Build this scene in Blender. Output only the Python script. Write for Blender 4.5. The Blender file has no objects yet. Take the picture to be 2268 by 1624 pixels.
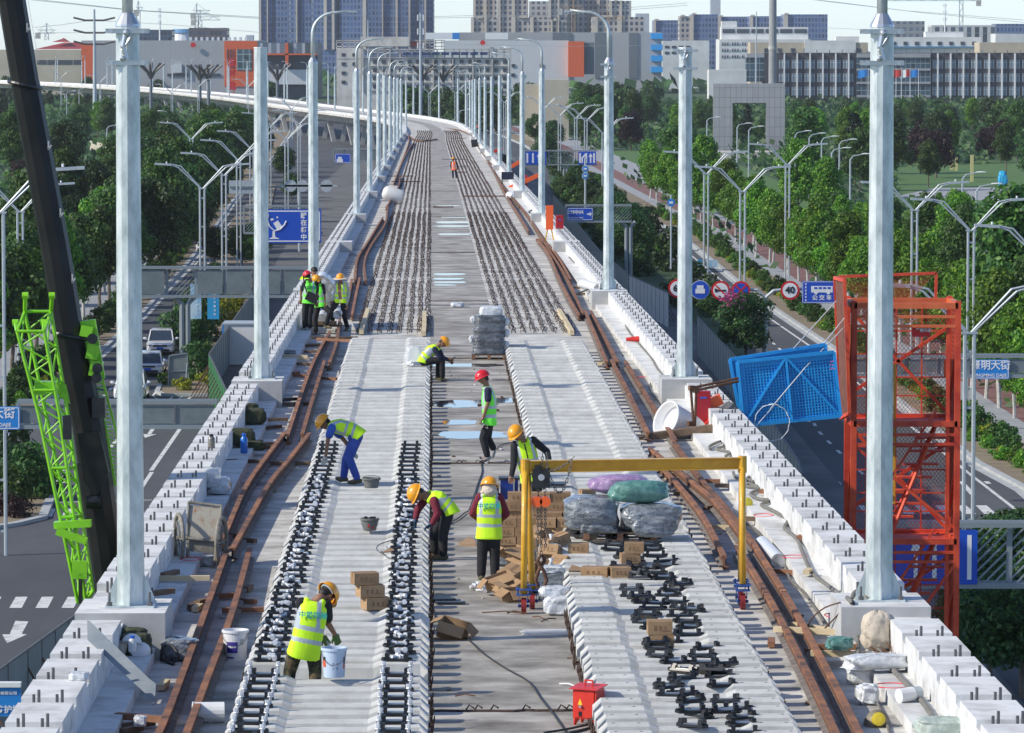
import bpy, math, random
from mathutils import Vector, Matrix
V = Vector
rnd = random.Random(7)
sc = bpy.context.scene
COL = sc.collection
PI = math.pi
# ---------------------------------------------------------------- camera geometry
F = 10200.0; U0 = 1134.0; V0 = 812.0; CZ = 21.0
TH = math.atan(724.0 / F)
FW = V((0, math.cos(TH), -math.sin(TH))); UPV = V((0, math.sin(TH), math.cos(TH)))
def ray(u, v): return FW * F + V((u - U0, 0, 0)) + UPV * (V0 - v)
def G(u, v, z=0.0):                      # point on a level plane
    d = ray(u, v); t = (z - CZ) / d.z; return V((0, 0, CZ)) + d * t
def A(u, v, y):                          # point at a depth
    d = ray(u, v); return V((0, 0, CZ)) + d * (y / d.y)
def Dk(u, v, h=0.0):                     # point on the bridge deck (height h over it)
    d = ray(u, v); t = (h - 7.2) / (d.z + .01 * d.y); return V((0, 0, CZ)) + d * t
CR = {1: (0, 0), 2: (1150, 0), 3: (2300, 0), 4: (0, 820), 5: (1150, 820), 6: (2300, 820), 7: (0, 1646), 8: (1150, 1646), 9: (2300, 1646)}
def P(c, x, y):
    a, b = CR[c]; return ((a + .52957 * x) * .648, (b + .52957 * y) * .648)
def K(c, x, y, h=0.0): return Dk(*P(c, x, y), h)
# deck path
PATH = [(-100, 1.76), (0, 0), (200, -3.53), (400, -7.06), (600, -10.6), (707, -12.3), (793, -15.3), (862, -22.5), (914, -30.5), (980, -41.5), (1181, -73), (1375, -112), (1578, -170), (1800, -246), (1950, -300)]
def refx(s):
    for i in range(1, len(PATH) - 2):
        if s <= PATH[i + 1][0] or i == len(PATH) - 3:
            p0, p1, p2, p3 = PATH[i - 1:i + 3]
            t = (s - p1[0]) / (p2[0] - p1[0])
            m1 = (p2[1] - p0[1]) / (p2[0] - p0[0]) * (p2[0] - p1[0]); m2 = (p3[1] - p1[1]) / (p3[0] - p1[0]) * (p2[0] - p1[0])
            return (2 * t**3 - 3 * t * t + 1) * p1[1] + (t**3 - 2 * t * t + t) * m1 + (-2 * t**3 + 3 * t * t) * p2[1] + (t**3 - t * t) * m2
def zd(s): return 13.8 - .01 * min(s, 750)
def deck(X, s, h=0.0):
    dx = (refx(s + 1) - refx(s - 1)) / 2; n = math.hypot(1, dx)
    return V((refx(s) + X / n, s - X * dx / n, zd(s) + h))
def head(s): return -math.atan((refx(s + 1) - refx(s - 1)) / 2)
# ---------------------------------------------------------------- materials
MATS = {}
def L(nt, a, b): nt.links.new(a, b)
def mat(name, c, rough=.7, metal=0, c2=None, scale=4, bump=0, detail=6, stretch=None, spec=None, lo=.35, hi=.65, coord='Object', alpha=None, trans=0, c3=None, s3=.7, coat=0, var=0):
    if name in MATS: return MATS[name]
    m = bpy.data.materials.new(name); m.use_nodes = True; nt = m.node_tree; b = nt.nodes['Principled BSDF']
    b.inputs['Base Color'].default_value = (*c, 1); b.inputs['Roughness'].default_value = rough; b.inputs['Metallic'].default_value = metal
    if spec is not None: b.inputs['Specular IOR Level'].default_value = spec
    if alpha is not None: b.inputs['Alpha'].default_value = alpha
    if trans: b.inputs['Transmission Weight'].default_value = trans
    if coat: b.inputs['Coat Weight'].default_value = coat
    if c2 or bump:
        tc = nt.nodes.new('ShaderNodeTexCoord'); mp = nt.nodes.new('ShaderNodeMapping'); L(nt, tc.outputs[coord], mp.inputs[0])
        if stretch: mp.inputs['Scale'].default_value = stretch
        if var:
            oi = nt.nodes.new('ShaderNodeObjectInfo'); vm = nt.nodes.new('ShaderNodeVectorMath'); vm.operation = 'SCALE'; vm.inputs[0].default_value = (37, 23, 11); L(nt, oi.outputs['Random'], vm.inputs['Scale']); L(nt, vm.outputs[0], mp.inputs['Location'])
        n = nt.nodes.new('ShaderNodeTexNoise'); n.inputs['Scale'].default_value = scale; n.inputs['Detail'].default_value = detail; n.inputs['Roughness'].default_value = .65
        L(nt, mp.outputs[0], n.inputs['Vector'])
        if c2:
            r = nt.nodes.new('ShaderNodeValToRGB'); e = r.color_ramp.elements
            e[0].position = lo; e[0].color = (*c, 1); e[1].position = hi; e[1].color = (*c2, 1)
            if c3: x = e.new(s3); x.color = (*c3, 1)
            L(nt, n.outputs[0], r.inputs[0]); L(nt, r.outputs[0], b.inputs['Base Color'])
            if var:
                hs = nt.nodes.new('ShaderNodeHueSaturation'); mr = nt.nodes.new('ShaderNodeMapRange'); mr.inputs[3].default_value = 1 - var; mr.inputs[4].default_value = 1 + var * .5; L(nt, oi.outputs['Random'], mr.inputs[0]); L(nt, mr.outputs[0], hs.inputs['Value']); L(nt, r.outputs[0], hs.inputs['Color']); L(nt, hs.outputs[0], b.inputs['Base Color'])
        if bump:
            bp = nt.nodes.new('ShaderNodeBump'); bp.inputs['Strength'].default_value = bump; bp.inputs['Distance'].default_value = .03
            L(nt, n.outputs[0], bp.inputs['Height']); L(nt, bp.outputs[0], b.inputs['Normal'])
    MATS[name] = m; return m
def leafmat(name, c, c2, c3):
    m = bpy.data.materials.new(name); m.use_nodes = True; nt = m.node_tree; b = nt.nodes['Principled BSDF']
    g = nt.nodes.new('ShaderNodeNewGeometry'); oi = nt.nodes.new('ShaderNodeObjectInfo')
    r = nt.nodes.new('ShaderNodeValToRGB'); e = r.color_ramp.elements; e[0].color = (*c, 1); e[1].color = (*c3, 1); x = e.new(.6); x.color = (*c2, 1)
    L(nt, g.outputs['Random Per Island'], r.inputs[0])
    hs = nt.nodes.new('ShaderNodeHueSaturation'); mr = nt.nodes.new('ShaderNodeMapRange'); mr.inputs[3].default_value = .6; mr.inputs[4].default_value = 1.45
    L(nt, oi.outputs['Random'], mr.inputs[0]); L(nt, mr.outputs[0], hs.inputs['Value'])
    mh = nt.nodes.new('ShaderNodeMapRange'); mh.inputs[3].default_value = .485; mh.inputs[4].default_value = .52; L(nt, oi.outputs['Random'], mh.inputs[0]); L(nt, mh.outputs[0], hs.inputs['Hue'])
    L(nt, r.outputs[0], hs.inputs['Color']); L(nt, hs.outputs[0], b.inputs['Base Color'])
    b.inputs['Roughness'].default_value = .5; b.inputs['Specular IOR Level'].default_value = .35
    tr = nt.nodes.new('ShaderNodeBsdfTranslucent'); L(nt, hs.outputs[0], tr.inputs[0]); mx = nt.nodes.new('ShaderNodeMixShader'); mx.inputs[0].default_value = .4
    L(nt, b.outputs[0], mx.inputs[1]); L(nt, tr.outputs[0], mx.inputs[2]); L(nt, mx.outputs[0], nt.nodes['Material Output'].inputs[0])
    MATS[name] = m; return m
def facade(name, wall, glass, w, h, mw=.25, mh=.35, amp=.5):     # wall with a grid of recessed-looking bays, in object space (x along, z up)
    if name in MATS: return MATS[name]
    m = bpy.data.materials.new(name); m.use_nodes = True; nt = m.node_tree; b = nt.nodes['Principled BSDF']
    tc = nt.nodes.new('ShaderNodeTexCoord'); sp = nt.nodes.new('ShaderNodeSeparateXYZ'); L(nt, tc.outputs['Object'], sp.inputs[0])
    ad = nt.nodes.new('ShaderNodeMath'); ad.operation = 'ADD'; L(nt, sp.outputs[0], ad.inputs[0]); L(nt, sp.outputs[1], ad.inputs[1])
    def cell(src, size, frac):
        d = nt.nodes.new('ShaderNodeMath'); d.operation = 'DIVIDE'; L(nt, src, d.inputs[0]); d.inputs[1].default_value = size
        f = nt.nodes.new('ShaderNodeMath'); f.operation = 'FRACT'; L(nt, d.outputs[0], f.inputs[0])
        g = nt.nodes.new('ShaderNodeMath'); g.operation = 'GREATER_THAN'; L(nt, f.outputs[0], g.inputs[0]); g.inputs[1].default_value = frac
        fl = nt.nodes.new('ShaderNodeMath'); fl.operation = 'FLOOR'; L(nt, d.outputs[0], fl.inputs[0]); return g.outputs[0], fl.outputs[0]
    gx, ix = cell(ad.outputs[0], w, mw); gz, iz = cell(sp.outputs[2], h, mh)
    mu = nt.nodes.new('ShaderNodeMath'); mu.operation = 'MULTIPLY'; L(nt, gx, mu.inputs[0]); L(nt, gz, mu.inputs[1])
    cb = nt.nodes.new('ShaderNodeCombineXYZ'); L(nt, ix, cb.inputs[0]); L(nt, iz, cb.inputs[1])
    wn = nt.nodes.new('ShaderNodeTexWhiteNoise'); L(nt, cb.outputs[0], wn.inputs['Vector'])
    g2 = nt.nodes.new('ShaderNodeMixRGB'); g2.inputs[1].default_value = (*[q * (1 - amp) for q in glass], 1); g2.inputs[2].default_value = (*[q * (1 + amp) for q in glass], 1); L(nt, wn.outputs[0], g2.inputs[0])
    mx = nt.nodes.new('ShaderNodeMixRGB'); mx.inputs[1].default_value = (*wall, 1); L(nt, g2.outputs[0], mx.inputs[2]); L(nt, mu.outputs[0], mx.inputs[0])
    L(nt, mx.outputs[0], b.inputs['Base Color'])
    rr = nt.nodes.new('ShaderNodeMapRange'); rr.inputs[3].default_value = .8; rr.inputs[4].default_value = .25; L(nt, mu.outputs[0], rr.inputs[0]); L(nt, rr.outputs[0], b.inputs['Roughness'])
    MATS[name] = m; return m
CON = mat('deck_concrete', (.20, .185, .165), .9, c2=(.70, .68, .63), scale=1.3, bump=.6, detail=15, stretch=(.6, .8, 1), c3=(.46, .445, .41), s3=.48, lo=.30, hi=.64)
STRIP = mat('strip_concrete', (.11, .095, .08), .8, c2=(.52, .49, .44), scale=1.2, bump=.5, detail=15, stretch=(.7, .9, 1), c3=(.28, .26, .225), s3=.48, lo=.30, hi=.66)
WCON = mat('white_concrete', (.34, .33, .31), .85, c2=(.70, .705, .69), scale=1.5, bump=.25, detail=14, lo=.25, hi=.55, var=.05)
GCON = mat('grey_concrete', (.36, .36, .35), .9, c2=(.5, .5, .49), scale=1.3, bump=.2, detail=10)
SLP = mat('sleeper_concrete', (.46, .455, .42), .82, c2=(.60, .60, .57), scale=3.5, bump=.25, detail=14, lo=.3, hi=.6, var=.10)
RUST = mat('rusty_steel', (.075, .05, .04), .85, c2=(.42, .18, .075), scale=3, bump=.4, detail=14, stretch=(1, .6, 1), c3=(.20, .09, .05), s3=.45, lo=.34, hi=.70, var=.25)
RAILF = mat('rail_foot', (.10, .095, .09), .8, c2=(.24, .20, .17), scale=5, detail=10)
RUSTD = mat('dark_rust', (.07, .035, .022), .9, c2=(.17, .08, .045), scale=9, bump=.3)
REBAR = mat('rebar_steel', (.035, .03, .028), .8, .2, c2=(.10, .055, .038), scale=3)
BOLTD = mat('anchor_steel', (.10, .105, .11), .6, .5, c2=(.17, .17, .17), scale=8)
GALV = mat('galvanised_steel', (.30, .36, .365), .42, .35, c2=(.80, .83, .82), scale=2.6, detail=14, stretch=(1.6, 1.6, .6), c3=(.56, .62, .615), s3=.5, bump=.05, lo=.3, hi=.7)
STEELB = mat('bright_steel', (.55, .57, .58), .35, .8)
LAMPG = mat('lamp_grey_paint', (.38, .43, .46), .5, .2, c2=(.46, .51, .53), scale=3)
GANT = mat('gantry_grey_paint', (.13, .165, .175), .55, .1, c2=(.18, .215, .225), scale=1.5)
GANTL = mat('gantry_light_paint', (.25, .29, .31), .5, .2)
ASPH = mat('asphalt', (.038, .041, .046), .9, c2=(.105, .11, .115), scale=.12, detail=15, bump=.1, stretch=(1, .25, 1), c3=(.066, .070, .076), s3=.5, lo=.25, hi=.75)
PAINT = mat('road_paint', (.22, .225, .22), .8, c2=(.64, .64, .62), scale=1.6, detail=14, lo=.28, hi=.5)
KERB = mat('kerb_stone', (.34, .36, .36), .85, c2=(.46, .47, .47), scale=1.2)
PAVE = mat('pavement_stone', (.26, .27, .28), .85, c2=(.36, .37, .37), scale=.8, detail=10)
PAVR = mat('red_paving', (.16, .075, .06), .9, c2=(.23, .12, .10), scale=.8)
DUST = 0
GRS = mat('grass_ground', (.022, .05, .014), .95, c2=(.05, .10, .025), scale=.12, detail=12, bump=.3)
LAWN = mat('lawn', (.05, .12, .022), .95, c2=(.085, .17, .035), scale=.4, detail=10)
SOIL = mat('soil', (.18, .14, .09), .95, c2=(.26, .21, .14), scale=1)
BLK = mat('black_plastic', (.010, .011, .013), .38, 0, c2=(.02, .021, .024), scale=6)
PADM = mat('pad_metal', (.18, .20, .22), .32, .4)
CARD = mat('cardboard', (.30, .18, .09), .85, c2=(.42, .27, .145), scale=3, detail=8, bump=.1, var=.2)
CARDI = mat('cardboard_dark', (.20, .115, .06), .9, c2=(.28, .17, .09), scale=5)
WOOD = mat('weathered_wood', (.11, .075, .05), .9, c2=(.24, .165, .11), scale=4, stretch=(1, .2, 1), bump=.3, var=.3)
WOODN = mat('new_timber', (.52, .42, .25), .8, c2=(.66, .55, .36), scale=4, stretch=(1, .2, 1))
WOODR = mat('red_timber', (.20, .09, .05), .85, c2=(.32, .16, .09), scale=4, stretch=(1, .2, 1))
YEL = mat('crane_yellow', (.60, .30, .015), .42, 0, c2=(.72, .40, .025), scale=5, bump=.08, detail=8, coat=.3)
HELY = mat('helmet_yellow', (.82, .34, .008), .3, coat=.5)
HELR = mat('helmet_red', (.62, .012, .02), .3, coat=.5)
HIVIS = mat('hivis_yellow', (.52, .92, .012), .7, c2=(.66, 1.0, .02), scale=5)
HIVISG = mat('hivis_green', (.15, .90, .05), .7, c2=(.20, 1.0, .07), scale=5)
HIVISO = mat('hivis_orange', (.95, .16, .03), .7)
REFL = mat('reflective_band', (.42, .47, .50), .45, .1)
SKIN = mat('skin', (.22, .105, .06), .55, c2=(.28, .14, .085), scale=12)
HAIR = mat('black_hair', (.012, .01, .009), .6)
DARKC = mat('black_cloth', (.010, .010, .012), .9, c2=(.02, .02, .023), scale=9)
NAVY = mat('navy_cloth', (.012, .018, .045), .9)
BLUEC = mat('blue_workwear', (.025, .085, .36), .85, c2=(.04, .12, .48), scale=6)
BLUED = mat('blue_trousers', (.025, .06, .29), .85, c2=(.05, .09, .38), scale=5)
MAROON = mat('maroon_knit', (.12, .008, .02), .9, c2=(.19, .02, .04), scale=30)
OLIVE = mat('olive_canvas', (.028, .035, .02), .9, c2=(.06, .07, .035), scale=8)
SHOE = mat('olive_shoe', (.10, .095, .05), .9)
SHOEG = mat('grey_trainer', (.32, .33, .33), .6)
GLOVE = mat('cream_glove', (.50, .46, .38), .9)
GLOVEB = mat('blue_glove', (.02, .05, .10), .8)
GLOVEG = mat('green_glove', (.10, .17, .05), .8)
CREAM = mat('cream_cloth', (.52, .45, .36), .9, c2=(.62, .54, .43), scale=14, bump=1.0)
LINEN = mat('pale_shirt', (.40, .40, .36), .9, c2=(.5, .5, .45), scale=10)
CAMO = mat('camouflage', (.010, .010, .007), .9, c2=(.12, .085, .045), scale=9, detail=3, lo=.42, hi=.58, c3=(.035, .045, .02), s3=.5)
PLAID = mat('plaid_cloth', (.012, .012, .018), .9, c2=(.06, .055, .065), scale=40, detail=1)
REDP = mat('red_paint', (.58, .022, .012), .4, c2=(.70, .04, .02), scale=5, coat=.2)
REDT = mat('tower_red_paint', (.50, .035, .018), .55, c2=(.74, .10, .035), scale=2.2, detail=9, bump=.1)
REDO = mat('tower_orange_red', (.62, .11, .035), .5, c2=(.72, .17, .06), scale=3)
ORNG = mat('orange_plastic', (.85, .12, .02), .4)
BLUP = mat('blue_mesh_paint', (.012, .28, .68), .45, c2=(.02, .36, .80), scale=4, detail=8)
LIME = mat('lime_paint', (.17, .50, .008), .42, c2=(.26, .64, .02), scale=3, coat=.2)
BOOM = mat('boom_black', (.005, .0055, .006), .42, .0, c2=(.012, .0125, .013), scale=2, spec=.3)
WHT = mat('white_plastic', (.70, .71, .71), .4, c2=(.80, .80, .79), scale=3)
WHTP = mat('white_paint', (.75, .76, .76), .5)
PVC = mat('pvc_pipe', (.66, .67, .68), .35)
SHEET = mat('clear_sheet', (.80, .82, .84), .25, alpha=.45, bump=.6, scale=14)
GREYF = mat('wrapped_grey', (.10, .115, .13), .22, c2=(.27, .295, .315), scale=6, bump=1.6, detail=3, coat=.6, stretch=(1, 1, 2.2))
PURP = mat('wrapped_purple', (.26, .14, .30), .3, c2=(.42, .29, .46), scale=7, bump=1.0, coat=.4)
TEAL = mat('wrapped_green', (.05, .17, .14), .3, c2=(.16, .33, .28), scale=7, bump=1.0, coat=.4)
CLEARW = mat('white_polythene', (.55, .57, .58), .25, c2=(.74, .76, .77), scale=11, bump=1.0, coat=.4)
GREYP = mat('grey_bucket', (.13, .135, .12), .8, c2=(.19, .19, .175), scale=5)
SIGNB = mat('sign_blue', (.008, .075, .50), .4)
SIGNL = mat('sign_light_blue', (.015, .22, .62), .4)
BLUW = mat('water_blue', (.02, .12, .55), .3)
SIGNW = mat('sign_white', (.78, .79, .80), .5)
SIGNR = mat('sign_red', (.60, .01, .015), .45)
RUBBER = mat('cable_rubber', (.03, .032, .034), .6)
HOSE = mat('grey_hose', (.13, .125, .11), .75, c2=(.2, .19, .17), scale=6)
WATER = mat('puddle_water', (.04, .045, .045), .03, spec=1.0)
WHITEPUD = WATER
FENG = mat('hoarding_grey', (.14, .19, .20), .5, c2=(.19, .24, .25), scale=1)
FENW = mat('hoarding_pale', (.36, .40, .42), .5, c2=(.46, .49, .5), scale=1)
FENN = mat('hoarding_green', (.02, .16, .04), .5)
ROPE = mat('pale_rope', (.60, .62, .64), .7)
GLASS = mat('window_glass', (.035, .05, .075), .12, spec=.6)
BARK = mat('bark', (.10, .08, .06), .95, c2=(.17, .145, .115), scale=5)
BARKW = mat('whitewashed_bark', (.55, .55, .52), .95, c2=(.35, .33, .29), scale=3)
LF1 = leafmat('leaf_green', (.024, .062, .016), (.058, .135, .026), (.13, .225, .04))
LF2 = leafmat('leaf_dark', (.020, .052, .017), (.042, .098, .026), (.085, .16, .04))
LF3 = leafmat('leaf_bright', (.035, .11, .010), (.10, .25, .020), (.26, .42, .035))
LF4 = leafmat('leaf_purple', (.018, .010, .012), (.035, .016, .020), (.07, .035, .03))
LF5 = leafmat('leaf_yellow', (.12, .16, .012), (.25, .28, .02), (.42, .40, .03))
LF6 = leafmat('leaf_pine', (.008, .030, .016), (.014, .045, .02), (.03, .07, .03))
LF7 = leafmat('petal_pink', (.35, .06, .2), (.5, .12, .3), (.6, .2, .4))
# ---------------------------------------------------------------- mesh builder
class MB:
    def __init__(s): s.v = []; s.f = []; s.m = []
    def add(s, vs, fs, m=0):
        n = len(s.v); s.v += [tuple(p) for p in vs]; s.f += [tuple(n + i for i in f) for f in fs]; s.m += [m] * len(fs); return s
    def box(s, c, sz, rz=0, m=0, R=None):
        c = V(c); x, y, z = [k / 2 for k in sz]; R = R or Matrix.Rotation(rz, 3, 'Z')
        vs = [c + R @ V((i * x, j * y, k * z)) for k in (-1, 1) for j in (-1, 1) for i in (-1, 1)]
        return s.add(vs, [(0, 2, 3, 1), (4, 5, 7, 6), (0, 1, 5, 4), (2, 6, 7, 3), (0, 4, 6, 2), (1, 3, 7, 5)], m)
    def beam(s, p, q, w, h=None, m=0, up=V((0, 0, 1))):
        p, q = V(p), V(q); h = h or w; d = (q - p)
        if d.length < 1e-6: return s
        d.normalize(); x = d.cross(up)
        if x.length < .01: x = d.cross(V((0, 1, 0)))
        x.normalize(); z = x.cross(d)
        vs = [c + x * (i * w / 2) + z * (k * h / 2) for c in (p, q) for i, k in ((-1, -1), (1, -1), (1, 1), (-1, 1))]
        return s.add(vs, [(0, 1, 2, 3), (7, 6, 5, 4), (0, 4, 5, 1), (1, 5, 6, 2), (2, 6, 7, 3), (3, 7, 4, 0)], m)
    def tube(s, pts, r, n=8, m=0, cap=True, ell=1.0):
        pts = [V(p) for p in pts]; rs = r if isinstance(r, (list, tuple)) else [r] * len(pts); k0 = len(s.v); prev = None
        for i, p in enumerate(pts):
            d = (pts[min(i + 1, len(pts) - 1)] - pts[max(i - 1, 0)])
            if d.length < 1e-9: d = V((0, 0, 1))
            d.normalize()
            if prev is None: x = d.cross(V((0, 0, 1)) if abs(d.z) < .9 else V((0, 1, 0)))
            else: x = prev - d * prev.dot(d)
            if x.length < 1e-6: x = V((1, 0, 0))
            x.normalize(); prev = x; y = d.cross(x)
            for j in range(n):
                a = 2 * PI * j / n; s.v.append(tuple(p + (x * math.cos(a) + y * math.sin(a) * ell) * rs[i]))
        for i in range(len(pts) - 1):
            for j in range(n):
                a = k0 + i * n; s.f.append((a + j, a + (j + 1) % n, a + n + (j + 1) % n, a + n + j)); s.m.append(m)
        if cap:
            s.f.append(tuple(k0 + j for j in reversed(range(n)))); s.m.append(m); a = k0 + (len(pts) - 1) * n; s.f.append(tuple(a + j for j in range(n))); s.m.append(m)
        return s
    def lathe(s, c, prof, n=20, m=0, axis=None):
        c = V(c); R = axis.to_track_quat('Z', 'Y').to_matrix() if axis else Matrix.Identity(3); k0 = len(s.v)
        for r, z in prof:
            for j in range(n): a = 2 * PI * j / n; s.v.append(tuple(c + R @ V((r * math.cos(a), r * math.sin(a), z))))
        for i in range(len(prof) - 1):
            for j in range(n): a = k0 + i * n; s.f.append((a + j, a + (j + 1) % n, a + n + (j + 1) % n, a + n + j)); s.m.append(m)
        if prof[0][0] > 1e-5: s.f.append(tuple(k0 + j for j in reversed(range(n)))); s.m.append(m)
        if prof[-1][0] > 1e-5: a = k0 + (len(prof) - 1) * n; s.f.append(tuple(a + j for j in range(n))); s.m.append(m)
        return s
    def ball(s, c, r, n=12, k=8, m=0, R=None, jit=0, rr=None):
        c = V(c); r = r if isinstance(r, (tuple, list)) else (r, r, r); R = R or Matrix.Identity(3); k0 = len(s.v); rr = rr or rnd
        for i in range(k + 1):
            t = PI * i / k
            for j in range(n):
                a = 2 * PI * j / n; q = 1 + (rr.uniform(-jit, jit) if jit and 0 < i < k else 0)
                s.v.append(tuple(c + R @ V((r[0] * q * math.sin(t) * math.cos(a), r[1] * q * math.sin(t) * math.sin(a), -r[2] * q * math.cos(t)))))
        for i in range(k):
            for j in range(n): a = k0 + i * n; s.f.append((a + j, a + (j + 1) % n, a + n + (j + 1) % n, a + n + j)); s.m.append(m)
        return s
    def prism(s, poly, z0, z1, m=0, mt=None):         # poly: xy points; vertical extrusion
        n = len(poly); vs = [(x, y, z0) for x, y in poly] + [(x, y, z1) for x, y in poly]
        s.add(vs, [tuple(range(n - 1, -1, -1))] + [(i, (i + 1) % n, n + (i + 1) % n, n + i) for i in range(n)], m)
        return s.add([(x, y, z1) for x, y in poly], [tuple(range(n))], m if mt is None else mt)
    def slab(s, pts, t, nrm, m=0):                    # planar polygon extruded along nrm
        nrm = V(nrm); n = len(pts); vs = [V(p) for p in pts] + [V(p) - nrm * t for p in pts]
        return s.add(vs, [tuple(range(n)), tuple(range(2 * n - 1, n - 1, -1))] + [(i, n + i, n + (i + 1) % n, (i + 1) % n) for i in range(n)], m)
    def sweep(s, prof, frames, m=0, cap=True):        # prof: list of (x,z); frames: function list of Vector-producing
        n = len(prof); k0 = len(s.v)
        for fr in frames:
            for x, z in prof: s.v.append(tuple(fr(x, z)))
        for i in range(len(frames) - 1):
            for j in range(n):
                a = k0 + i * n; s.f.append((a + j, a + (j + 1) % n, a + n + (j + 1) % n, a + n + j)); s.m.append(m)
        if cap:
            s.f.append(tuple(k0 + j for j in reversed(range(n)))); s.m.append(m); a = k0 + (len(frames) - 1) * n; s.f.append(tuple(a + j for j in range(n))); s.m.append(m)
        return s
    def mesh(s, name, mats, smooth=False):
        me = bpy.data.meshes.new(name); me.from_pydata(s.v, [], s.f)
        for q in (mats if isinstance(mats, (list, tuple)) else [mats]): me.materials.append(q)
        me.polygons.foreach_set('material_index', s.m)
        if smooth: me.polygons.foreach_set('use_smooth', [True] * len(s.f))
        me.update(); return me
    def build(s, name, mats, parent=None, loc=None, smooth=False, rot=None):
        return link(name, s.mesh(name, mats, smooth), parent, loc, rot)
def link(name, data, parent=None, loc=None, rot=None):
    o = bpy.data.objects.new(name, data); COL.objects.link(o)
    if parent: o.parent = parent
    if loc is not None: o.location = loc
    if rot is not None: o.rotation_euler = rot if isinstance(rot, (tuple, list)) else (0, 0, rot)
    return o
def tag(o, label=None, cat=None, group=None, kind=None):
    if label: o['label'] = label
    if cat: o['category'] = cat
    if group: o['group'] = group
    if kind: o['kind'] = kind
    return o
def thing(name, label, cat, loc=(0, 0, 0), rz=0, group=None, rot=None):
    o = bpy.data.objects.new(name, None); COL.objects.link(o); o.location = loc; o.rotation_euler = rot or (0, 0, rz); o.empty_display_size = .2
    return tag(o, label, cat, group)
def dup(o, loc=None, rz=None, label=None, group=None, rot=None, scale=None, parent=None):
    c = o.copy(); COL.objects.link(c); c.parent = parent
    for ch in list(o.children): dup(ch, parent=c)
    if loc is not None: c.location = loc
    if rz is not None: c.rotation_euler = (0, 0, rz)
    if rot is not None: c.rotation_euler = rot
    if scale is not None: c.scale = scale if isinstance(scale, (tuple, list)) else (scale,) * 3
    if label: c['label'] = label
    if group: c['group'] = group
    return c
ORD = ['first', 'second', 'third', 'fourth', 'fifth', 'sixth', 'seventh', 'eighth', 'ninth', 'tenth', 'eleventh', 'twelfth', 'thirteenth', 'fourteenth', 'fifteenth', 'sixteenth', 'seventeenth', 'eighteenth', 'nineteenth', 'twentieth']
def text(s, size, mat_, parent, loc, rot=(PI / 2, 0, 0), name='lettering', align='CENTER', sp=1.0, bold=.0):
    cu = bpy.data.curves.new(name, 'FONT'); cu.body = s; cu.size = size; cu.align_x = align; cu.align_y = 'CENTER'; cu.extrude = .004; cu.space_character = sp; cu.offset = bold
    cu.resolution_u = 2; cu.materials.append(mat_); o = link(name, cu, parent, loc, rot); return o
# ---------------------------------------------------------------- text as meshes, remeshed bodies in a scratch scene
TMP = bpy.data.scenes.new('scratch')
def text(s, size, mat_, parent, loc, rot=(PI / 2, 0, 0), name='lettering', align='CENTER', bold=0.012, sx=1.0):
    cu = bpy.data.curves.new('t', 'FONT'); cu.body = s; cu.size = size; cu.align_x = align; cu.align_y = 'CENTER'; cu.extrude = .003; cu.offset = bold * size
    cu.resolution_u = 2; o = bpy.data.objects.new('t', cu); TMP.collection.objects.link(o); TMP.view_layers[0].update()
    dg = TMP.view_layers[0].depsgraph
    me = bpy.data.meshes.new_from_object(o.evaluated_get(dg)); bpy.data.objects.remove(o); me.materials.clear(); me.materials.append(mat_)
    o = link(name, me, parent, loc, rot); o.scale = (sx, 1, 1); return o
def remesh(mb, vox, smooth=2):
    me = mb.mesh('tmp', [WHT]); o = bpy.data.objects.new('tmp', me); TMP.collection.objects.link(o)
    r = o.modifiers.new('r', 'REMESH'); r.mode = 'VOXEL'; r.voxel_size = vox
    if smooth: s = o.modifiers.new('s', 'SMOOTH'); s.iterations = smooth; s.factor = .5
    TMP.view_layers[0].update(); dg = TMP.view_layers[0].depsgraph
    m2 = bpy.data.meshes.new_from_object(o.evaluated_get(dg)); bpy.data.objects.remove(o)
    m2.materials.clear(); m2.polygons.foreach_set('use_smooth', [True] * len(m2.polygons)); return m2
# ---------------------------------------------------------------- camera, world, sun
cam = bpy.data.cameras.new('camera'); co = bpy.data.objects.new('camera', cam); COL.objects.link(co); sc.camera = co
co.location = (0, 0, CZ); co.rotation_euler = (PI / 2 - TH, 0, 0); cam.sensor_width = 36; cam.lens = F / 2268 * 36; cam.clip_start = .5; cam.clip_end = 20000
w = bpy.data.worlds.new('World'); sc.world = w; w.use_nodes = True; nt = w.node_tree; bg = nt.nodes['Background']
sky = nt.nodes.new('ShaderNodeTexSky'); sky.sky_type = 'NISHITA'; sky.sun_disc = False
SD = V((-.80, -.25, .58)).normalized()
el = math.asin(SD.z); sky.sun_elevation = el; sky.sun_rotation = math.atan2(SD.x, SD.y); sky.air_density = .6; sky.dust_density = .3; sky.ozone_density = 1.0; sky.altitude = 20
tn = nt.nodes.new('ShaderNodeMixRGB'); tn.blend_type = 'MULTIPLY'; tn.inputs[0].default_value = 1; tn.inputs[2].default_value = (.97, 1, 1.08, 1); L(nt, sky.outputs[0], tn.inputs[1]); L(nt, tn.outputs[0], bg.inputs[0]); bg.inputs[1].default_value = .15
sun = bpy.data.lights.new('sun', 'SUN'); so = bpy.data.objects.new('sun', sun); COL.objects.link(so); sun.energy = 3.5; sun.angle = math.radians(.8); sun.color = (1, .93, .80)
so.rotation_euler = (-SD).to_track_quat('-Z', 'Y').to_euler(); so.location = (0, 0, 200)
sc.view_settings.view_transform = 'Standard'; sc.view_settings.look = 'None'; sc.view_settings.exposure = 0.42
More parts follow.
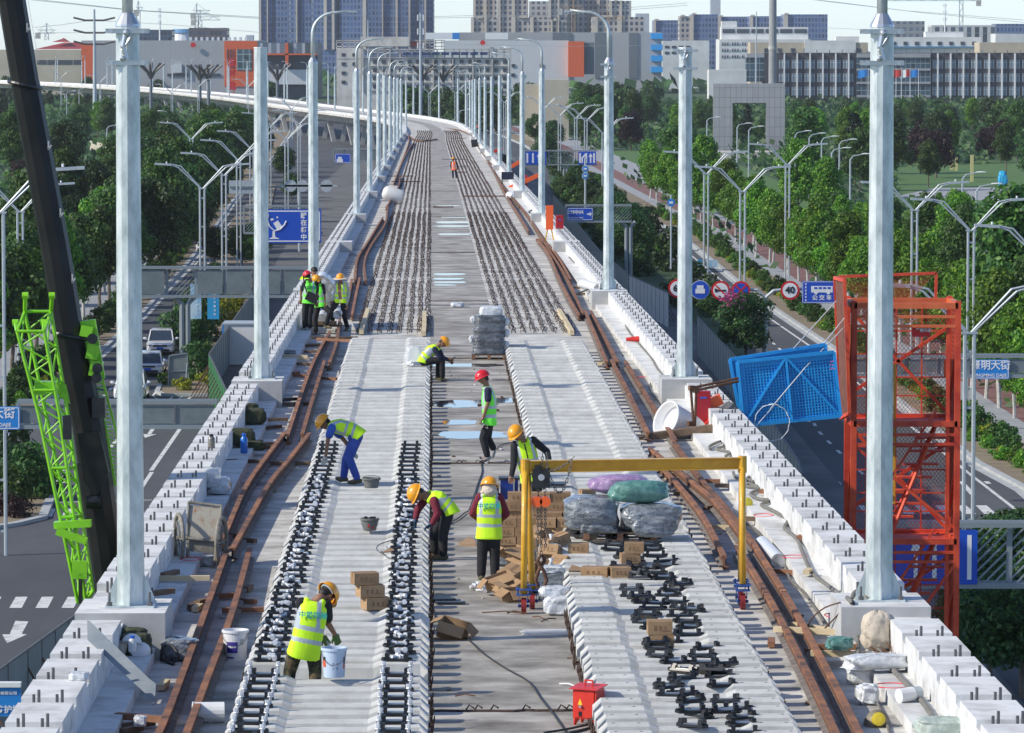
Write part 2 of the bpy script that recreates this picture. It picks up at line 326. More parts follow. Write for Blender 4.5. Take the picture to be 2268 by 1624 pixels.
# ---------------------------------------------------------------- ground, roads
g = MB(); g.add([(-1790, -290, -.05), (1790, -290, -.05), (1790, 8090, -.05), (-1790, 8090, -.05)], [(0, 1, 2, 3)]); tag(g.build('ground', GRS), kind='structure')
def gp(pts, z): return [tuple(G(u, v, 0))[:2] + (z,) for u, v in pts]
def sheet(name, pts, z, m, kind='structure'):
    b = MB(); q = gp(pts, z); b.add(q, [tuple(range(len(q)))][:1]); o = b.build(name, m)
    import bmesh
    bm = bmesh.new(); bm.from_mesh(o.data); bmesh.ops.triangulate(bm, faces=bm.faces[:]); 
    for f in bm.faces:
        if f.normal.z < 0: f.normal_flip()
    bm.to_mesh(o.data); bm.free(); return tag(o, kind=kind)
LK = [(-700, 1624), (-300, 1200), (7, 981), (120, 880), (223, 785), (316, 700), (412, 593), (470, 520), (515, 450), (560, 400), (610, 345), (640, 300), (655, 262), (560, 232), (300, 205), (-100, 190)]
RK = [(2900, 1624), (2560, 1340), (2268, 1087), (2160, 1029), (1960, 870), (1834, 768), (1731, 699), (1662, 651), (1600, 600), (1497, 515), (1400, 468), (1320, 420), (1240, 370), (1160, 322), (1060, 280), (960, 250), (700, 225), (400, 200), (-100, 186)]
road = sheet('road', LK + RK[::-1], .0, ASPH)
def band(name, pts, w0, w1, z, m, zt=None):          # strip along a ground polyline between offsets w0,w1 (metres to the right)
    q = [V(p) for p in gp(pts, 0)]; b = MB(); vs = []
    for i, p in enumerate(q):
        d = q[min(i + 1, len(q) - 1)] - q[max(i - 1, 0)]; d.normalize(); n = V((d.y, -d.x, 0))
        for wv, zz in ((w0, 0), (w0, z), (w1, z), (w1, 0)): vs.append(p + n * wv + V((0, 0, zz)))
    fs = []
    for i in range(len(q) - 1):
        for j in range(3): fs.append((i * 4 + j, i * 4 + 4 + j, i * 4 + 5 + j, i * 4 + 1 + j))
    b.add(vs, fs); return tag(b.build(name, m), kind='structure')
LKr = LK[2:13]; RKr = RK[:15]
band('kerb', LKr, -.35, .0, .14, KERB); band('kerb', RKr, .0, .35, .14, KERB)
band('gutter', LKr, .0, .45, .008, KERB); band('gutter', RKr, -.45, 0, .008, KERB)
band('planting_bed', LKr, -3.6, -.35, .10, SOIL); band('planting_bed', RKr, .35, 3.8, .10, SOIL)
band('pavement', LKr, -6.4, -3.6, .12, PAVE); band('cycle_path', LKr, -9.6, -6.4, .11, PAVR); band('pavement', LKr, -14, -9.6, .12, PAVE)
band('pavement', RKr[1:], 3.8, 5.4, .12, PAVE); band('cycle_path', RKr[1:], 5.4, 8.0, .11, PAVR); band('pavement', RKr[1:], 8.0, 13.5, .12, PAVE)
# lane markings: long edge lines, dashes, arrows, zebra bars
mk = MB()
def gline(pts, wdt, dash=None, gap=0, z=.006):
    q = [V(p) for p in gp(pts, z)]; acc = 0; on = True
    for i in range(len(q) - 1):
        a, b2 = q[i], q[i + 1]; L0 = (b2 - a).length; d = (b2 - a) / L0; n = V((-d.y, d.x, 0)) * (wdt / 2)
        if not dash: mk.add([a - n, b2 - n, b2 + n, a + n], [(0, 1, 2, 3)]); continue
        t = -acc
        while t < L0:
            s0, s1 = max(t, 0), min(t + dash, L0)
            if s1 > s0: mk.add([a + d * s0 - n, a + d * s1 - n, a + d * s1 + n, a + d * s0 + n], [(0, 1, 2, 3)])
            t += dash + gap
        acc = L0 - (t - dash - gap)
def off(pts, dx): return [(lambda p: p)(p) for p in pts]
def poly(c, pts, z=.007): q = gp([P(c, x, y) for x, y in pts], z); mk.add(q, [tuple(range(len(q)))])
gline([P(4, 20, 1315), P(4, 130, 1225)], .2); gline([P(4, 640, 750), P(4, 745, 650)], .2); gline([P(4, 900, 505), P(4, 1060, 355)], .2); gline([P(4, 1060, 355), P(4, 1260, 160), P(1, 1500, 1420)], .15)
gline([P(4, 655, 1020), P(4, 712, 965), P(4, 1080, 570), P(4, 1175, 460), P(1, 1420, 1560)], .2, 2.2, 3.6)
gline([P(4, 700, 1355), P(4, 755, 1290)], .2); gline([P(4, 900, 1620), P(4, 980, 1500)], .2); gline([P(4, 975, 1490), P(4, 1165, 1215)], .22)
poly(4, [(975, 1217), (1003, 1217), (975, 1255), (1010, 1255), (935, 1280), (925, 1255), (950, 1255)])
poly(4, [(980, 1005), (1060, 905), (1066, 912), (992, 1008), (1050, 1048), (1040, 1052)])
for k in range(3): poly(4, [(1055 + 60 * k, 1048), (1110 + 60 * k, 1012), (1122 + 60 * k, 1012), (1075 + 60 * k, 1048)])
for k in range(4): poly(7, [(60 + 168 * (k - 1), 817), (102 + 168 * (k - 1), 745), (178 + 168 * (k - 1), 745), (140 + 168 * (k - 1), 817)])
poly(7, [(100, 900), (183, 905), (140, 985), (175, 988), (45, 1045), (15, 988), (62, 988)])
poly(7, [(265, 225), (298, 178), (360, 176), (335, 227)]); poly(7, [(400, 225), (420, 178), (480, 176), (470, 227)])
for k in range(5): poly(4, [(270 + 8 * k, 1600 - 25 * k), (420 + 10 * k, 1560 - 22 * k), (430 + 10 * k, 1568 - 22 * k), (280 + 8 * k, 1612 - 25 * k)])
gline([P(7, 320, 137), P(7, 980, 120)], .2)
# right carriageway
gline([P(5, 2000, 70), P(5, 2140, 215), P(6, 330, 420), P(6, 610, 635), P(6, 690, 705), P(6, 930, 1225), P(6, 1035, 1335), P(6, 1160, 1450), P(6, 1290, 1570)], .18, 2.0, 3.6)
gline([P(6, 300, 405), P(6, 395, 470)], .2, 2, 4)
gline([(1380, 478), (1490, 532), (1590, 615), (1650, 666), (1720, 716), (1822, 786), (1950, 890), (2145, 1048), (2290, 1160)], .18)
poly(6, [(845, 1160), (885, 1163), (890, 1178), (870, 1176)])
for k in range(8): poly(9, [(1130 + 95 * k + (140 * k if 0 else 35 * k), 155), (1170 + 130 * k, 155), (1215 + 130 * k, 210), (1160 + 130 * k, 210)] if 0 else [(1030 + 132 * k, 155), (1100 + 132 * k, 155), (1165 + 132 * k, 210), (1085 + 132 * k, 210)])
gline([P(9, 1860, 0), P(9, 1935, 85)], .25); gline([P(9, 2020, 0), P(9, 2040, 15)], .25)
poly(6, [(1040, 1600), (1070, 1560), (1085, 1570), (1090, 1600)])
tag(mk.build('road_markings', PAINT), kind='structure')
# lawns
sheet('lawn', [(1280, 335), (1560, 335), (1770, 420), (1990, 520), (1900, 640), (1760, 640), (1660, 560), (1560, 480)], .02, LAWN)
sheet('lawn', [(1850, 370), (2300, 350), (2300, 500), (1960, 480)], .024, LAWN)
sheet('plaza', [P(3, 1430, 1270), P(3, 1700, 1215), P(3, 2266, 1210), P(3, 2266, 1300), P(3, 1600, 1290)], .04, PAVE)
sheet('path', [P(2, 1630, 1190), P(2, 1760, 1215), P(2, 2266, 1440), P(2, 2266, 1400), P(2, 1950, 1230), P(2, 1640, 1180)], .044, PAVE)
sheet('side_road', [P(2, 1780, 1300), P(2, 1850, 1225), P(2, 2266, 1225), P(2, 2266, 1265), P(2, 1960, 1280), P(2, 1900, 1350)], .036, ASPH)
sheet('lawn', [P(1, 600, 1075), P(1, 640, 1030), P(1, 745, 1040), P(1, 745, 1085)], .03, LAWN)
# ---------------------------------------------------------------- viaduct
via = thing('viaduct', 'pale concrete viaduct under construction, running away from the camera and curving left', 'viaduct')
SS = [24 + 6 * i for i in range(22)] + [170 + 20 * i for i in range(25)] + [655 + 12 * i for i in range(100)]
def swp(prof, ss, name, m, par=via, mats=None):
    b = MB(); b.sweep(prof, [(lambda x, z, s=s: deck(x, s, z)) for s in ss]); return b.build(name, m, par)
swp([(-4.46, -.0), (-4.46, -.4), (-1.5, -.75), (-.6, -2.0), (2.5, -2.0), (3.4, -.75), (6.33, -.4), (6.33, 0)], SS, 'deck_slab', CON)
swp([(-.02, .004), (1.92, .004), (1.92, -.05), (-.02, -.05)], SS, 'centre_strip', STRIP)
for X0, X1 in ((-3.86, -3.46), (5.31, 5.72)): swp([(X0, -.01), (X1, -.01), (X1, .16), (X0, .16)], SS, 'ledge', WCON)
PL = [58.3, 103.8, 150, 196, 238, 289, 338, 384, 436, 488, 540, 596, 650]
PR = [58.8, 104.2, 149, 196, 239, 290, 339, 384, 434, 486, 540, 594, 650]
blk = 0; far = MB(); farr = MB(); near = []
for sd, (X0, X1), PP in ((-1, (-4.46, -3.86), PL), (1, (5.72, 6.33), PR)):
    swp([(X0 + .002, -.3), (X1 - .002, -.3), (X1 - .002, .47), (X0 + .002, .47)], SS, 'parapet_wall', WCON)
    s = 38.0; 
    while s < 640:
        ln = 1.9 if s < 250 else 3.8
        inp = any(p - 1.1 < s + .9 and s < p + 1.1 for p in PP)
        if not inp:
            near.append((s, sd, X0, X1, ln))
        s += ln
near.sort(key=lambda t: t[0])
cnt = 0
def barp(b, s, X0, X1, k, px):
    a = deck(X0 + (X1 - X0) * px, s, .40); 
    for dx, hh in ((-.028, .22), (.028, .27)): b.tube([a + V((dx, 0, 0)), a + V((dx, 0, hh))], .017, 6 if s < 120 else 4)
for s, sd, X0, X1, ln in near:
    b = MB() if cnt < 98 else far
    jh = rnd.uniform(-.008, .008)
    a = [deck(X0, s + .36, 0), deck(X1, s + .36, 0), deck(X1, s + ln - .01, 0), deck(X0, s + ln - .01, 0)]
    b.add([p + V((0, 0, .3)) for p in a] + [p + V((0, 0, .565 + jh)) for p in a], [(3, 2, 1, 0), (4, 5, 6, 7), (0, 1, 5, 4), (1, 2, 6, 5), (2, 3, 7, 6), (3, 0, 4, 7)])
    if cnt < 98: b.build('parapet_block', WCON, via)
    for px in (.3, .72):
        r_ = MB() if cnt < 49 else farr
        barp(r_, s + .2, X0, X1, cnt, px)
        if cnt < 49: r_.build('anchor_bar', BOLTD, via)
    cnt += 1
tag(far.build('parapet_blocks', WCON, via), kind='stuff'); tag(farr.build('anchor_bars', BOLTD, via), kind='stuff')
for PP, X0, X1 in ((PL, -4.47, -3.34), (PR, 5.2, 6.34)):
    for p in PP:
        b = MB(); a = [deck(X0, p - .85, -.2), deck(X1, p - .85, -.2), deck(X1, p + .8, -.2), deck(X0, p + .8, -.2)]; hh = V((0, 0, .8))
        b.add(a + [q + hh for q in a], [(3, 2, 1, 0), (4, 5, 6, 7), (0, 1, 5, 4), (1, 2, 6, 5), (2, 3, 7, 6), (3, 0, 4, 7)], 0)
        b.m[-5] = 1; b.m[-4] = 0; b.build('pole_plinth', [GCON, WCON], via)
# piers
for s in list(range(70, 700, 33)) + list(range(712, 1500, 30)):
    b = MB(); gz = zd(s) - 2.0; c = deck(.95, s, 0); hd = head(s)
    R = Matrix.Rotation(hd, 3, 'Z')
    for sx in (-1, 1):
        b.beam(V((c.x, c.y, gz + .02)) + R @ V((sx * 1.9, 0, 0)), V((c.x, c.y, -.2)) + R @ V((sx * .8, 0, 0)), 1.2, .9)
    b.box((c.x, c.y, gz - .3), (4.4, 1.1, .6), hd); b.build('pier', GCON, via)
# rebar stirrups cast in the deck: the hundred nearest one by one, the others in bulk
XL = [-2.12, -1.80, -1.5, -1.2, -.92, -.62, -.34, -.08]; XR = [2.12, 2.42, 2.72, 3.02, 3.32, 3.6, 3.9, 4.16]
def stir(b, X, s, r=1.0, q=0):
    wv = rnd.uniform(.04, .075); h = rnd.uniform(.09, .15) * r; ph = rnd.uniform(-.5, .5); lean = rnd.uniform(-.06, .06); th = .0085 if s < 200 else (.011 if s < 300 else .015)
    sg = rnd.choice((-1, 1)) if rnd.random() < .25 else 1; o = deck(X, s, 0)
    pts = [o + V((-wv * sg, 0, 0)), o + V((-wv * sg * .8 + lean, .05, h * .8)), o + V((lean, .08 + ph * .1, h)), o + V((wv * sg * .9 + lean, .12, h * .75)), o + V((wv * sg * 1.1, .16, h * rnd.uniform(.1, .5)))]
    if s > 260: pts = pts[::2]
    b.tube(pts, th, 3, cap=False)
allst = []
for li, X in enumerate(XL + XR):
    s = 133.5 + rnd.uniform(0, .3)
    while s < 735:
        if not (170 < s % 400 < 171.5): allst.append((s, X + rnd.gauss(0, .012) + .012 * math.sin(s * .15 + li)))
        s += rnd.uniform(.42, .62) if s < 260 else rnd.uniform(.95, 1.3)
allst.sort(); bulk = MB()
for i, (s, X) in enumerate(allst):
    if i < 98: b = MB(); stir(b, X, s); b.build('stirrup', REBAR, via)
    else: stir(bulk, X, s)
for li, X in enumerate(XL + XR): bulk.tube([deck(X + rnd.uniform(-.01, .01), s, .04) for s in range(134, 735, 7)], .010, 4, cap=False)
tag(bulk.build('stirrups', REBAR, via), kind='stuff')
# expansion joints, dark cracks across the strip
for v in (1578, 1028, 795, 668, 560, 480, 424):
    p = Dk(1100, v); b = MB(); s = p.y; n = 14
    b.tube([deck(-.02 + 1.94 * i / n, s + rnd.uniform(-.05, .05), .012) for i in range(n + 1)], .02, 4)
    if v > 1000:
        for i in range(8): x = rnd.uniform(0, 1.9); b.tube([deck(x, s, .01), deck(x + .05, s + .1, .07), deck(x + .1, s, .05)], .012, 4)
    b.build('joint_bar', REBAR, via)
# puddles
def puddle(pts, z=.010):
    q = [tuple(Dk(u, v, z)) for u, v in pts]; b = MB(); b.add(q, [tuple(range(len(q)))]); o = b.build('water', WATER); return tag(o, kind='structure')
def pud(u0, u1, v0, v1, sd=1):
    r = random.Random(int(u0 + v0)); n = 22; pts = []
    cx, cy = (u0 + u1) / 2, (v0 + v1) / 2
    for i in range(n):
        a = 2 * PI * i / n; k = 1 + r.uniform(-.16, .1)
        x = math.copysign(abs(math.cos(a)) ** .6, math.cos(a)); y = math.copysign(abs(math.sin(a)) ** .7, math.sin(a)); pts.append((cx + x * (u1 - u0) / 2 * k, cy - y * (v1 - v0) / 2 * k))
    puddle(pts)
for a in ((970, 1126, 955, 972), (975, 1065, 930, 941), (955, 1105, 886, 903), (1095, 1140, 881, 893), (952, 1112, 805, 813), (960, 1030, 605, 610), (958, 1028, 615, 620), (960, 1032, 623, 627.5), (958, 1012, 630, 633), (962, 1048, 490, 495), (960, 1050, 499, 503), (975, 1040, 480, 482.5), (965, 1020, 455, 457), (968, 1045, 517, 521), (978, 1035, 352, 354), (980, 1040, 368, 370)): pud(*a)
# ---------------------------------------------------------------- poles on the viaduct
NG = 12
def mk_pole(H=7.3, stub=False, lod=0, sidearm=1):
    t = thing('x', None, None); n = NG if not lod else 8
    b = MB(); b.tube([(0, 0, .03), (0, 0, H)], [.175, .148], n); sh = b.build('shaft', GALV, t)
    b = MB(); b.box((0, 0, .015), (.62, .62, .03)); b.build('base_plate', GALV, t)
    if lod < 2:
        for i in range(4):
            a = PI / 4 * 0 + i * PI / 2; x, y = math.cos(a), math.sin(a); b = MB(); ty = V((-y, x, 0)) * .008
            q = [V((x * .16, y * .16, .03)), V((x * .30, y * .30, .03)), V((x * .30, y * .30, .10)), V((x * .165, y * .165, .42))]
            b.add([p - ty for p in q] + [p + ty for p in q], [(0, 1, 2, 3), (7, 6, 5, 4), (0, 4, 5, 1), (1, 5, 6, 2), (2, 6, 7, 3), (3, 7, 4, 0)]); b.build('gusset', GALV, t)
            b = MB(); a += PI / 4; x, y = math.cos(a) * .36, math.sin(a) * .36; b.tube([(x, y, .0), (x, y, .2)], .016, 6); b.tube([(x, y, .03), (x, y, .075)], .036, 6); b.build('anchor_bolt', BOLTD, t)
    if stub:
        b = MB(); b.tube([(0, 0, H), (0, 0, H + .02)], .155, n); b.build('cap', WHTP, t)
    else:
        b = MB(); b.lathe((0, 0, H), [(.158, 0), (.152, .03), (.085, .15), (.072, .17)], n); b.build('cone', STEELB, t)
        b = MB(); pts = [V((0, 0, H + .15)), V((0, 0, H + .95))]
        for k in range(1, 9): a = PI / 2 * k / 8; pts.append(V((sidearm * .75 * (1 - math.cos(a)), 0, H + .95 + .68 * math.sin(a))))
        pts.append(V((sidearm * 1.25, 0, H + 1.68))); b.tube(pts, [.068] * 2 + [.062 - .003 * k for k in range(9)], 8, 0); b.build('arm', GALV, t, smooth=True)
        b = MB(); b.box((sidearm * 1.3, 0, H + 1.66), (.28, .16, .06)); b.tube([(sidearm * 1.3, 0, H + 1.62), (sidearm * 1.3, 0, H + 1.56)], .03, 6); b.build('lamp', LAMPG, t)
    return t
def bracket(t, H, w=.27):
    for z in (H - .06, H - .46):
        b = MB()
        for y in (-.16, .16): b.box((0, y * .9, z), (w * 2, .012, .055)); b.box((0, y * .9, z + .028), (w * 2, .05, .008))
        for x in (-w + .07, w - .07): b.tube([(x, -.17, z), (x, .17, z)], .03, 8)
        b.build('clamp', STEELB, t)
    b = MB(); b.tube([(-.02, -.19, H - .1), (-.05, -.20, H - .25), (.0, -.19, H - .42)], .03, 8); b.tube([(.06, -.2, H - .12), (-.06, -.2, H - .3)], .02, 6); b.ball((0, -.2, H - .08), .045); b.ball((-.05, -.2, H - .4), .04); b.build('insulator_fitting', STEELB, t)
protos = {}
def place_pole(side, i, s, stub, H=7.3, br=False, lod=0):
    sa = 1 if side < 0 else -1
    t = mk_pole(H, stub, lod, sa); X = -3.82 if side < 0 else 5.76
    t.name = 'lighting_pole' if not stub else 'catenary_mast'
    t.location = deck(X, s, .6); t.rotation_euler = (0, 0, head(s))
    where = 'left' if side < 0 else 'right'
    lab = ('galvanised lamp pole with a curved arm, ' if not stub else 'armless galvanised steel mast, ') + ORD[i] + ' pole from the front on the ' + where + ' parapet'
    tag(t, lab, 'lamp pole' if not stub else 'mast', 'steel poles along the viaduct parapets')
    if br: bracket(t, H)
    return t
k = 0
for i, (s, st) in enumerate([(58.3, 0), (103.8, 1), (150, 0), (238, 0), (289, 0), (338, 0), (384, 1), (436, 0), (488, 0), (540, 1), (596, 0)]):
    place_pole(-1, i, s, st, 7.35 if not st else 7.45, br=(s < 60), lod=0 if s < 160 else 2)
for i, (s, st) in enumerate([(58.8, 0), (104.2, 1), (149, 0), (239, 0), (290, 0), (339, 0), (384, 1), (434, 1), (486, 0), (540, 0), (594, 1), (650, 1)]):
    place_pole(1, i, s, st, 7.35 if not st else 7.45, br=(s < 160), lod=0 if s < 160 else 2)
pr = mk_pole(7.3, False, 2, 1); pr2 = mk_pole(7.3, False, 2, -1)
cl, cr_ = 0, 0; fl = True
for s in list(range(700, 1560, 44)):
    for side, X in ((-1, -3.9), (1, 5.76)):
        if s == 700 and side < 0: continue
        src = pr if side < 0 else pr2
        if side < 0: cl += 1; lab = 'far lamp pole on the inner left parapet of the curve, %s along the bend' % ORD[min(cl - 1, 19)]
        else: cr_ += 1; lab = 'far lamp pole on the outer right parapet of the curve, %s along the bend' % ORD[min(cr_ - 1, 19)]
        o = dup(src, deck(X, s, .6), head(s), lab, 'lamp poles on the far curve of the viaduct'); o.name = 'lighting_pole'; o['category'] = 'lamp pole'
def rm(o):
    for c in list(o.children): rm(c)
    bpy.data.objects.remove(o)
rm(pr); rm(pr2)
# ---------------------------------------------------------------- sleepers
def mk_sleeper():
    t = thing('sleeper', None, 'sleeper'); b = MB()
    st = [(-1.09, .27, .30), (-1.00, .36, .20), (-.55, .36, .20), (-.44, .315, .19), (.44, .315, .19), (.55, .36, .20), (1.00, .36, .20), (1.09, .27, .30)]
    vs = []
    for x, z, wv in st: vs += [(x, -.15, .14), (x, -wv / 2 - .02, z - .025), (x, -wv / 2, z), (x, wv / 2, z), (x, wv / 2 + .02, z - .025), (x, .15, .14)]
    fs = []
    for i in range(len(st) - 1):
        for j in range(6): a = i * 6; fs.append((a + j, a + 6 + j, a + 6 + (j + 1) % 6, a + (j + 1) % 6))
    fs += [tuple(range(6)), tuple(range(len(vs) - 1, len(vs) - 7, -1))]; b.add(vs, fs)
    for x in (-.93, -.66, .66, .93): b.tube([(x, 0, .35), (x, 0, .3625)], .018, 8, 1)
    b.build('concrete_body', [SLP, BLK], t)
    b = MB()
    for x in (-1.12, -.8, -.3, .3, .8, 1.12):
        for y in (-.09, .09): b.tube([(x, y, .0), (x + .03, y, .16)], .008, 4)
    for x in (-1.1, 1.1):
        for y in (-.1, 0, .1): b.tube([(x * .95, y, .06), (x * 1.03, y, .05), (x * 1.02, y + .02, .13)], .008, 4)
    for y in (-.09, .09): b.tube([(-1.12, y, .07), (1.12, y, .07)], .008, 4)
    b.build('rebar_truss', REBAR, t); return t
def plate_mesh():
    b = MB(); z = 0
    pts = [(-.19, 0), (-.15, -.085), (.15, -.085), (.19, 0), (.15, .085), (-.15, .085)]; b.prism(pts, 0, .028)
    for sx in (-1, 1):
        b.box((sx * .115, 0, .045), (.045, .15, .045)); b.box((sx * .115, -.045, .075), (.05, .03, .03)); b.box((sx * .115, .045, .075), (.05, .03, .03)); b.tube([(sx * .16, 0, .02), (sx * .16, 0, .042)], .022, 8)
    return b
def mk_plate():
    t = thing('fastening_plate', None, 'fastening plate'); plate_mesh().build('base', BLK, t)
    b = MB(); b.box((0, 0, .032), (.17, .12, .012)); b.build('rail_pad', PADM, t); return t
def bolt_mesh():
    b = MB(); b.tube([(0, 0, 0), (0, 0, .10)], .0125, 8); b.lathe((0, 0, .085), [(.024, 0), (.027, .006), (.024, .012)], 8); b.tube([(0, 0, .10), (0, 0, .128)], .021, 6)
    return b
BOLT = mat('bolt_steel', (.60, .62, .64), .35, .25, c2=(.78, .79, .8), scale=30)
sl0 = mk_sleeper(); pl0 = mk_plate(); bo0 = bolt_mesh().build('rail_bolt', BOLT)
TILT = -.01
vv = 1640.0; svs = []
PIT = [(700, 5.0), (745, 5.4), (900, 8), (1063, 9.8), (1290, 12.9), (1560, 17.7), (1700, 19.5)]
def pit(v):
    for (a, b1), (c, d) in zip(PIT, PIT[1:]):
        if v <= c: return b1 + (d - b1) * (v - a) / (c - a)
    return 19.5
while vv > 745: svs.append(vv); vv -= pit(vv)
def cR(s): return 2.90 + (s - 52) / 80 * .18
nb = 0
for i, v in enumerate(svs):
    s = Dk(1000, v, .36).y; s2 = Dk(1000, svs[i + 1], .36).y if i + 1 < len(svs) else s + 1
    sy = min(1.6, max(.85, (s2 - s) / .70))
    for side in (-1, 1):
        if side < 0 and 53.35 < s < 54.0: continue
        if side > 0 and v < 752: continue
        X = -1.125 if side < 0 else cR(s)
        h = rnd.uniform(-.006, .006)
        if side > 0 and 1168 < v < 1196: h -= .05
        o = dup(sl0, deck(X + rnd.gauss(0, .008), s, h), head(s) + rnd.gauss(0, .004), 'pale concrete sleeper laid crosswise in the %s row of tightly spaced sleepers' % ('left' if side < 0 else 'right'), 'concrete sleepers in the %s track bed' % ('left' if side < 0 else 'right'), scale=(1, sy, 1))
        o.rotation_euler.x = TILT
    # fastening plates
    if v > 986 and not (53.35 < s < 54.0):
        for q, Xp in enumerate((-1.935, -.40)):
            o = dup(pl0, deck(Xp + rnd.gauss(0, .015), s, .365), head(s) + rnd.gauss(0, .06), 'black fastening plate in the %s line on the left sleepers' % ('left' if q == 0 else 'right'), 'plates set out in lines on the left sleepers')
            o.rotation_euler.x = TILT
            if v > 1486:
                for sx in (-.16, .16):
                    bb = dup(bo0, deck(Xp + sx, s, .372), 0, 'steel bolt standing upright in a plate at the near end of the left sleepers', 'bolts standing upright in the near plates'); tag(bb, cat='bolt'); bb.scale = (1.25,) * 3; bb.rotation_euler = (rnd.gauss(0, .06), rnd.gauss(0, .06), 0)
            elif v > (1072 if q == 1 else 1058):
                for kx in range(2 if rnd.random() < .8 else 3):
                    a = rnd.choice([PI / 2, -PI / 2, PI / 2 + .5, PI / 2 - .6, rnd.uniform(0, 6.3)]); c = deck(Xp + rnd.uniform(-.09, .09), s + rnd.uniform(-.08, .08), .415)
                    d = V((math.cos(a), math.sin(a), rnd.uniform(-.15, .25))).normalized()
                    bb = dup(bo0, c - d * .05, None, 'loose steel bolt lying on the %s line of black plates' % ('left' if q == 0 else 'right'), 'loose bolts lying on the plates'); tag(bb, cat='bolt')
                    bb.rotation_euler = d.to_track_quat('Z', 'Y').to_euler(); bb.scale = (1.45,) * 3; nb += 1
    if v > 1176:
        for q, Xp in enumerate((2.80, 3.27)):
            if rnd.random() < .06: continue
            jx = .16 * math.sin(s * 1.9 + q) * .6; tilt = rnd.choice((0, 0, .25, -.5, .5))
            o = dup(pl0, deck(Xp + jx + rnd.gauss(0, .05) + (.06 if v > 1350 else 0), s + rnd.uniform(-.05, .08), .325 if v > 1200 else .34), rnd.gauss(0, .25), 'black fastening plate scattered in the %s column on the right sleepers' % ('left' if q == 0 else 'right'), 'plates scattered on the right sleepers')
            o.rotation_euler.x = -.2 * abs(tilt); o.rotation_euler.y = rnd.gauss(0, .05)
            if rnd.random() < .25:
                o = dup(pl0, deck(Xp + jx + rnd.gauss(0, .08), s + .1, .375), rnd.gauss(0, .5), 'black fastening plate scattered in the %s column on the right sleepers' % ('left' if q == 0 else 'right'), 'plates scattered on the right sleepers'); o.rotation_euler.x = rnd.uniform(-.5, .1)
rm(sl0)
for k in range(26):      # pile of bolts on the strip
    a = rnd.uniform(0, 6.3); c = Dk(1080, 1310) + V((rnd.gauss(0, .09), rnd.gauss(0, .12), .02 + .05 * (k % 3 == 0))); d = V((math.cos(a), math.sin(a), rnd.uniform(-.1, .3))).normalized()
    bb = dup(bo0, c, None, 'steel bolt in the small heap on the bare strip beside the torn cartons', 'bolts heaped on the bare strip'); tag(bb, cat='bolt'); bb.rotation_euler = d.to_track_quat('Z', 'Y').to_euler(); bb.scale = (1.45,) * 3
bpy.data.objects.remove(bo0)
for k in range(6):
    o = dup(pl0, K(8, 1520 + 30 * k, 350 + rnd.uniform(-10, 15), .36) + V((0, 0, .04 * (k % 3))), rnd.uniform(-.8, .8), 'black fastening plate in the jumbled heap left of the loaded pallet', 'plates heaped beside the pallet'); o.rotation_euler.x = rnd.uniform(-.7, .2)
rm(pl0)
for k, (x, y, a) in enumerate([(640, 755, .1), (700, 775, -.15), (735, 795, .05), (670, 780, .2)]):
    b = MB(); b.box((0, 0, .01), (.42, .17, .018)); tag(b.build('rubber_pad', BLK, None, K(8, x, y) + V((0, 0, .012 * k)), rot=a), 'flat black rubber pad on the bare strip, %s in its loose cluster' % ['rear left', 'middle', 'front right', 'front left'][k], 'rubber pad', 'rubber pads on the bare strip')
# ---------------------------------------------------------------- rails
RP = [(-.065, 0), (.065, 0), (.065, .012), (.012, .03), (.01, .105), (.035, .115), (.036, .15), (-.036, .15), (-.035, .115), (-.01, .105), (-.012, .03), (-.065, .012)]
def rail(pts, label, h=.05, k=1.15, m=RUST, flip=0):
    q = [K(c, x, y, h + .15 * k) - V((0, 0, .15 * k)) for c, x, y in pts]
    if len(q) > 2:     # smooth
        r = []
        for i in range(len(q) - 1):
            p0, p1, p2, p3 = q[max(i - 1, 0)], q[i], q[i + 1], q[min(i + 2, len(q) - 1)]
            for t in (0, .25, .5, .75): r.append(.5 * ((2 * p1) + (p2 - p0) * t + (2 * p0 - 5 * p1 + 4 * p2 - p3) * t * t + (3 * p1 - p0 - 3 * p2 + p3) * t**3))
        q = r + [q[-1]]
    o0 = q[0].copy(); b = MB(); fr = []
    for i, p in enumerate(q):
        d = q[min(i + 1, len(q) - 1)] - q[max(i - 1, 0)]; d.normalize(); n = V((d.y, -d.x, 0)).normalized()
        fr.append(lambda x, z, p=p, n=n: p - o0 + n * x * k + V((0, 0, z * k)))
    b.sweep(RP, fr, 0)
    for i in range(len(b.m) - 2): b.m[i] = (0, 1, 1, 2, 2, 0, 0, 0, 2, 2, 1, 1)[i % 12]
    o = b.build('steel_rail', [m, RAILF, RUSTD], None, o0); return tag(o, label, 'rail', 'rusty rails lying along the deck')
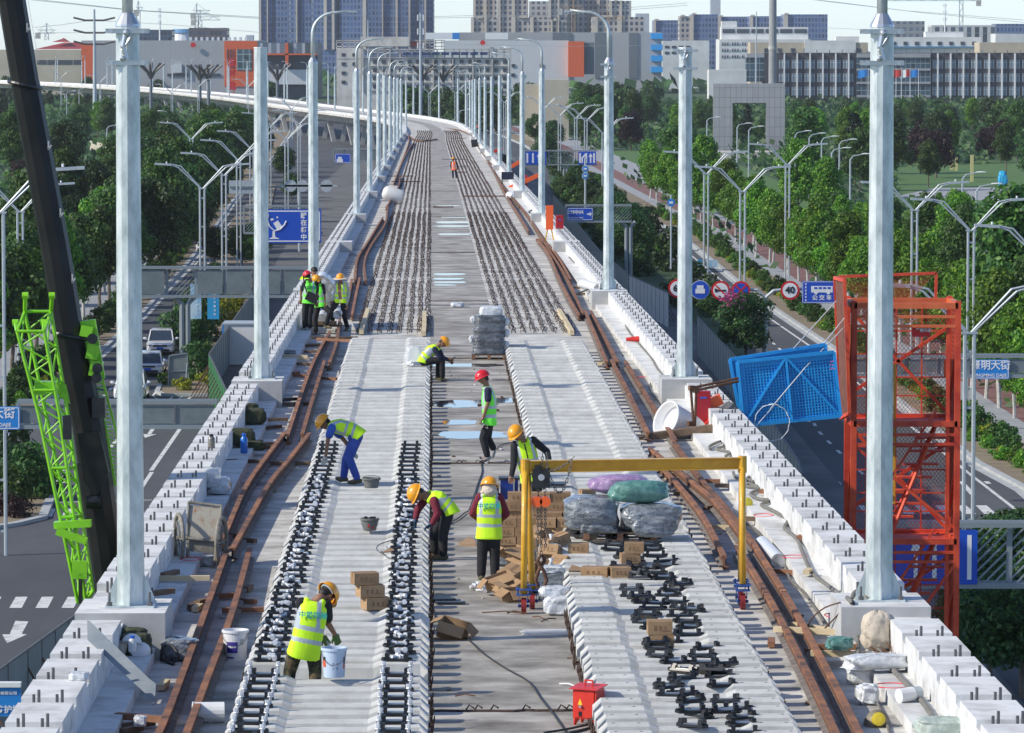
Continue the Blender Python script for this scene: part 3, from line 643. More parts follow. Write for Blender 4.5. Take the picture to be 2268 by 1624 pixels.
RL = [
 ([(7, 985, 1700), (7, 1100, 1440), (7, 1300, 900), (7, 1470, 420)], 'rusty rail at bottom left, nearest the ledge and the leaning board'),
 ([(7, 1180, 1680), (7, 1350, 1230), (7, 1500, 830), (7, 1612, 425)], 'rusty rail at bottom left, beside the white paint bucket'),
 ([(7, 1442, 360), (4, 1580, 1600), (4, 1700, 1420), (4, 1838, 1238)], 'rusty rail running past the wheelbarrow towards the tool bags'),
 ([(7, 1500, 430), (7, 1730, 20), (4, 1850, 1430), (4, 1995, 1245)], 'rusty rail ending just right of the wheelbarrow handles'),
 ([(4, 1855, 1255), (4, 1990, 860), (4, 2070, 690), (4, 2130, 590)], 'rusty rail alongside the left ledge behind the green tool bags'),
 ([(4, 1950, 1250), (4, 2030, 980), (4, 2095, 775)], 'short rusty rail behind the man in blue trousers'),
 ([(4, 2125, 790), (4, 2170, 660), (4, 2195, 500)], 'rusty rail whose near end lies under the crossed timber'),
 ([(5, 100, 480), (5, 130, 330), (5, 150, 240)], 'rusty rail standing right behind the shirtless man'),
 ([(5, 50, 470), (5, 85, 330), (5, 100, 250)], 'rusty rail just left of the shirtless man\'s legs'),
 ([(5, 120, 255), (5, 135, 120), (5, 190, 30), (2, 300, 1400)], 'bent rusty rail in the far left bundle, on its left side'),
 ([(5, 190, 258), (5, 180, 140), (5, 225, 30), (2, 315, 1440), (2, 330, 1330)], 'bent rusty rail in the far left bundle, on its right side'),
 ([(2, 320, 1340), (2, 400, 1200), (2, 410, 1130)], 'bent rusty rail passing the white drum'),
 ([(2, 370, 1180), (2, 440, 1010), (2, 500, 915)], 'rusty rail left of the far man in orange'),
 ([(2, 400, 1100), (2, 470, 900), (2, 440, 850)], 'rusty rail at the far left end of the bed'),
 ([(2, 440, 850), (2, 520, 905), (2, 650, 895)], 'rusty rail lying crosswise at the far end of the bed'),
 ([(9, 1085, 1690), (9, 900, 1290), (9, 640, 780), (9, 415, 410)], 'rusty rail at bottom right, the left one of the long pair'),
 ([(9, 1240, 1690), (9, 1040, 1290), (9, 760, 780), (9, 505, 370)], 'rusty rail at bottom right, the right one of the long pair'),
 ([(9, 330, 480), (9, 190, 210), (9, 20, 0), (6, -110, 1430)], 'rusty rail ending beyond the yellow hoist frame with its end face showing'),
 ([(9, 520, 390), (9, 340, 160), (9, 200, 0), (6, 0, 1290)], 'rusty rail running under the right leg of the yellow hoist frame'),
 ([(9, 440, 330), (9, 270, 120), (9, 130, 0), (6, -150, 1340)], 'rusty rail tucked between two others right of the hoist frame'),
 ([(5, 2010, 1240), (5, 1890, 990), (5, 1775, 770)], 'rusty rail left of the white barrel'),
 ([(5, 2190, 1290), (5, 2040, 1060), (5, 1865, 780)], 'rusty rail behind the white barrel'),
 ([(5, 1745, 785), (5, 1680, 630), (5, 1605, 455)], 'rusty rail beside the right sleepers, left one of the middle pair'),
 ([(5, 1815, 785), (5, 1730, 620), (5, 1642, 455)], 'rusty rail beside the right sleepers, right one of the middle pair'),
 ([(5, 1565, 480), (5, 1500, 370), (5, 1440, 250), (5, 1365, 80), (5, 1300, 0)], 'bent rusty rail on the outside of the right curve of rails'),
 ([(5, 1590, 470), (5, 1490, 250), (5, 1370, 60), (5, 1330, 0), (2, 1290, 1540)], 'bent rusty rail in the middle of the right curve of rails'),
 ([(5, 1510, 250), (5, 1450, 140), (5, 1400, 70), (2, 1350, 1560)], 'bent rusty rail on the inside of the right curve of rails'),
 ([(2, 1380, 1624), (2, 1300, 1490), (2, 1220, 1370), (2, 1120, 1260)], 'bent rusty rail nearest the orange box stand'),
 ([(2, 1240, 1490), (2, 1180, 1390), (2, 1080, 1230), (2, 1010, 1090)], 'long bent rusty rail along the right of the stirrups'),
 ([(2, 1180, 1330), (2, 1060, 1180), (2, 990, 1060), (2, 930, 970)], 'bent rusty rail left of the blue chair'),
 ([(2, 1000, 1060), (2, 920, 960), (2, 900, 900), (2, 860, 860)], 'far rusty rail beside the black drum'),
 ([(2, 900, 900), (2, 830, 850), (2, 750, 830), (2, 640, 820)], 'far rusty rail following the bend of the deck'),
]
for pts, lab in RL: rail(pts, lab)
# ---------------------------------------------------------------- timbers and offcuts
def timber(c, x, y, ln, a, lab, w=.09, h=.07, m=WOOD, z=0, tilt=0, n='timber', g='timber offcuts on the deck', cat='timber'):
    b = MB(); R = Matrix.Rotation(a, 3, 'Z') @ Matrix.Rotation(tilt, 3, 'Y'); b.box((0, 0, h / 2), (ln, w, h), R=R)
    return tag(b.build(n, m, None, K(c, x, y, z)), lab, cat, g)
TB = [(7, 1395, 35, .55, .35, .2, 'pale timber on the ledge behind the wheelbarrow', WOODN), (7, 1470, 365, .45, .1, .02, 'dark timber block under the rails right of the wheelbarrow', WOOD), (7, 1600, 395, .3, -.6, .02, 'dark timber block at the near end of the right rail', WOOD),
 (7, 1445, 755, .32, .6, .02, 'short brown timber between the two rails', WOODR), (7, 1600, 705, .35, 1.4, .02, 'dark timber standing on edge beside the rail', WOOD), (7, 1595, 790, .28, -.5, .02, 'red-brown block on bare concrete', WOODR), (7, 1610, 845, .75, .12, .02, 'long pale timber lying crosswise above the paint bucket', WOODR),
 (7, 1240, 820, .4, 1.5, .02, 'upright-lying timber left of the rail, first of three', WOOD), (7, 1275, 830, .4, 1.45, .02, 'pale timber left of the rail, middle of three', WOODN), (7, 1310, 790, .4, 1.2, .06, 'dark timber left of the rail, last of three', WOOD),
 (7, 1020, 735, .6, .9, .25, 'greenish timber on the ledge beside the near left pole', WOOD), (7, 1095, 610, .5, 1.2, .2, 'small timber leaning on the left parapet', WOOD), (7, 1150, 640, .9, .05, .18, 'thin pale lath on the left ledge', WOODN),
 (7, 1055, 1330, .5, 1.5, .02, 'pale timber beside the foot of the leaning board', WOODN), (7, 920, 1545, .7, -.5, .1, 'timber on the heap at the bottom left', WOODR), (7, 880, 1590, .5, .8, .02, 'dark timber in the heap at the bottom left', WOOD), (7, 850, 1620, .4, 1.1, .02, 'dark timber at the bottom edge left', WOOD),
 (4, 1900, 1455, 1.0, .05, .02, 'long dark timber lying crosswise under the left rails', WOOD), (4, 1570, 1440, .9, -.3, .08, 'weathered timber left of the rails below the blue bottle', WOOD), (4, 1490, 1440, .3, .8, .1, 'dark block near the blue bottle', WOOD), (4, 1500, 1460, .35, -.6, .02, 'second dark block near the blue bottle', WOOD),
 (4, 1710, 1330, .5, .5, .02, 'timber stacked between ledge and rail, upper one', WOOD), (4, 1700, 1350, .5, .1, .02, 'timber stacked between ledge and rail, lower one', WOOD), (4, 1760, 1220, .5, .9, .02, 'brown timber near the green tool bag', WOOD), (4, 1790, 1170, .45, .2, .1, 'brown timber on the stack near the green tool bag', WOOD),
 (4, 1850, 1070, .5, -.2, .02, 'timber heap piece in front of the second left plinth', WOOD), (4, 1860, 1040, .5, .7, .08, 'upper timber heap piece in front of the second left plinth', WOOD), (4, 1950, 1070, .4, .3, .02, 'timber against the rail near the second plinth', WOOD), (4, 1935, 885, .35, -.3, .02, 'brown timber block by the rail', WOODR),
 (4, 1910, 870, .3, 1.2, .02, 'small brown block by the rail', WOODR), (4, 2110, 905, .55, -.5, .05, 'timber lying between rail and sleepers', WOODR), (4, 1960, 810, .7, -.15, .02, 'dark timber crossing the rails behind', WOOD), (4, 1885, 780, .9, .1, .1, 'long brown timber on the left ledge', WOODN), (4, 1880, 760, .9, -.25, .15, 'long upper timber on the left ledge', WOODN),
 (4, 2015, 690, .6, .5, .02, 'timber under the rail behind', WOOD), (4, 2020, 730, .5, -.1, .02, 'timber beside the rail behind', WOOD), (4, 2170, 655, 1.4, -.7, .2, 'long dark timber crossed over the rails', WOODR), (4, 2160, 640, 1.3, .05, .17, 'pale timber crossed over the rails', WOOD),
 (9, 245, 180, .4, 1.0, .04, 'dark hooked offcut between the right rails', WOOD), (9, 330, 310, .62, -.35, .03, 'pale timber between the right rails', WOODN), (9, 720, 600, .55, -.65, .02, 'brown timber right of the long pair of rails', WOODR), (9, 635, 1055, .5, 1.5, .02, 'brown block left of the long pair of rails', WOODR),
 (9, 870, 595, .3, 1.35, .2, 'new yellow timber block on the right ledge', WOODN), (9, 825, 375, .24, 1.3, .2, 'dark timber block on the right ledge by the hose', WOODR), (9, 505, 255, .35, -.5, .08, 'dark timber on the ledge edge near the yellow post', WOOD), (9, 345, 40, .4, -.35, .05, 'grey timber block by the right ledge', WOOD), (9, 250, 10, .3, -.2, .05, 'small brown block by the right ledge', WOODR),
 (9, 585, 75, .25, 1.2, .2, 'brown block on the right ledge under the hose', WOODR), (9, 960, 985, 1.3, -.4, .14, 'long pale timber on the heap by the right plinth', WOODN), (9, 900, 960, .8, -.9, .05, 'rough pale timber on the heap by the right plinth', WOODN), (9, 1070, 1130, .7, -.2, .1, 'timber at the front of the heap by the right plinth', WOODN), (9, 1000, 1110, .6, .2, .03, 'dark timber low in the heap by the right plinth', WOOD), (9, 1060, 1085, .5, -.1, .16, 'red-brown timber on the heap by the right plinth', WOODR),
 (9, 60, 90, .3, .4, .06, 'dark wedge by the rail beyond the hoist', WOOD), (5, 2155, 1530, .4, 1.2, .03, 'weathered block between sleepers and rails under the yellow beam', WOODN), (5, 2170, 1560, .35, .8, .03, 'second weathered block under the yellow beam', WOODN), (5, 2010, 1290, .5, .3, .03, 'dark timber under the plank of the trestle', WOOD), (5, 1745, 808, .5, -.3, .02, 'pale timber under the middle pair of rails', WOODN), (5, 1610, 355, .5, .0, .02, 'dark timber under the bent rails', WOOD), (5, 1545, 315, .5, .0, .02, 'dark timber behind the bent rails', WOOD)]
for c, x, y, ln, a, z, lab, m in TB: timber(c, x, y, ln, a, lab, m=m, z=z)
def newt(c, pts, lab):       # new yellowish squared timbers lying along the deck
    for i, (a, b_) in enumerate(zip(pts, pts[1:])):
        p, q = K(c, *a, .1), K(c, *b_, .1); b = MB(); b.beam(V((0, 0, 0)), (q - p) * .97, .13, .13); tag(b.build('timber', WOODN, None, p), lab % ['front', 'middle', 'rear'][i], 'timber', 'new squared timbers laid between the stirrups')
newt(5, [(160, 595), (178, 530), (205, 450)], 'new yellow timber in the left line of two, the %s piece'); newt(5, [(562, 605), (567, 540), (566, 470)], 'new yellow timber left of the bare strip, the %s piece'); newt(5, [(1520, 600), (1480, 530), (1435, 455)], 'new yellow timber in the right stirrup field, the %s piece')
for x, y, ln in ((810, 1115, .9), (690, 1340, 1.2), (970, 1270, 3.2), (400, 1140, 2.4), (450, 1175, 2.2), (380, 1140, 1.5), (560, 905, 4.0), (790, 895, 2)):
    timber(2, x, y, ln, rnd.uniform(-.06, .06), {810: 'rusty bar in front of the far man in orange', 690: 'rusty steel offcut on the bare strip', 970: 'long rusty bar across the right stirrups', 400: 'long rusty bar across the left stirrups', 450: 'rusty bar just in front of the long one on the left', 380: 'short rusty bar by the far left rails', 560: 'long rusty bar across the far end of the bed', 790: 'small rusty bar at the far right of the bed'}[x], m=RUSTD, z=.05, n='steel_bar', g='rusty bars across the bed', cat='steel bar')
# ---------------------------------------------------------------- cartons
def carton(p, sz, rz, lab, g=None, open_=False, tape=True, rot=None):
    t = thing('carton', lab, 'cardboard box', p, rz, g, rot); w, d, h = sz; b = MB()
    if not open_: b.box((0, 0, h / 2), (w, d, h))
    else:
        for (cx, cy, sx, sy) in ((0, -d / 2, w, .01), (0, d / 2, w, .01), (-w / 2, 0, .01, d - .02), (w / 2, 0, .01, d - .02)): b.box((cx, cy, h / 2), (sx, sy, h))
        b.box((0, 0, .005), (w - .02, d - .02, .01))
        for (cx, cy, ax, sg, l) in ((-w / 2, 0, 'Y', -1, d), (w / 2, 0, 'Y', 1, d), (0, -d / 2, 'X', -1, w)):
            R = Matrix.Rotation((.6 if ax == 'Y' else -.7) * sg, 3, ax); o = R @ V((sg * .08 if ax == 'Y' else 0, sg * .08 if ax == 'X' else 0, 0))
            b.box((cx + o.x, cy + o.y, h + o.z), (.16, l, .008) if ax == 'Y' else (l, .16, .008), R=R)
    b.build('box', CARD, t)
    if tape and not open_:
        b = MB(); b.box((0, 0, h + .0015), (w + .004, .05, .003)); b.box((-w / 2 - .0015, 0, h - .03), (.003, .05, .06)); b.box((w / 2 + .0015, 0, h - .03), (.003, .05, .06)); b.build('tape', CARDI, t)
    b = MB(); r = random.Random(int(abs(p[0]) * 977))
    for k in range(3): b.box((-w * .22 + k * w * .2, -d / 2 - .0015, h * .5), (w * .09, .003, h * .35))
    b.box((w * .2, -d / 2 - .0017, h * .3), (w * .3, .003, h * .06)); b.build('printed_marks', CARDI, t)
    return t
CS = (.30, .22, .14)
def cs(*a): return tuple(a)
for i, (x, y) in enumerate(((262, 822), (244, 775), (226, 722))): carton(K(8, x, 825, .33) + V((-.035 * i - .02, .05, .165 * i)), (.33, .26, .155), .35 - .05 * i, 'small brown carton on the left sleepers, %s of its stack of three' % ['bottom', 'middle', 'top'][i], 'cartons stacked on the left sleepers')
carton(K(8, 1562, 462, .36), (.30, .24, .15), -.05, 'brown carton alone on the right sleepers, left of the stacked pair')
carton(K(8, 1895, 525, .33), (.28, .22, .14), .1, 'brown carton under another among the scattered plates, far pair'); carton(K(8, 1912, 525, .33) + V((.02, 0, .145)), (.28, .22, .15), -.05, 'brown carton on top of another, far pair among the plates')
carton(K(8, 1672, 610, .33), (.38, .26, .13), -.2, 'low wide carton on the right sleepers with scribbled marks'); carton(K(8, 1832, 615, .33), (.28, .24, .14), .1, 'brown carton right of the low wide one')
carton(K(8, 2096, 1062, .33), (.31, .24, .15), 0, 'brown carton under another, near pair among the plates'); carton(K(8, 2085, 1062, .33) + V((0, 0, .155)), (.30, .24, .165), .05, 'brown carton with a pale label on top of the near pair')
carton(K(8, 1618, 100, .36), (.24, .2, .13), .3, 'small carton behind the wrapped bundles')
def flatcard(c, pts, lab, h=0):
    q = [K(c, x, y, h + .012) for x, y in pts]; o = q[0].copy(); b = MB(); b.slab([p - o for p in q], .01, (0, 0, 1)); return tag(b.build('cardboard_sheet', CARD, None, o), lab, 'cardboard', 'flattened cardboard on the strip')
flatcard(8, [(620, 1010), (700, 985), (840, 990), (900, 982), (860, 1018), (740, 1025)], 'flattened cardboard under the open carton')
carton(K(8, 745, 1005, .02), (.36, .24, .22), -.25, 'open carton lying on flattened cardboard on the bare strip', open_=True, rot=(.2, .25, -.25))
flatcard(8, [(780, 400), (860, 355), (895, 380), (905, 420), (800, 412)], 'torn cardboard left of the woman in yellow helmet')
flatcard(8, [(285, 460), (350, 425), (378, 445), (330, 455)], 'scrap of cardboard on the left sleepers', .36)
flatcard(8, [(1495, 575), (1520, 535), (1600, 560), (1610, 575)], 'bent cardboard flap on the edge of the right sleepers', .36)
# the pile by the yellow leg: rows of cartons
idx = 0
def pile(c, x, y, n, rows, x0, sz, lab, depth=1):
    global idx
    base = K(c, x, y)
    for r in range(rows):
        for k in range(n):
            idx += 1; p = base + V((x0 + k * (sz[0] + .01) + (r % 2) * .03, rnd.uniform(-.03, .03), r * (sz[2] + .003)))
            o = carton(p, sz, rnd.gauss(0, .06), 'carton in the %s, %s row up, %s from left' % (lab, ORD[r], ORD[k]), 'cartons piled behind the yellow leg')
pile(8, 1085, 470, 4, 4, 0, (.30, .24, .14), 'front pile by the yellow leg')
pile(8, 1110, 420, 3, 6, .12, (.32, .26, .14), 'rear pile by the yellow leg')
pile(8, 1340, 450, 2, 4, .1, (.30, .24, .15), 'wrapped pile by the hook')
for i, (x, y, rr, op) in enumerate([(1120, 560, .4, 1), (1165, 600, -.5, 1), (1120, 640, .9, 0), (1150, 780, .5, 1), (1080, 760, -.7, 1), (1060, 700, .3, 1), (1380, 560, -.4, 0), (1340, 520, .7, 1), (1430, 530, .4, 0), (1440, 620, -.8, 0), (1240, 600, 1.1, 0), (1380, 600, .2, 0), (1240, 680, .5, 1), (1290, 720, .1, 0)]):
    z = [.25, .2, .1, 0, 0, .12, .25, .4, .35, .2, .15, .12, .02, 0][i]
    carton(K(8, x, y + 40 if z else y, 0) + V((0, .1, z)), (.30 + .03 * (i % 3), .24, .16 + .02 * (i % 2)), rr, ['crumpled open carton, upper left of the tumbled heap', 'open carton against the yellow leg', 'tipped carton low on the left of the heap', 'large torn carton at the front of the heap', 'torn carton flap at the front left of the heap', 'split carton beside the bolt heap', 'tipped carton right of the hook', 'open carton under the chain hook', 'brown carton at the right rear of the heap', 'carton leaning on the wrapped block', 'carton hidden behind the twin leg', 'carton under the hook', 'crushed open carton behind the caster', 'carton just behind the caster'][i], 'tumbled cartons under the hook', open_=bool(op), rot=(rr * .6 - .2, .35 * math.sin(i * 2.1), rr))
# ---------------------------------------------------------------- wrapped bundles, bags
def bag(p, r, m, lab, cat='bag', name='plastic_bag', seed=1, rz=0, sq=.5, wr=.12, g=None, tail=None, rx=0):
    rr = random.Random(seed); b = MB(); n, k = 40, 26; vs = []; ph = [rr.uniform(0, 6.3) for _ in range(9)]
    for i in range(k + 1):
        t = PI * i / k
        for j in range(n):
            a = 2 * PI * j / n; ca, sa, st, ct = math.cos(a), math.sin(a), math.sin(t), math.cos(t)
            f = lambda q, e: math.copysign(abs(q)**e, q)
            q = 1 + wr * (.45 * math.sin(3 * a + ph[0] + 2 * t) + .35 * math.sin(5 * t + 2 * a + ph[1]) + .22 * math.sin(9 * a - 4 * t + ph[2]) + .16 * math.sin(13 * t + 3 * a + ph[3]) + .14 * math.sin(17 * a + 5 * t + ph[4]))
            vs.append((r[0] * q * f(st, sq) * f(ca, sq), r[1] * q * f(st, sq) * f(sa, sq), r[2] * (1 - f(ct, sq) * (1 + .3 * (q - 1)))))
    b.add(vs, [(i * n + j, i * n + (j + 1) % n, (i + 1) * n + (j + 1) % n, (i + 1) * n + j) for i in range(k) for j in range(n)])
    if tail: b.tube([V(tail) * 0 + V((0, 0, r[2] * 1.9)), V((tail[0] * .4, tail[1], r[2] * 2 + tail[2] * .5)), V((tail[0], tail[1], r[2] * 2 + tail[2]))], [r[0] * .3, r[0] * .1, r[0] * .22], 10)
    return tag(b.build(name, m, None, p, smooth=True, rot=(rx, 0, rz)), lab, cat, g)
pz = K(8, 1830, 380, .33)
def pallet(p, w, d, lab, rz=0, m=WOOD):
    t = thing('pallet', lab, 'pallet', p, rz)
    for k in range(7): b = MB(); b.box((0, -d / 2 + .05 + k * (d - .1) / 6, .125), (w, .09, .02)); b.build('deck_board', m, t)
    for x in (-w / 2 + .05, 0, w / 2 - .05):
        b = MB(); b.box((x, 0, .068), (.09, d, .088)); b.build('bearer', WOODR, t)
    for k in (-1, 0, 1): b = MB(); b.box((0, k * (d / 2 - .06), .012), (w, .09, .02)); b.build('bottom_board', m, t)
    return t
pallet(pz + V((0, .35, 0)), 1.12, .95, 'low wooden pallet under the plastic-wrapped bundles on the right sleepers')
bag(pz + V((-.42, .2, .145)), (.42, .4, .26), GREYF, 'big bundle wrapped in grey plastic, left on the pallet', 'wrapped bundle', 'wrapped_bundle', 3, wr=.13, sq=.6)
bag(pz + V((-.32, -.02, .10)), (.30, .16, .12), GREYF, 'small clear-wrapped bundle low at the front left of the pallet', 'wrapped bundle', 'wrapped_bundle', 13, wr=.2, sq=.7)
bag(pz + V((.46, .2, .135)), (.46, .42, .21), GREYF, 'big bundle wrapped in grey plastic, right on the pallet', 'wrapped bundle', 'wrapped_bundle', 5, wr=.12, sq=.5)
bag(pz + V((.5, -.1, .06)), (.34, .2, .17), GREYF, 'grey wrapped bundle hanging over the right front corner of the pallet', 'wrapped bundle', 'wrapped_bundle', 6, wr=.16, sq=.6)
bag(pz + V((.02, .45, .66)), (.46, .22, .15), PURP, 'purple plastic sack on top of the grey bundles', 'sack', 'sack', 8, rz=.08, sq=.75, wr=.12)
bag(pz + V((.30, .15, .56)), (.46, .2, .17), TEAL, 'green plastic sack lying across the grey bundles', 'sack', 'sack', 9, rz=.16, sq=.75, wr=.12)
o = bpy.context.scene.objects[-1]
# tall wrapped stack on a pallet
pw = K(5, 985, 775)
pallet(pw + V((0, .3, 0)), .92, .7, 'wooden pallet under the tall wrapped stack on the bare strip')
t = thing('wrapped_stack', 'tall stack of blocks wrapped in torn grey plastic, standing on the bare strip', 'wrapped stack', pw + V((0, .3, .14)))
b = MB(); rr = random.Random(4); n = 32; vs = []
for i in range(34):
    z = i * 1.02 / 33; wv = .42 - .03 * i / 33 + .012 * math.sin(i * .7) + rr.uniform(-.014, .014); sh = -.02 + .05 * i / 33 + .01 * math.sin(i * .9)
    for j in range(n): a = 2 * PI * j / n; e = .38; vs.append((sh + wv * math.copysign(abs(math.cos(a))**e, math.cos(a)) * (1 + .045 * math.sin(j * 2.3 + i * .35) + rr.uniform(-.02, .02)), (wv - .1) * math.copysign(abs(math.sin(a))**e, math.sin(a)), z))
b.add(vs, [(i * n + j, i * n + (j + 1) % n, (i + 1) * n + (j + 1) % n, (i + 1) * n + j) for i in range(33) for j in range(n)] + [tuple(range(33 * n, 34 * n))]); b.build('wrapped_body', mat('wrapped_dark', (.045, .05, .058), .22, c2=(.17, .185, .2), scale=5, bump=1.6, detail=4, coat=.5, stretch=(1, 1, 2.5)), t, smooth=True)
bb = bag((0.05, 0, 1.0), (.30, .24, .13), CLEARW, None, None, 'top_bundle', 31, sq=.45, wr=.08); bb.parent = t
for i, (x, z) in enumerate(((.46, .75), (.47, .45), (-.46, .3), (-.42, .8), (.45, .15))):
    bb = bag((x, -.15, z), (.07, .05, .10), CLEARW, None, None, 'loose_film', 40 + i, sq=.9, wr=.4); bb.parent = t
# other bags
bag(K(8, 1385, 520, .12), (.17, .16, .14), CLEARW, 'white knotted plastic bag above the tumbled cartons', seed=21, tail=(.0, 0, .14), wr=.16)
b_ = MB(); b_.box((0, 0, .19), (.36, .3, .38)); tag(b_.build('wrapped_block', GREYF, None, K(8, 1385, 760)), 'square block wrapped in grey film under a white bag', 'wrapped block')
bag(K(8, 1385, 760) + V((0, 0, .38)), (.17, .14, .05), CLEARW, 'crumpled film bunched over the grey wrapped block', seed=22, wr=.2, tail=(.0, 0, .1))
bag(K(8, 1440, 860), (.21, .17, .13), CLEARW, 'white plastic sack slumped at the front right of the carton heap', seed=23, wr=.18); bag(K(8, 1425, 855) + V((-.05, .05, .22)), (.2, .14, .08), CLEARW, 'red-printed plastic sheet folded over the white sack', seed=24, wr=.2)
bag(K(8, 1150, 545), (.33, .18, .13), GREYF, 'grey film-wrapped slab beside the woman\'s legs', seed=25, wr=.1, sq=.4)
bag(K(8, 1405, 990), (.44, .22, .03), SHEET, 'flat sheet of clear plastic on the bare strip', 'plastic sheet', 'plastic_sheet', 26, wr=.2)
bag(K(5, 780, 435), (.22, .2, .08), CLEARW, 'white crumpled plastic on the bare strip beyond the wrapped stack', seed=27, wr=.2)
bag(K(4, 1375, 1500, .55) + V((0, 0, -.25)), (.14, .3, .16), SHEET, 'clear plastic film draped over the left parapet', 'plastic sheet', 'plastic_sheet', 28, wr=.25); bag(K(7, 1410, 80, .17), (.19, .2, .15), CLEARW, 'filled translucent bag on the ledge by the left parapet', seed=29, wr=.15)
bag(K(7, 510, 1285, .56), (.11, .09, .05), CLEARW, 'ball of white foam on a parapet block at bottom left', 'foam', 'foam_lump', 30, wr=.2)
bag(K(9, 1320, 1090, .16), (.21, .2, .25), CREAM, 'torn cream sack of scrap wire on the ledge before the right plinth', 'sack', 'sack', 33, wr=.18, sq=.8)
bag(K(9, 1330, 1210, .2), (.42, .15, .09), CLEARW, 'white woven sack draped over the right ledge', 'sack', 'sack', 34, rz=.25, wr=.2); bag(K(9, 1210, 1310, .0), (.16, .1, .10), CLEARW, 'white woven sack end hanging off the right ledge', 'sack', 'sack', 35, wr=.2)
bag(K(9, 1260, 1440), (.12, .12, .12), CLEARW, 'pink and white crumpled bag at the foot of the right ledge', seed=36, wr=.3)
bag(K(9, 1730, 1640, .16), (.28, .2, .10), mat('pale_green_sheet', (.34, .42, .37), .5, c2=(.5, .56, .5), scale=8, bump=1), 'pale green sack on the right ledge at the bottom edge', 'sack', 'sack', 37, wr=.2)
bag(K(9, 1075, 1085, .2), (.16, .12, .08), TEAL, 'pale green cloth on the timber heap', 'cloth', 'cloth', 38, wr=.25)
bag(K(5, 500, 810, .36), (.20, .18, .24), SHEET, 'clear plastic bag standing behind the seated man', seed=39, wr=.15); bag(K(5, 540, 815, .36), (.28, .14, .07), CLEARW, 'crumpled end of clear plastic bag trailing behind the seated man', seed=41, wr=.3)
bag(K(7, 1350, 545, .0), (.10, .1, .08), CLEARW, 'white rag under the wheelbarrow', seed=42, wr=.3); bag(K(4, 1870, 735, .17), (.16, .12, .05), GREYF, 'grey coil of strap on the left ledge', 'strap', 'strap_coil', 43, wr=.3)
bag(K(7, 905, 1580, .1), (.07, .07, .06), CLEARW, 'small crushed bottle on the timber at bottom left', 'bottle', 'crushed_bottle', 44, wr=.2)
# ---------------------------------------------------------------- people
def basis(z, yh):
    z = z.normalized(); y = yh - z * yh.dot(z)
    if y.length < .01: y = V((0, 1, 0)) - z * z.y
    y.normalize(); x = y.cross(z); return Matrix((x, y, z)).transposed()
def cap_(b, p, r0, q, r1, n=12):
    p, q = V(p), V(q); d = q - p; L0 = d.length
    if L0 < 1e-5: b.ball(p, r0, n, 8); return
    pts, rs = [], []; u = d / L0
    for k in range(0, 4): a = PI / 2 * (1 - k / 3); pts.append(p - u * r0 * math.sin(a)); rs.append(max(.0008, r0 * math.cos(a)))
    for k in range(0, 4): a = PI / 2 * k / 3; pts.append(q + u * r1 * math.sin(a)); rs.append(max(.0008, r1 * math.cos(a)))
    b.tube(pts, rs, n)
def loft(b, H, N, B, lat, st, n=24):
    # spine H->N with bulge vector B; st: (t, halfwidth, halfdepth)
    fr = []
    for t, wd, dp in st:
        c = H + (N - H) * t + B * (4 * t * (1 - t) if 0 < t < 1 else 0); d = (N - H) + B * (4 - 8 * min(max(t, 0), 1)); d.normalize(); x = lat - d * lat.dot(d); x.normalize(); y = d.cross(x)
        fr.append([c + x * wd * math.copysign(abs(math.cos(a))**.8, math.cos(a)) + y * dp * math.copysign(abs(math.sin(a))**.8, math.sin(a)) for a in [2 * PI * j / n for j in range(n)]])
    vs = [p for f in fr for p in f]; k = len(fr)
    b.add(vs, [(i * n + j, i * n + (j + 1) % n, (i + 1) * n + (j + 1) % n, (i + 1) * n + j) for i in range(k - 1) for j in range(n)] + [tuple(range(n - 1, -1, -1)), tuple((k - 1) * n + j for j in range(n))])
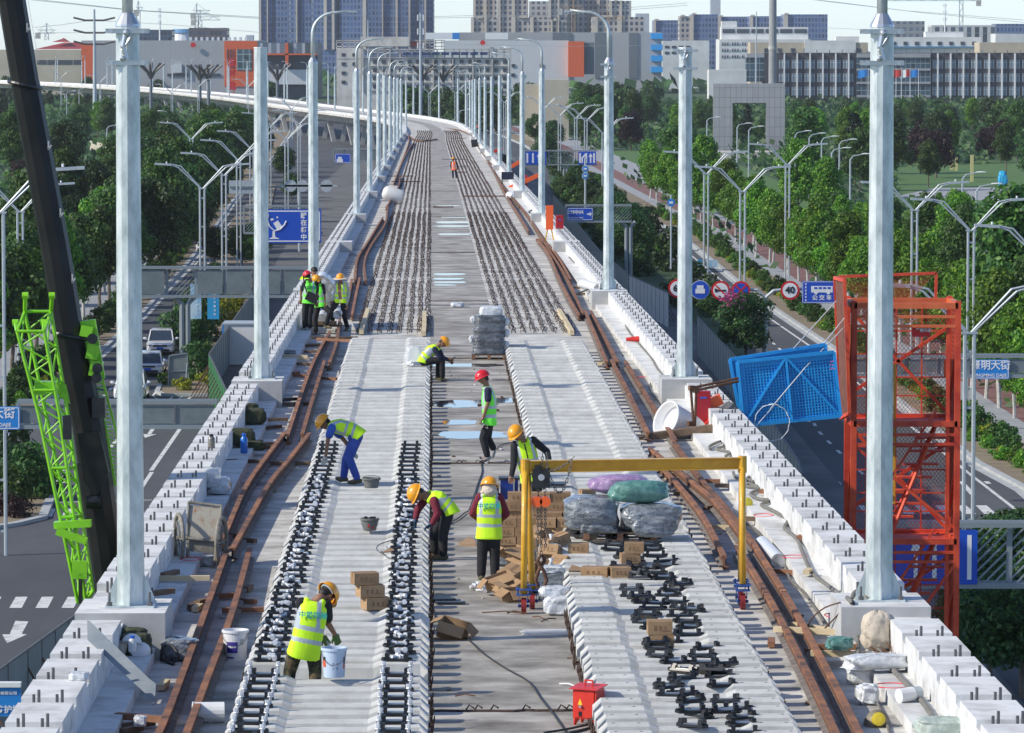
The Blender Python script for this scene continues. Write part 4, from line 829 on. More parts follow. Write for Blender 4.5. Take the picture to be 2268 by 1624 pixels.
def person(mp, anc, J, label, f, shirt=DARKC, sleeve=1.0, pants=DARKC, vest=HIVIS, hel=HELY, skin=SKIN, glove=None, shoe=SHOE, neckcloth=None, open_=False, brim=False, hood=None, lettering=None, belt=None, helh=1.0, hair=True, bulge=.05, forearm=None, grp='workers in helmets and vests on the bridge deck', longvest=0):
    base = Dk(*anc); y0 = base.y
    W = {k: A(*mp(v[0], v[1]), y0 + (v[2] if len(v) > 2 else 0)) for k, v in J.items()}
    f = V(f).normalized(); t = thing('person', label, 'person', base, 0, grp); W = {k: v - base for k, v in W.items()}
    H = (W['hL'] + W['hR']) / 2; N = (W['sL'] + W['sR']) / 2; lat = (W['sR'] - W['sL']).normalized(); nk = W['n']; hd = W['h']
    sw = max(.17, min(.2, (W['sR'] - W['sL']).length / 2))
    sp = (N - H).normalized(); front = sp.cross(lat)
    if front.dot(f) < 0: front = -front
    B = -front * bulge
    def put(mb, name, mats, vox, parent=t, fn=None, sm=2):
        me = remesh(mb, vox, sm); me.name = name
        for q in (mats if isinstance(mats, list) else [mats]): me.materials.append(q)
        if fn:
            for p in me.polygons: p.material_index = fn(p.center)
        return link(name, me, parent)
    # body
    b = MB(); up = (hd - nk).normalized(); R = basis(up * .7 + (up - f * up.dot(f)).normalized() * .3 if abs(up.dot(f)) < .95 else V((0, 0, 1)), f)
    b.ball(hd + R @ V((0, .005, .02)), (.076, .094, .105), 18, 14, R=R); b.ball(hd + R @ V((0, .035, -.045)), (.056, .058, .062), 14, 10, R=R)
    cap_(b, hd + R @ V((0, .09, .0)), .011, hd + R @ V((0, .108, -.022)), .014, 8)
    for sx in (-1, 1): b.ball(hd + R @ V((sx * .079, -.005, -.005)), (.012, .022, .032), 8, 8, R=R)
    cap_(b, hd + R @ V((0, -.02, -.05)), .055, nk, .058); cap_(b, nk, .058, N + (nk - N) * .3, .065)
    loft(b, H, N, B, lat, [(0, .15, .10), (.3, .135, .09), (.7, .15, .10), (.95, .13, .08), (1.05, .07, .06)])
    for sd in 'LR':
        s, e, wv = W['s' + sd], W['e' + sd], W['w' + sd]
        cap_(b, s, .052, e, .04); cap_(b, e, .04, wv, .027)
        fa = (wv - e).normalized(); hv = W.get('d' + sd); hdv = ((hv - wv).normalized() if hv else (fa + V((0, 0, -.5))).normalized())
        side = hdv.cross(front if abs(hdv.dot(front)) < .9 else lat).normalized(); pn = side.cross(hdv)
        hb = MB() if glove else b; r_ = .0105 if not glove else .0125
        cap_(hb, wv, .027, wv + hdv * .03, .03)
        for k in range(4):
            o_ = side * (-.03 + .02 * k); root = wv + hdv * .035 + o_; cap_(hb, root - hdv * .02, .015, wv + hdv * .085 + o_, .0125, 8)
            ln = (.034, .042, .038, .028)[k]; m1 = wv + hdv * (.085 + ln) + o_ * 1.15 + pn * .012; cap_(hb, wv + hdv * .085 + o_, r_, m1, r_, 8); cap_(hb, m1, r_, m1 + (hdv * .5 + pn * .85) * ln * .8, r_ * .85, 8)
        tb = wv + hdv * .035 - side * .035; m1 = tb - side * .025 + hdv * .03 + pn * .012; cap_(hb, tb, .015, m1, .013, 8); cap_(hb, m1, .013, m1 + hdv * .03 + pn * .012, .0105, 8)
        if glove: put(hb, 'glove', glove, .0065, sm=1)
        h_, k_, a_ = W['h' + sd], W['k' + sd], W['a' + sd]
        cap_(b, h_, .075, k_, .05); cap_(b, k_, .05, a_, .035); cap_(b, a_, .035, W['t' + sd], .028)
    eyeA = [hd + R @ V((sx * .03, .098, .012)) for sx in (-1, 1)]; mo = hd + R @ V((0, .1, -.058))
    def ff(c):
        for e in eyeA:
            q = R.transposed() @ (c - e)
            if abs(q.x) < .017 and abs(q.z) < .012 and q.y > -.03: return 1
        q = R.transposed() @ (c - mo)
        if abs(q.x) < .022 and abs(q.z) < .007 and q.y > -.03: return 2
        return 0
    put(b, 'body', [skin, HAIR, MAROON], .0085, fn=ff)
    # hair
    if hair:
        b = MB(); b.ball(hd + R @ V((0, -.012, .035)), (.084, .098, .10), 18, 12, R=R); b.ball(hd + R @ V((0, -.05, -.02)), (.066, .055, .07), 12, 10, R=R)
        hm = b.mesh('hair', HAIR, True)
        link('hair', hm, t)
    # shirt
    b = MB(); loft(b, H - sp * .05, N, B, lat, [(0, .165, .115), (.3, .148, .105), (.7, sw * .95, .118), (.92, sw * .92, .095), (1.02, .10, .07)])
    for sd in 'LR':
        s, e, wv = W['s' + sd], W['e' + sd], W['w' + sd]
        if sleeve >= 1: cap_(b, s, .072, e, .058); cap_(b, e, .057, e + (wv - e) * (.93 if sleeve >= 2 else .55), .045)
        elif sleeve > 0: cap_(b, s, .074, s + (e - s) * .72, .068)
    c0 = H + (N - H) * .5
    def fs(c):
        if open_:
            q = c - c0; 
            if abs(q.dot(lat)) < .06 and q.dot(front) > 0: return 1
        return 0
    put(b, 'shirt', [shirt, skin], .012, fn=fs)
    if forearm:
        for sd in 'LR':
            e, wv = W['e' + sd], W['w' + sd]; b = MB(); cap_(b, e + (wv - e) * .3, .05, wv, .038); put(b, 'sleeve', forearm, .012)
    # vest
    if vest:
        b = MB(); loft(b, H - sp * (.06 + longvest), N + sp * .02, B * 1.1, lat, [(0, .20, .155), (.3, .18, .135), (.7, sw + .012, .142), (.9, sw - .005, .118), (.99, .12, .09)])
        for sd, sg in (('L', -1), ('R', 1)): cap_(b, N + lat * sg * .09 + front * .05 + sp * .03, .045, N + lat * sg * .09 - front * .05 + sp * .03, .045)
        L0 = (N - H).length
        def fv(c):
            q = c - H; tt = q.dot(sp) / L0; lx = abs(q.dot(lat)); fr_ = q.dot(front)
            if open_ and lx < .05 and fr_ > 0 and tt > .1: return 2
            if fr_ > .09 and lx < .012: return 3
            if .14 < tt < .24 or .42 < tt < .52: return 1
            if tt > .52 and .095 < lx < .145: return 1
            return 0
        ve = put(b, 'vest', [vest, REFL, skin, shirt], .011, fn=fv)
        if lettering:
            pc = H + (N - H) * .77 - front * .158 + B * .7; zz = (sp - front * 0).normalized(); RR = Matrix((lat if lat.x > 0 else -lat, zz, -front)).transposed()
            text(lettering[0], lettering[1], lettering[2], ve, pc, tuple(RR.to_euler()), bold=.02)
    # trousers
    b = MB(); loft(b, H - sp * .03, H + sp * .14, V((0, 0, 0)), (W['hR'] - W['hL']).normalized(), [(0, .165, .12), (1, .158, .11)])
    for sd in 'LR':
        h_, k_, a_ = W['h' + sd], W['k' + sd], W['a' + sd]; cap_(b, h_, .10, k_, .078); cap_(b, k_, .078, a_ + (k_ - a_) * .12, .066)
    put(b, 'trousers', pants, .013)
    for sd in 'LR':
        a_, tt = W['a' + sd], W['t' + sd]; b = MB(); d = (tt - a_); d.z = min(d.z, -.02) if False else d.z; d.normalize(); hl = a_ - d * .045 + V((0, 0, -.035)); cap_(b, hl, .042, a_ + d * .06 + V((0, 0, -.02)), .045); cap_(b, a_ + d * .05 + V((0, 0, -.03)), .044, tt, .036); put(b, 'shoe', shoe, .012)
    # helmet
    Rh = R; ho = hd + R @ V((0, 0, .035)); q = thing('helmet', None, None); q.parent = t; del_ = 1
    b = MB(); n = 24; vs = []; K_ = 9
    for i in range(K_ + 1):
        a = PI / 2 * i / K_
        for j in range(n):
            an = 2 * PI * j / n; rx, ry = .128 * math.cos(a), .150 * math.cos(a); rg = 1 + (.03 if abs(math.cos(an)) < .25 and i > 1 else 0)
            vs.append(ho + Rh @ (V((rx * math.cos(an), ry * math.sin(an), .128 * math.sin(a) * rg)) * helh))
    b.add(vs, [(i * n + j, i * n + (j + 1) % n, (i + 1) * n + (j + 1) % n, (i + 1) * n + j) for i in range(K_) for j in range(n)])
    rim = [[ho + Rh @ (V(((.128 + w_ * .5) * math.cos(an), (.150 + (w_ * (1.3 if math.sin(an) > .2 else .4))) * math.sin(an), z_)) * helh) for an in [2 * PI * j / n for j in range(n)]] for w_, z_ in ((0, .0), (.03, -.016), (.028, -.022), (-.004, -.008))]
    b.add([p for r_ in rim for p in r_], [(i * n + j, (i + 1) % 4 * n + j, (i + 1) % 4 * n + (j + 1) % n, i * n + (j + 1) % n) for i in range(4) for j in range(n)])
    bpy.data.objects.remove(q)
    he = b.build('helmet', hel, t, smooth=True)
    if hel is not HAIR:
        b = MB(); b.tube([hd + R @ V((.088 * math.cos(a), -.015 + .105 * math.sin(a), .03)) for a in [PI + PI * k / 10 for k in range(11)]], .012, 6); b.build('headband', REFL, he)
    if brim:
        b = MB(); b.lathe(ho + Rh @ V((0, 0, .0)), [(.10, .005), (.235, -.03), (.24, -.036), (.10, -.006)], 28, axis=Rh @ V((0, 0, 1))); b.build('sun_brim', CREAM, he)
    if hood:
        b = MB(); b.ball(hd + R @ V((0, -.02, -.03)), (.108, .10, .12), 16, 12, R=R, jit=.05); b.ball(nk + R @ V((0, -.03, .02)), (.13, .11, .07), 16, 10, R=R, jit=.08); me = remesh(b, .012, 1); me.materials.append(hood); link('hood', me, t)
    return t, W, base
def mA(x0, y0, sc_):
    return lambda x, y: ((x0 + sc_ * x) * .648, (y0 + sc_ * y) * .648)
m1 = mA(920, 1960, 320 / 1299); m2 = mA(1060, 1380, 240 / 1299); m3 = mA(1250, 1500, 450 / 1462); m4 = mA(1620, 1420, 500 / 1112); m6 = mA(1380, 1100, 360 / 1169); m8 = mA(1000, 880, 500 / 2256); m12 = lambda x, y: P(2, x, y)
LTXT = mat('vest_lettering', (.0, .42, .40), .6); LTX2 = mat('vest_lettering_dark', (.01, .16, .13), .6)
zs = '中铁四局'
person(m1, (675, 1551, 0), dict(h=(795, 300, .10), n=(705, 345, .03), sL=(445, 415, 0), sR=(790, 440, .04), eL=(560, 680, .28), wL=(745, 880, .36), dL=(800, 960, .38), eR=(815, 690, .1), wR=(915, 850, .2), dR=(950, 950, .22), hL=(370, 1040, -.02), hR=(610, 1050, -.02), kL=(285, 1360, .08), kR=(640, 1360, .08), aL=(250, 1720, 0), aR=(630, 1720, 0), tL=(250, 1755, .16), tR=(640, 1755, .16)),
       'worker in camouflage trousers seen from behind, dipping a bolt over the blue-white bucket', (.55, .6, -.6), shirt=DARKC, sleeve=.7, pants=CAMO, glove=GLOVEG, lettering=(zs, .085, LTXT), longvest=.02)
person(m2, (775, 1068, .34), dict(h=(262, 355, 0), n=(335, 400, 0), sL=(385, 435, .16), sR=(400, 450, -.17), eL=(600, 640, .24), wL=(800, 900, .14), dL=(830, 930, .1), eR=(335, 640, -.2), wR=(285, 985, -.16), dR=(225, 1150, -.15), hL=(850, 590, .09), hR=(880, 600, -.09), kL=(665, 1040, .1), kR=(720, 1010, -.09), aL=(620, 1370, .12), aR=(880, 1405, -.08), tL=(500, 1385, .12), tR=(720, 1455, -.08)),
       'bent-over worker in blue shirt and blue trousers reaching down to the black plates', (-.8, -.1, -.62), shirt=BLUEC, sleeve=.7, pants=BLUED, glove=GLOVE, longvest=.0, bulge=.07)
person(m3, (978, 1240, 0), dict(h=(575, 610, -.02), n=(645, 620, 0), sL=(690, 630, .15), sR=(760, 690, -.16), eL=(575, 790, .1), wL=(555, 885, .02), dL=(560, 960, .0), eR=(800, 830, -.22), wR=(735, 945, -.2), dR=(650, 990, -.2), hL=(905, 800, .09), hR=(910, 820, -.08), kL=(760, 1060, .12), kR=(860, 1060, -.08), aL=(765, 1270, .12), aR=(860, 1300, -.08), tL=(700, 1305, .1), tR=(740, 1340, -.1)),
       'bent-over worker with maroon sleeves and blue gloves handling bolts beside the right plate line', (-.75, -.25, -.62), shirt=MAROON, sleeve=2, glove=GLOVEB, bulge=.06)
person(m4, (1080, 1285, 0), dict(h=(118, 545, .03), n=(115, 600, 0), sL=(45, 625, 0), sR=(190, 625, 0), eL=(-10, 745, .05), wL=(50, 800, .25), eR=(245, 750, .05), wR=(190, 800, .25), hL=(75, 880, 0), hR=(155, 880, 0), kL=(62, 1060, .03), kR=(158, 1060, .03), aL=(55, 1225, 0), aR=(160, 1235, 0), tL=(45, 1250, .14), tR=(170, 1262, -.08)),
       'worker with a cream hood under a yellow helmet, back to the camera beside the cartons', (.05, 1, -.35), shirt=MAROON, sleeve=2, hood=CREAM, hair=False, lettering=(zs, .085, LTXT), longvest=.05, bulge=.0)
person(m4, (1165, 1156, 0), dict(h=(325, 140, -.06), n=(365, 190, 0), sL=(310, 225, -.02), sR=(450, 190, .02), eL=(302, 370, -.1), wL=(285, 460, -.2), eR=(555, 275, .02), wR=(572, 335, -.1), hL=(400, 470, .02), hR=(475, 465, .02), kL=(405, 640, -.03), kR=(480, 640, -.03), aL=(410, 790, 0), aR=(490, 790, 0), tL=(405, 805, -.14), tR=(495, 805, -.14)),
       'worker in dark plaid sleeves leaning on a trolley behind the chain hoist', (-.4, -.75, -.5), shirt=DARKC, sleeve=2, pants=CAMO, forearm=PLAID, longvest=.02, bulge=.02)
person(m6, (1070, 1024, 0), dict(h=(880, 625, 0), n=(915, 700, 0), sL=(925, 750, .16), sR=(935, 765, -.15), eL=(960, 940, .2), wL=(950, 1070, .18), eR=(935, 900, -.19), wR=(880, 1060, -.18), dR=(860, 1120, -.18), hL=(945, 1110, .09), hR=(940, 1110, -.08), kL=(930, 1290, .08), kR=(880, 1290, -.07), aL=(1000, 1415, .1), aR=(930, 1500, -.08), tL=(985, 1500, .1), tR=(840, 1550, -.1)),
       'man in a red helmet walking left along the bare strip past the puddles', (-.9, -.15, -.35), shirt=NAVY, sleeve=.7, vest=HIVISG, hel=HELR, shoe=SHOEG, bulge=.02)
person(m6, (975, 844, 0), dict(h=(440, 232, 0), n=(385, 262, 0), sL=(375, 285, .16), sR=(345, 305, -.16), eL=(430, 400, .12), wL=(505, 425, .05), eR=(400, 395, -.18), wR=(490, 418, -.1), dR=(540, 412, -.08), hL=(235, 440, .09), hR=(220, 445, -.09), kL=(390, 425, .1), kR=(425, 425, -.1), aL=(380, 620, .1), aR=(430, 630, -.1), tL=(420, 648, .08), tR=(480, 655, -.1)),
       'seated worker in blue looking at a phone on the edge of the left sleepers', (.85, -.1, -.5), shirt=NAVY, sleeve=2, hood=None, longvest=-.02, bulge=.06)
person(m8, (678, 731, .16), dict(h=(232, 285, .03), n=(268, 345, 0), sL=(195, 395, 0), sR=(360, 400, 0), eL=(130, 530, 0), wL=(125, 650, .0), eR=(380, 560, .1), wR=(372, 690, .1), hL=(200, 690, 0), hR=(300, 690, 0), kL=(185, 900, 0), kR=(270, 900, 0), aL=(185, 1090, 0), aR=(268, 1090, 0), tL=(120, 1122, .04), tR=(262, 1122, -.08)),
       'man in a red helmet with yellow neck flap, back turned, standing on the left ledge', (-.4, .85, -.25), shirt=DARKC, sleeve=.7, vest=HIVISG, hel=HELR, shoe=SHOEG, lettering=(zs, .10, LTX2), bulge=.0, longvest=-.02)
person(m8, (702, 741, 0), dict(h=(372, 345, 0), n=(395, 395, .05), sL=(335, 430, .12), sR=(462, 440, 0), eL=(375, 560, .2), wL=(390, 660, .2), eR=(490, 590, -.02), wR=(500, 700, -.05), hL=(395, 725, .1), hR=(470, 735, .05), kL=(350, 950, .1), kR=(575, 845, -.12), aL=(360, 1160, .08), aR=(515, 1050, 0), tL=(350, 1195, -.05), tR=(590, 1085, -.1)),
       'worker in a yellow helmet with one foot up, left of the thin open-shirted man', (.45, -.75, -.4), sleeve=.7, bulge=.0, vest=HIVISG)
person(m8, (704, 722, .16), dict(h=(332, 215, 0), n=(322, 280, 0), sL=(245, 330, 0), sR=(400, 335, 0), eL=(225, 480, 0), wL=(230, 600, 0), eR=(420, 480, 0), wR=(425, 600, 0), hL=(265, 640, 0), hR=(365, 640, 0), kL=(265, 850, 0), kR=(360, 850, 0), aL=(265, 1030, 0), aR=(360, 1030, 0), tL=(262, 1060, -.08), tR=(365, 1060, -.08)),
       'bare-headed man with black hair, mostly hidden behind the man in the red helmet', (.4, -.7, -.1), sleeve=.7, bulge=.0, vest=None, hel=HAIR, helh=.8)
person(m8, (755, 733, 0), dict(h=(738, 325, 0), n=(742, 385, 0), sL=(672, 425, 0), sR=(825, 415, 0), eL=(650, 560, .02), wL=(612, 670, -.02), eR=(865, 570, .02), wR=(830, 730, -.05), hL=(695, 665, 0), hR=(785, 675, 0), kL=(615, 800, -.1), kR=(790, 880, -.03), aL=(620, 985, .0), aR=(845, 1080, 0), tL=(580, 1010, -.1), tR=(800, 1135, -.14)),
       'thin man with an open shirt and a wide sun brim on his yellow helmet', (-.1, -.9, -.35), shirt=LINEN, sleeve=2, open_=True, brim=True, bulge=.0)
person(m12, (1006, 395.5, 0), dict(h=(754, 1027, 0), n=(756, 1040, 0), sL=(742, 1047, 0), sR=(773, 1047, 0), eL=(738, 1068, 0), wL=(741, 1086, .1), eR=(781, 1068, 0), wR=(780, 1088, .1), hL=(750, 1094, 0), hR=(768, 1094, 0), kL=(752, 1124, 0), kR=(771, 1124, 0), aL=(752, 1148, 0), aR=(774, 1148, 0), tL=(752, 1153, -.05), tR=(776, 1153, -.05)),
       'distant worker in an orange vest standing alone on the far bare strip', (.1, 1, -.2), shirt=DARKC, sleeve=2, pants=NAVY, vest=HIVISO, bulge=0)
# things they hold or wear apart
b = MB(); p = A(*m8(300, 620), Dk(678, 731, .16).y - .22); b.box((0, 0, 0), (.36, .1, .26), R=Matrix.Rotation(.45, 3, 'Y')); b.tube([(-.15, -.0, .14), (-.22, .02, .4), (-.26, .1, .62)], .018, 6); tag(b.build('shoulder_bag', DARKC, None, p), 'black shoulder bag hanging on the back of the man in the red flapped helmet', 'bag')
b = MB(); p = A(*m8(190, 300), Dk(678, 731, .16).y); b.slab([(-.16, -.02, -.07), (.12, -.12, -.04), (.12, .16, .0), (-.05, .16, .07)], .01, (0, 0, 1)); tag(b.build('neck_flap', HIVIS, None, p), 'yellow sun flap under the red helmet of the man turned away', 'sun flap')
b = MB(); p = A(*m6(545, 405), Dk(975, 844).y - .08); b.box((0, 0, 0), (.02, .08, .14), R=Matrix.Rotation(1.1, 3, 'Y')); tag(b.build('phone', BLK, None, p), 'phone in the hands of the seated worker', 'phone')
b = MB(); p = A(*m6(845, 1135), Dk(1070, 1024).y - .19); b.box((0, 0, 0), (.16, .03, .10), R=Matrix.Rotation(.6, 3, 'Y')); b.tube([(.07, 0, 0), (.14, 0, -.02), (.15, 0, -.09), (.1, 0, -.06)], .008, 6); tag(b.build('face_mask', GLOVE, None, p), 'pale folded mask in the hand of the man in the red helmet', 'mask')
b = MB(); y = Dk(675, 1551).y + .38; p, q = A(*m1(790, 920), y), A(*m1(870, 1075), y); b.tube([V((0, 0, 0)), q - p], .016, 8); b.tube([q - p, (q - p) * 1.25], .03, 8, 1); tag(b.build('brush', [STEELB, BLUW], None, p), 'brush held down into the blue-white bucket', 'brush')
# ---------------------------------------------------------------- equipment on the deck
def bucket(p, r0, r1, h, m, lab, rim=.012, fill=None, lbl=None, handle=True, n='bucket', lid=False):
    t = thing(n, lab, 'bucket', p); b = MB(); b.lathe((0, 0, 0), [(r0, 0), (r1, h), (r1 + rim, h), (r1 + rim, h - .03), (r1 + rim * .4, h - .032), (r1 - .01, h - .0), (r1 - .012, h - .02), (r0 - .01, .02), (.0001, .02)], 28); b.build('pail', m, t, smooth=False)
    if fill: b = MB(); b.lathe((0, 0, h - .06), [(.0001, 0), (r1 - .016, 0), (r1 - .016, -.01)], 24); b.build('contents', fill, t)
    if lbl:
        for k, (col, a0, a1, z0, z1) in enumerate(lbl):
            b = MB(); nn = 8
            for i in range(nn):
                u0, u1 = a0 + (a1 - a0) * i / nn, a0 + (a1 - a0) * (i + 1) / nn
                rr = lambda z: r0 + (r1 - r0) * z / h + .002
                b.add([(rr(z0) * math.cos(u0), rr(z0) * math.sin(u0), z0), (rr(z0) * math.cos(u1), rr(z0) * math.sin(u1), z0), (rr(z1) * math.cos(u1), rr(z1) * math.sin(u1), z1), (rr(z1) * math.cos(u0), rr(z1) * math.sin(u0), z1)], [(0, 1, 2, 3)])
            b.build('printed_label', col, t)
    if handle:
        b = MB(); b.tube([(r1 * math.cos(a), -.02 - r1 * .8 * abs(math.sin(a)) - .02, h - .03 - .16 * abs(math.sin(a))) for a in [PI * k / 12 for k in range(13)]], .004, 5); b.build('handle', BOLTD, t)
    return t
D90 = -PI / 2
PURL = mat('purple_label', (.05, .03, .28), .5); ORL = mat('orange_label', (.62, .10, .03), .5); DPAINT = mat('dark_grease', (.05, .045, .035), .6)
bucket(K(7, 1520, 1150), .135, .16, .38, WHT, 'white paint bucket with a purple label standing between rails and sleepers', fill=GCON, lbl=[(PURL, D90 - .75, D90 + .25, .10, .24), (SIGNW, D90 - .65, D90 + .1, .165, .19), (PURL, D90 - .8, D90 - .1, .03, .05), (LAMPG, D90 + .45, D90 + .8, .2, .28)])
p = Dk(740, 1500, .36); bucket(p + V((0, .05, 0)), .122, .142, .34, mat('pale_blue_plastic', (.50, .60, .72), .4), 'pale blue-white grease bucket being filled beside the camouflage trousers', fill=DPAINT, lbl=[(BLK, D90 - 1.3, D90 - .8, .2, .24), (ORL, D90 - 1.3, D90 - .8, .12, .2), (BLK, D90 + .95, D90 + 1.2, .16, .24), (ORL, D90 + .95, D90 + 1.2, .1, .16)] + [(BLK, D90 + a, D90 + a + .08, z, z + .012) for a, z in ((-.1, .16), (.25, .16), (-.1, .1), (.25, .1), (.26, .11))])
t = bucket(K(5, 225, 1600, .34), .115, .15, .17, GREYP, 'small grey bucket on the left sleepers by the feet of the man in blue', fill=GCON, handle=False); b = MB(); b.tube([(.14 * math.cos(a), .14 * math.sin(a) * .3, .175 + .03 * abs(math.sin(a))) for a in [PI * k / 10 for k in range(11)]], .006, 6); b.build('handle', BOLTD, t)
t = bucket(K(8, 215, 315, .34), .10, .135, .19, GREYP, 'small grey bucket with red paint splashes on the left sleepers', fill=REDP, handle=True, lbl=[(REDP, D90 - .25, D90 + .05, .06, .10), (REDP, D90 + .4, D90 + .65, .03, .07)])
b = MB(); b.box((-.06, -.04, .2), (.05, .04, .04)); b.box((.05, -.02, .2), (.09, .04, .03)); b.build('tool_heads', BLK, t)
# red socket box
p = K(8, 1628, 1570); t = thing('distribution_box', 'red electrical distribution box on four legs with a blue socket and white plug', 'distribution box', p, -.45); t.scale = (.8, .8, .8)
b = MB(); b.box((0, 0, .31), (.36, .28, .42)); b.build('cabinet', REDP, t)
b = MB(); b.slab([(-.22, -.19, .53), (.22, -.19, .53), (.22, .17, .57), (-.22, .17, .57)], .012, (0, 0, 1)); b.build('lid', REDP, t)
b = MB(); b.tube([(-.06, 0, .55), (-.06, 0, .63), (.06, 0, .63), (.06, 0, .55)], .014, 6); b.build('handle', REDP, t)
for sx in (-1, 1):
    for sy in (-1, 1): b = MB(); b.tube([(sx * .14, sy * .10, .11), (sx * .165, sy * .125, 0)], [.05, .016], 4); b.build('leg', REDP, t)
b = MB(); b.box((.185, -.0, .30), (.02, .13, .12)); b.build('socket', BLUW, t); b = MB(); b.tube([(.19, 0, .30), (.27, -.03, .285), (.31, -.05, .26)], [.045, .042, .025], 10); b.build('plug', WHT, t)
b = MB(); b.box((-.0, -.146, .31), (.30, .012, .38)); b.build('door', REDP, t); b = MB(); b.add([(-.1, -.154, .30), (-.03, -.154, .30), (-.065, -.154, .39)], [(0, 1, 2)]); b.build('warning_mark', mat('warning_yellow', (.9, .55, .02), .5), t)
b = MB(); b.tube([(-.05, -.155, .28), (-.05, -.19, .28)], .02, 8); b.build('lock', STEELB, t); b = MB(); b.box((-.06, -.154, .17), (.05, .004, .07)); b.build('printed_label', BLK, t)
# cables
def cable(pts, r, m, lab, cat='cable', n='cable', g=None):
    q = [V(p) for p in pts]; r2 = []
    for i in range(len(q) - 1):
        p0, p1, p2, p3 = q[max(i - 1, 0)], q[i], q[i + 1], q[min(i + 2, len(q) - 1)]
        for t in (0, .33, .66): r2.append(.5 * ((2 * p1) + (p2 - p0) * t + (2 * p0 - 5 * p1 + 4 * p2 - p3) * t * t + (3 * p1 - p0 - 3 * p2 + p3) * t**3))
    r2.append(q[-1]); b = MB(); b.tube([p - q[0] for p in r2], r, 7); return tag(b.build(n, m, None, q[0], smooth=True), lab, cat, g)
def kc(c, pts, h=.02): return [K(c, x, y, h) for x, y in pts]
cable(kc(8, [(590, 740), (640, 880), (700, 930), (850, 1020), (950, 1110), (1100, 1210), (1240, 1290), (1320, 1400), (1400, 1500), (1480, 1620), (1500, 1690)]), .012, RUBBER, 'thin dark cable snaking down the bare strip from the open carton to the bottom edge')
cable(kc(8, [(1340, 1622), (1480, 1600), (1600, 1575), (1680, 1560), (1700, 1590)], .03), .014, RUBBER, 'black cable looping out under the red distribution box')
cable([K(8, 1690, 1490, .2), K(8, 1700, 1510, .12), K(8, 1695, 1560, .02), K(8, 1600, 1600, .02), K(8, 1500, 1625, .02)], .014, RUBBER, 'black cable hanging from the white plug of the red box')
cable(kc(8, [(720, 270), (780, 240), (830, 200), (860, 175)], .03) + kc(5, [(940, 1490), (910, 1580)], .02)[::-1] + kc(5, [(925, 1400), (960, 1440)], .02), .011, RUBBER, 'thin dark cable curling behind the hooded worker')
cable(kc(5, [(1035, 1350), (1060, 1325), (1120, 1310), (1180, 1312)], .03), .011, RUBBER, 'thin dark cable right of the man in the red helmet')
cable(kc(8, [(370, 375), (280, 405), (260, 440), (310, 475), (350, 500)], .37), .008, BOLTD, 'loop of thin wire on the left sleepers beside the right plate line')
cable(kc(9, [(490, -30), (470, 10), (560, 40), (500, 80), (560, 115), (640, 120), (570, 150), (650, 190), (740, 250), (720, 300), (800, 370), (840, 470), (900, 590), (1000, 670), (1100, 745), (1130, 755)], .2), .03, HOSE, 'thick grey hose winding along the right ledge towards the near right plinth', 'hose', 'hose')
cable([K(9, 1125, 750, .62), K(9, 1160, 790, .62), K(9, 1190, 900, .3), K(9, 1195, 1050, .2), K(9, 1200, 1200, .17)], .03, HOSE, 'grey hose hanging straight down the near face of the right plinth', 'hose', 'hose')
cable([K(9, 1160, 750, .62), K(9, 1175, 715, .66), K(9, 1220, 712, .66), K(9, 1250, 760, .62), K(9, 1270, 900, .4), K(9, 1300, 1030, .2), K(9, 1400, 1190, .2), K(9, 1530, 1330, .19), K(9, 1640, 1460, .19), K(9, 1720, 1600, .19)], .032, HOSE, 'grey hose bent over the right plinth and running on along the ledge', 'hose', 'hose')
cable(kc(9, [(470, 270), (530, 310), (700, 500), (760, 640), (850, 720), (950, 870), (1000, 945), (1050, 930), (1080, 870)], .04), .02, HOSE, 'thin hose lying on the deck at the foot of the right ledge', 'hose', 'hose')
cable(kc(9, [(1250, 1320), (1330, 1450), (1380, 1560), (1400, 1640)], .03), .016, HOSE, 'cable on the deck behind the dirty jug', 'cable')
cable(kc(6, [(240, 1350), (240, 1330), (310, 1300), (330, 1330), (280, 1350), (370, 1370), (340, 1395)], .2), .028, HOSE, 'coiled grey hose on the ledge under the blue panels', 'hose', 'hose')
cable(kc(6, [(390, 1500), (400, 1530), (440, 1545), (520, 1560), (470, 1590), (560, 1600), (600, 1624)], .2), .028, HOSE, 'grey hose behind the right leg of the hoist frame', 'hose', 'hose')
cable(kc(5, [(2050, 900), (2020, 940), (2040, 1000), (2110, 1060), (2130, 1095)], .03), .016, HOSE, 'grey cable beyond the white barrel by the ledge', 'cable')
cable(kc(5, [(1750, 290), (1770, 380), (1850, 500), (1870, 560), (1900, 610), (1960, 680), (2030, 760), (2070, 830), (2140, 910)], .18), .022, HOSE, 'long grey hose on the right ledge from plinth to plinth', 'hose', 'hose')
cable(kc(5, [(1550, 350), (1640, 310), (1700, 250), (1750, 240)], .25), .03, RUBBER, 'black hose reaching up to the third right plinth', 'hose', 'hose')
cable(kc(5, [(1500, 110), (1540, 150), (1590, 155), (1560, 175), (1620, 190), (1600, 210), (1680, 290)], .18), .026, HOSE, 'kinked dark hose on the far right ledge', 'hose', 'hose')
cable(kc(2, [(1270, 1290), (1240, 1310), (1270, 1345), (1240, 1370), (1310, 1390), (1360, 1400)], .2), .03, RUBBER, 'kinked hose by the fourth right plinth', 'hose', 'hose')
cable(kc(2, [(1150, 1130), (1170, 1180), (1140, 1200), (1200, 1215)], .2), .03, RUBBER, 'dark hose loop beside the blue chair', 'hose', 'hose')
cable([K(5, 1410, 80, .1), K(5, 1440, 45, .3), K(5, 1480, 45, .3), K(5, 1490, 100, .1)], .03, RUBBER, 'black hose arched on the deck beyond the bent rails', 'hose', 'hose')
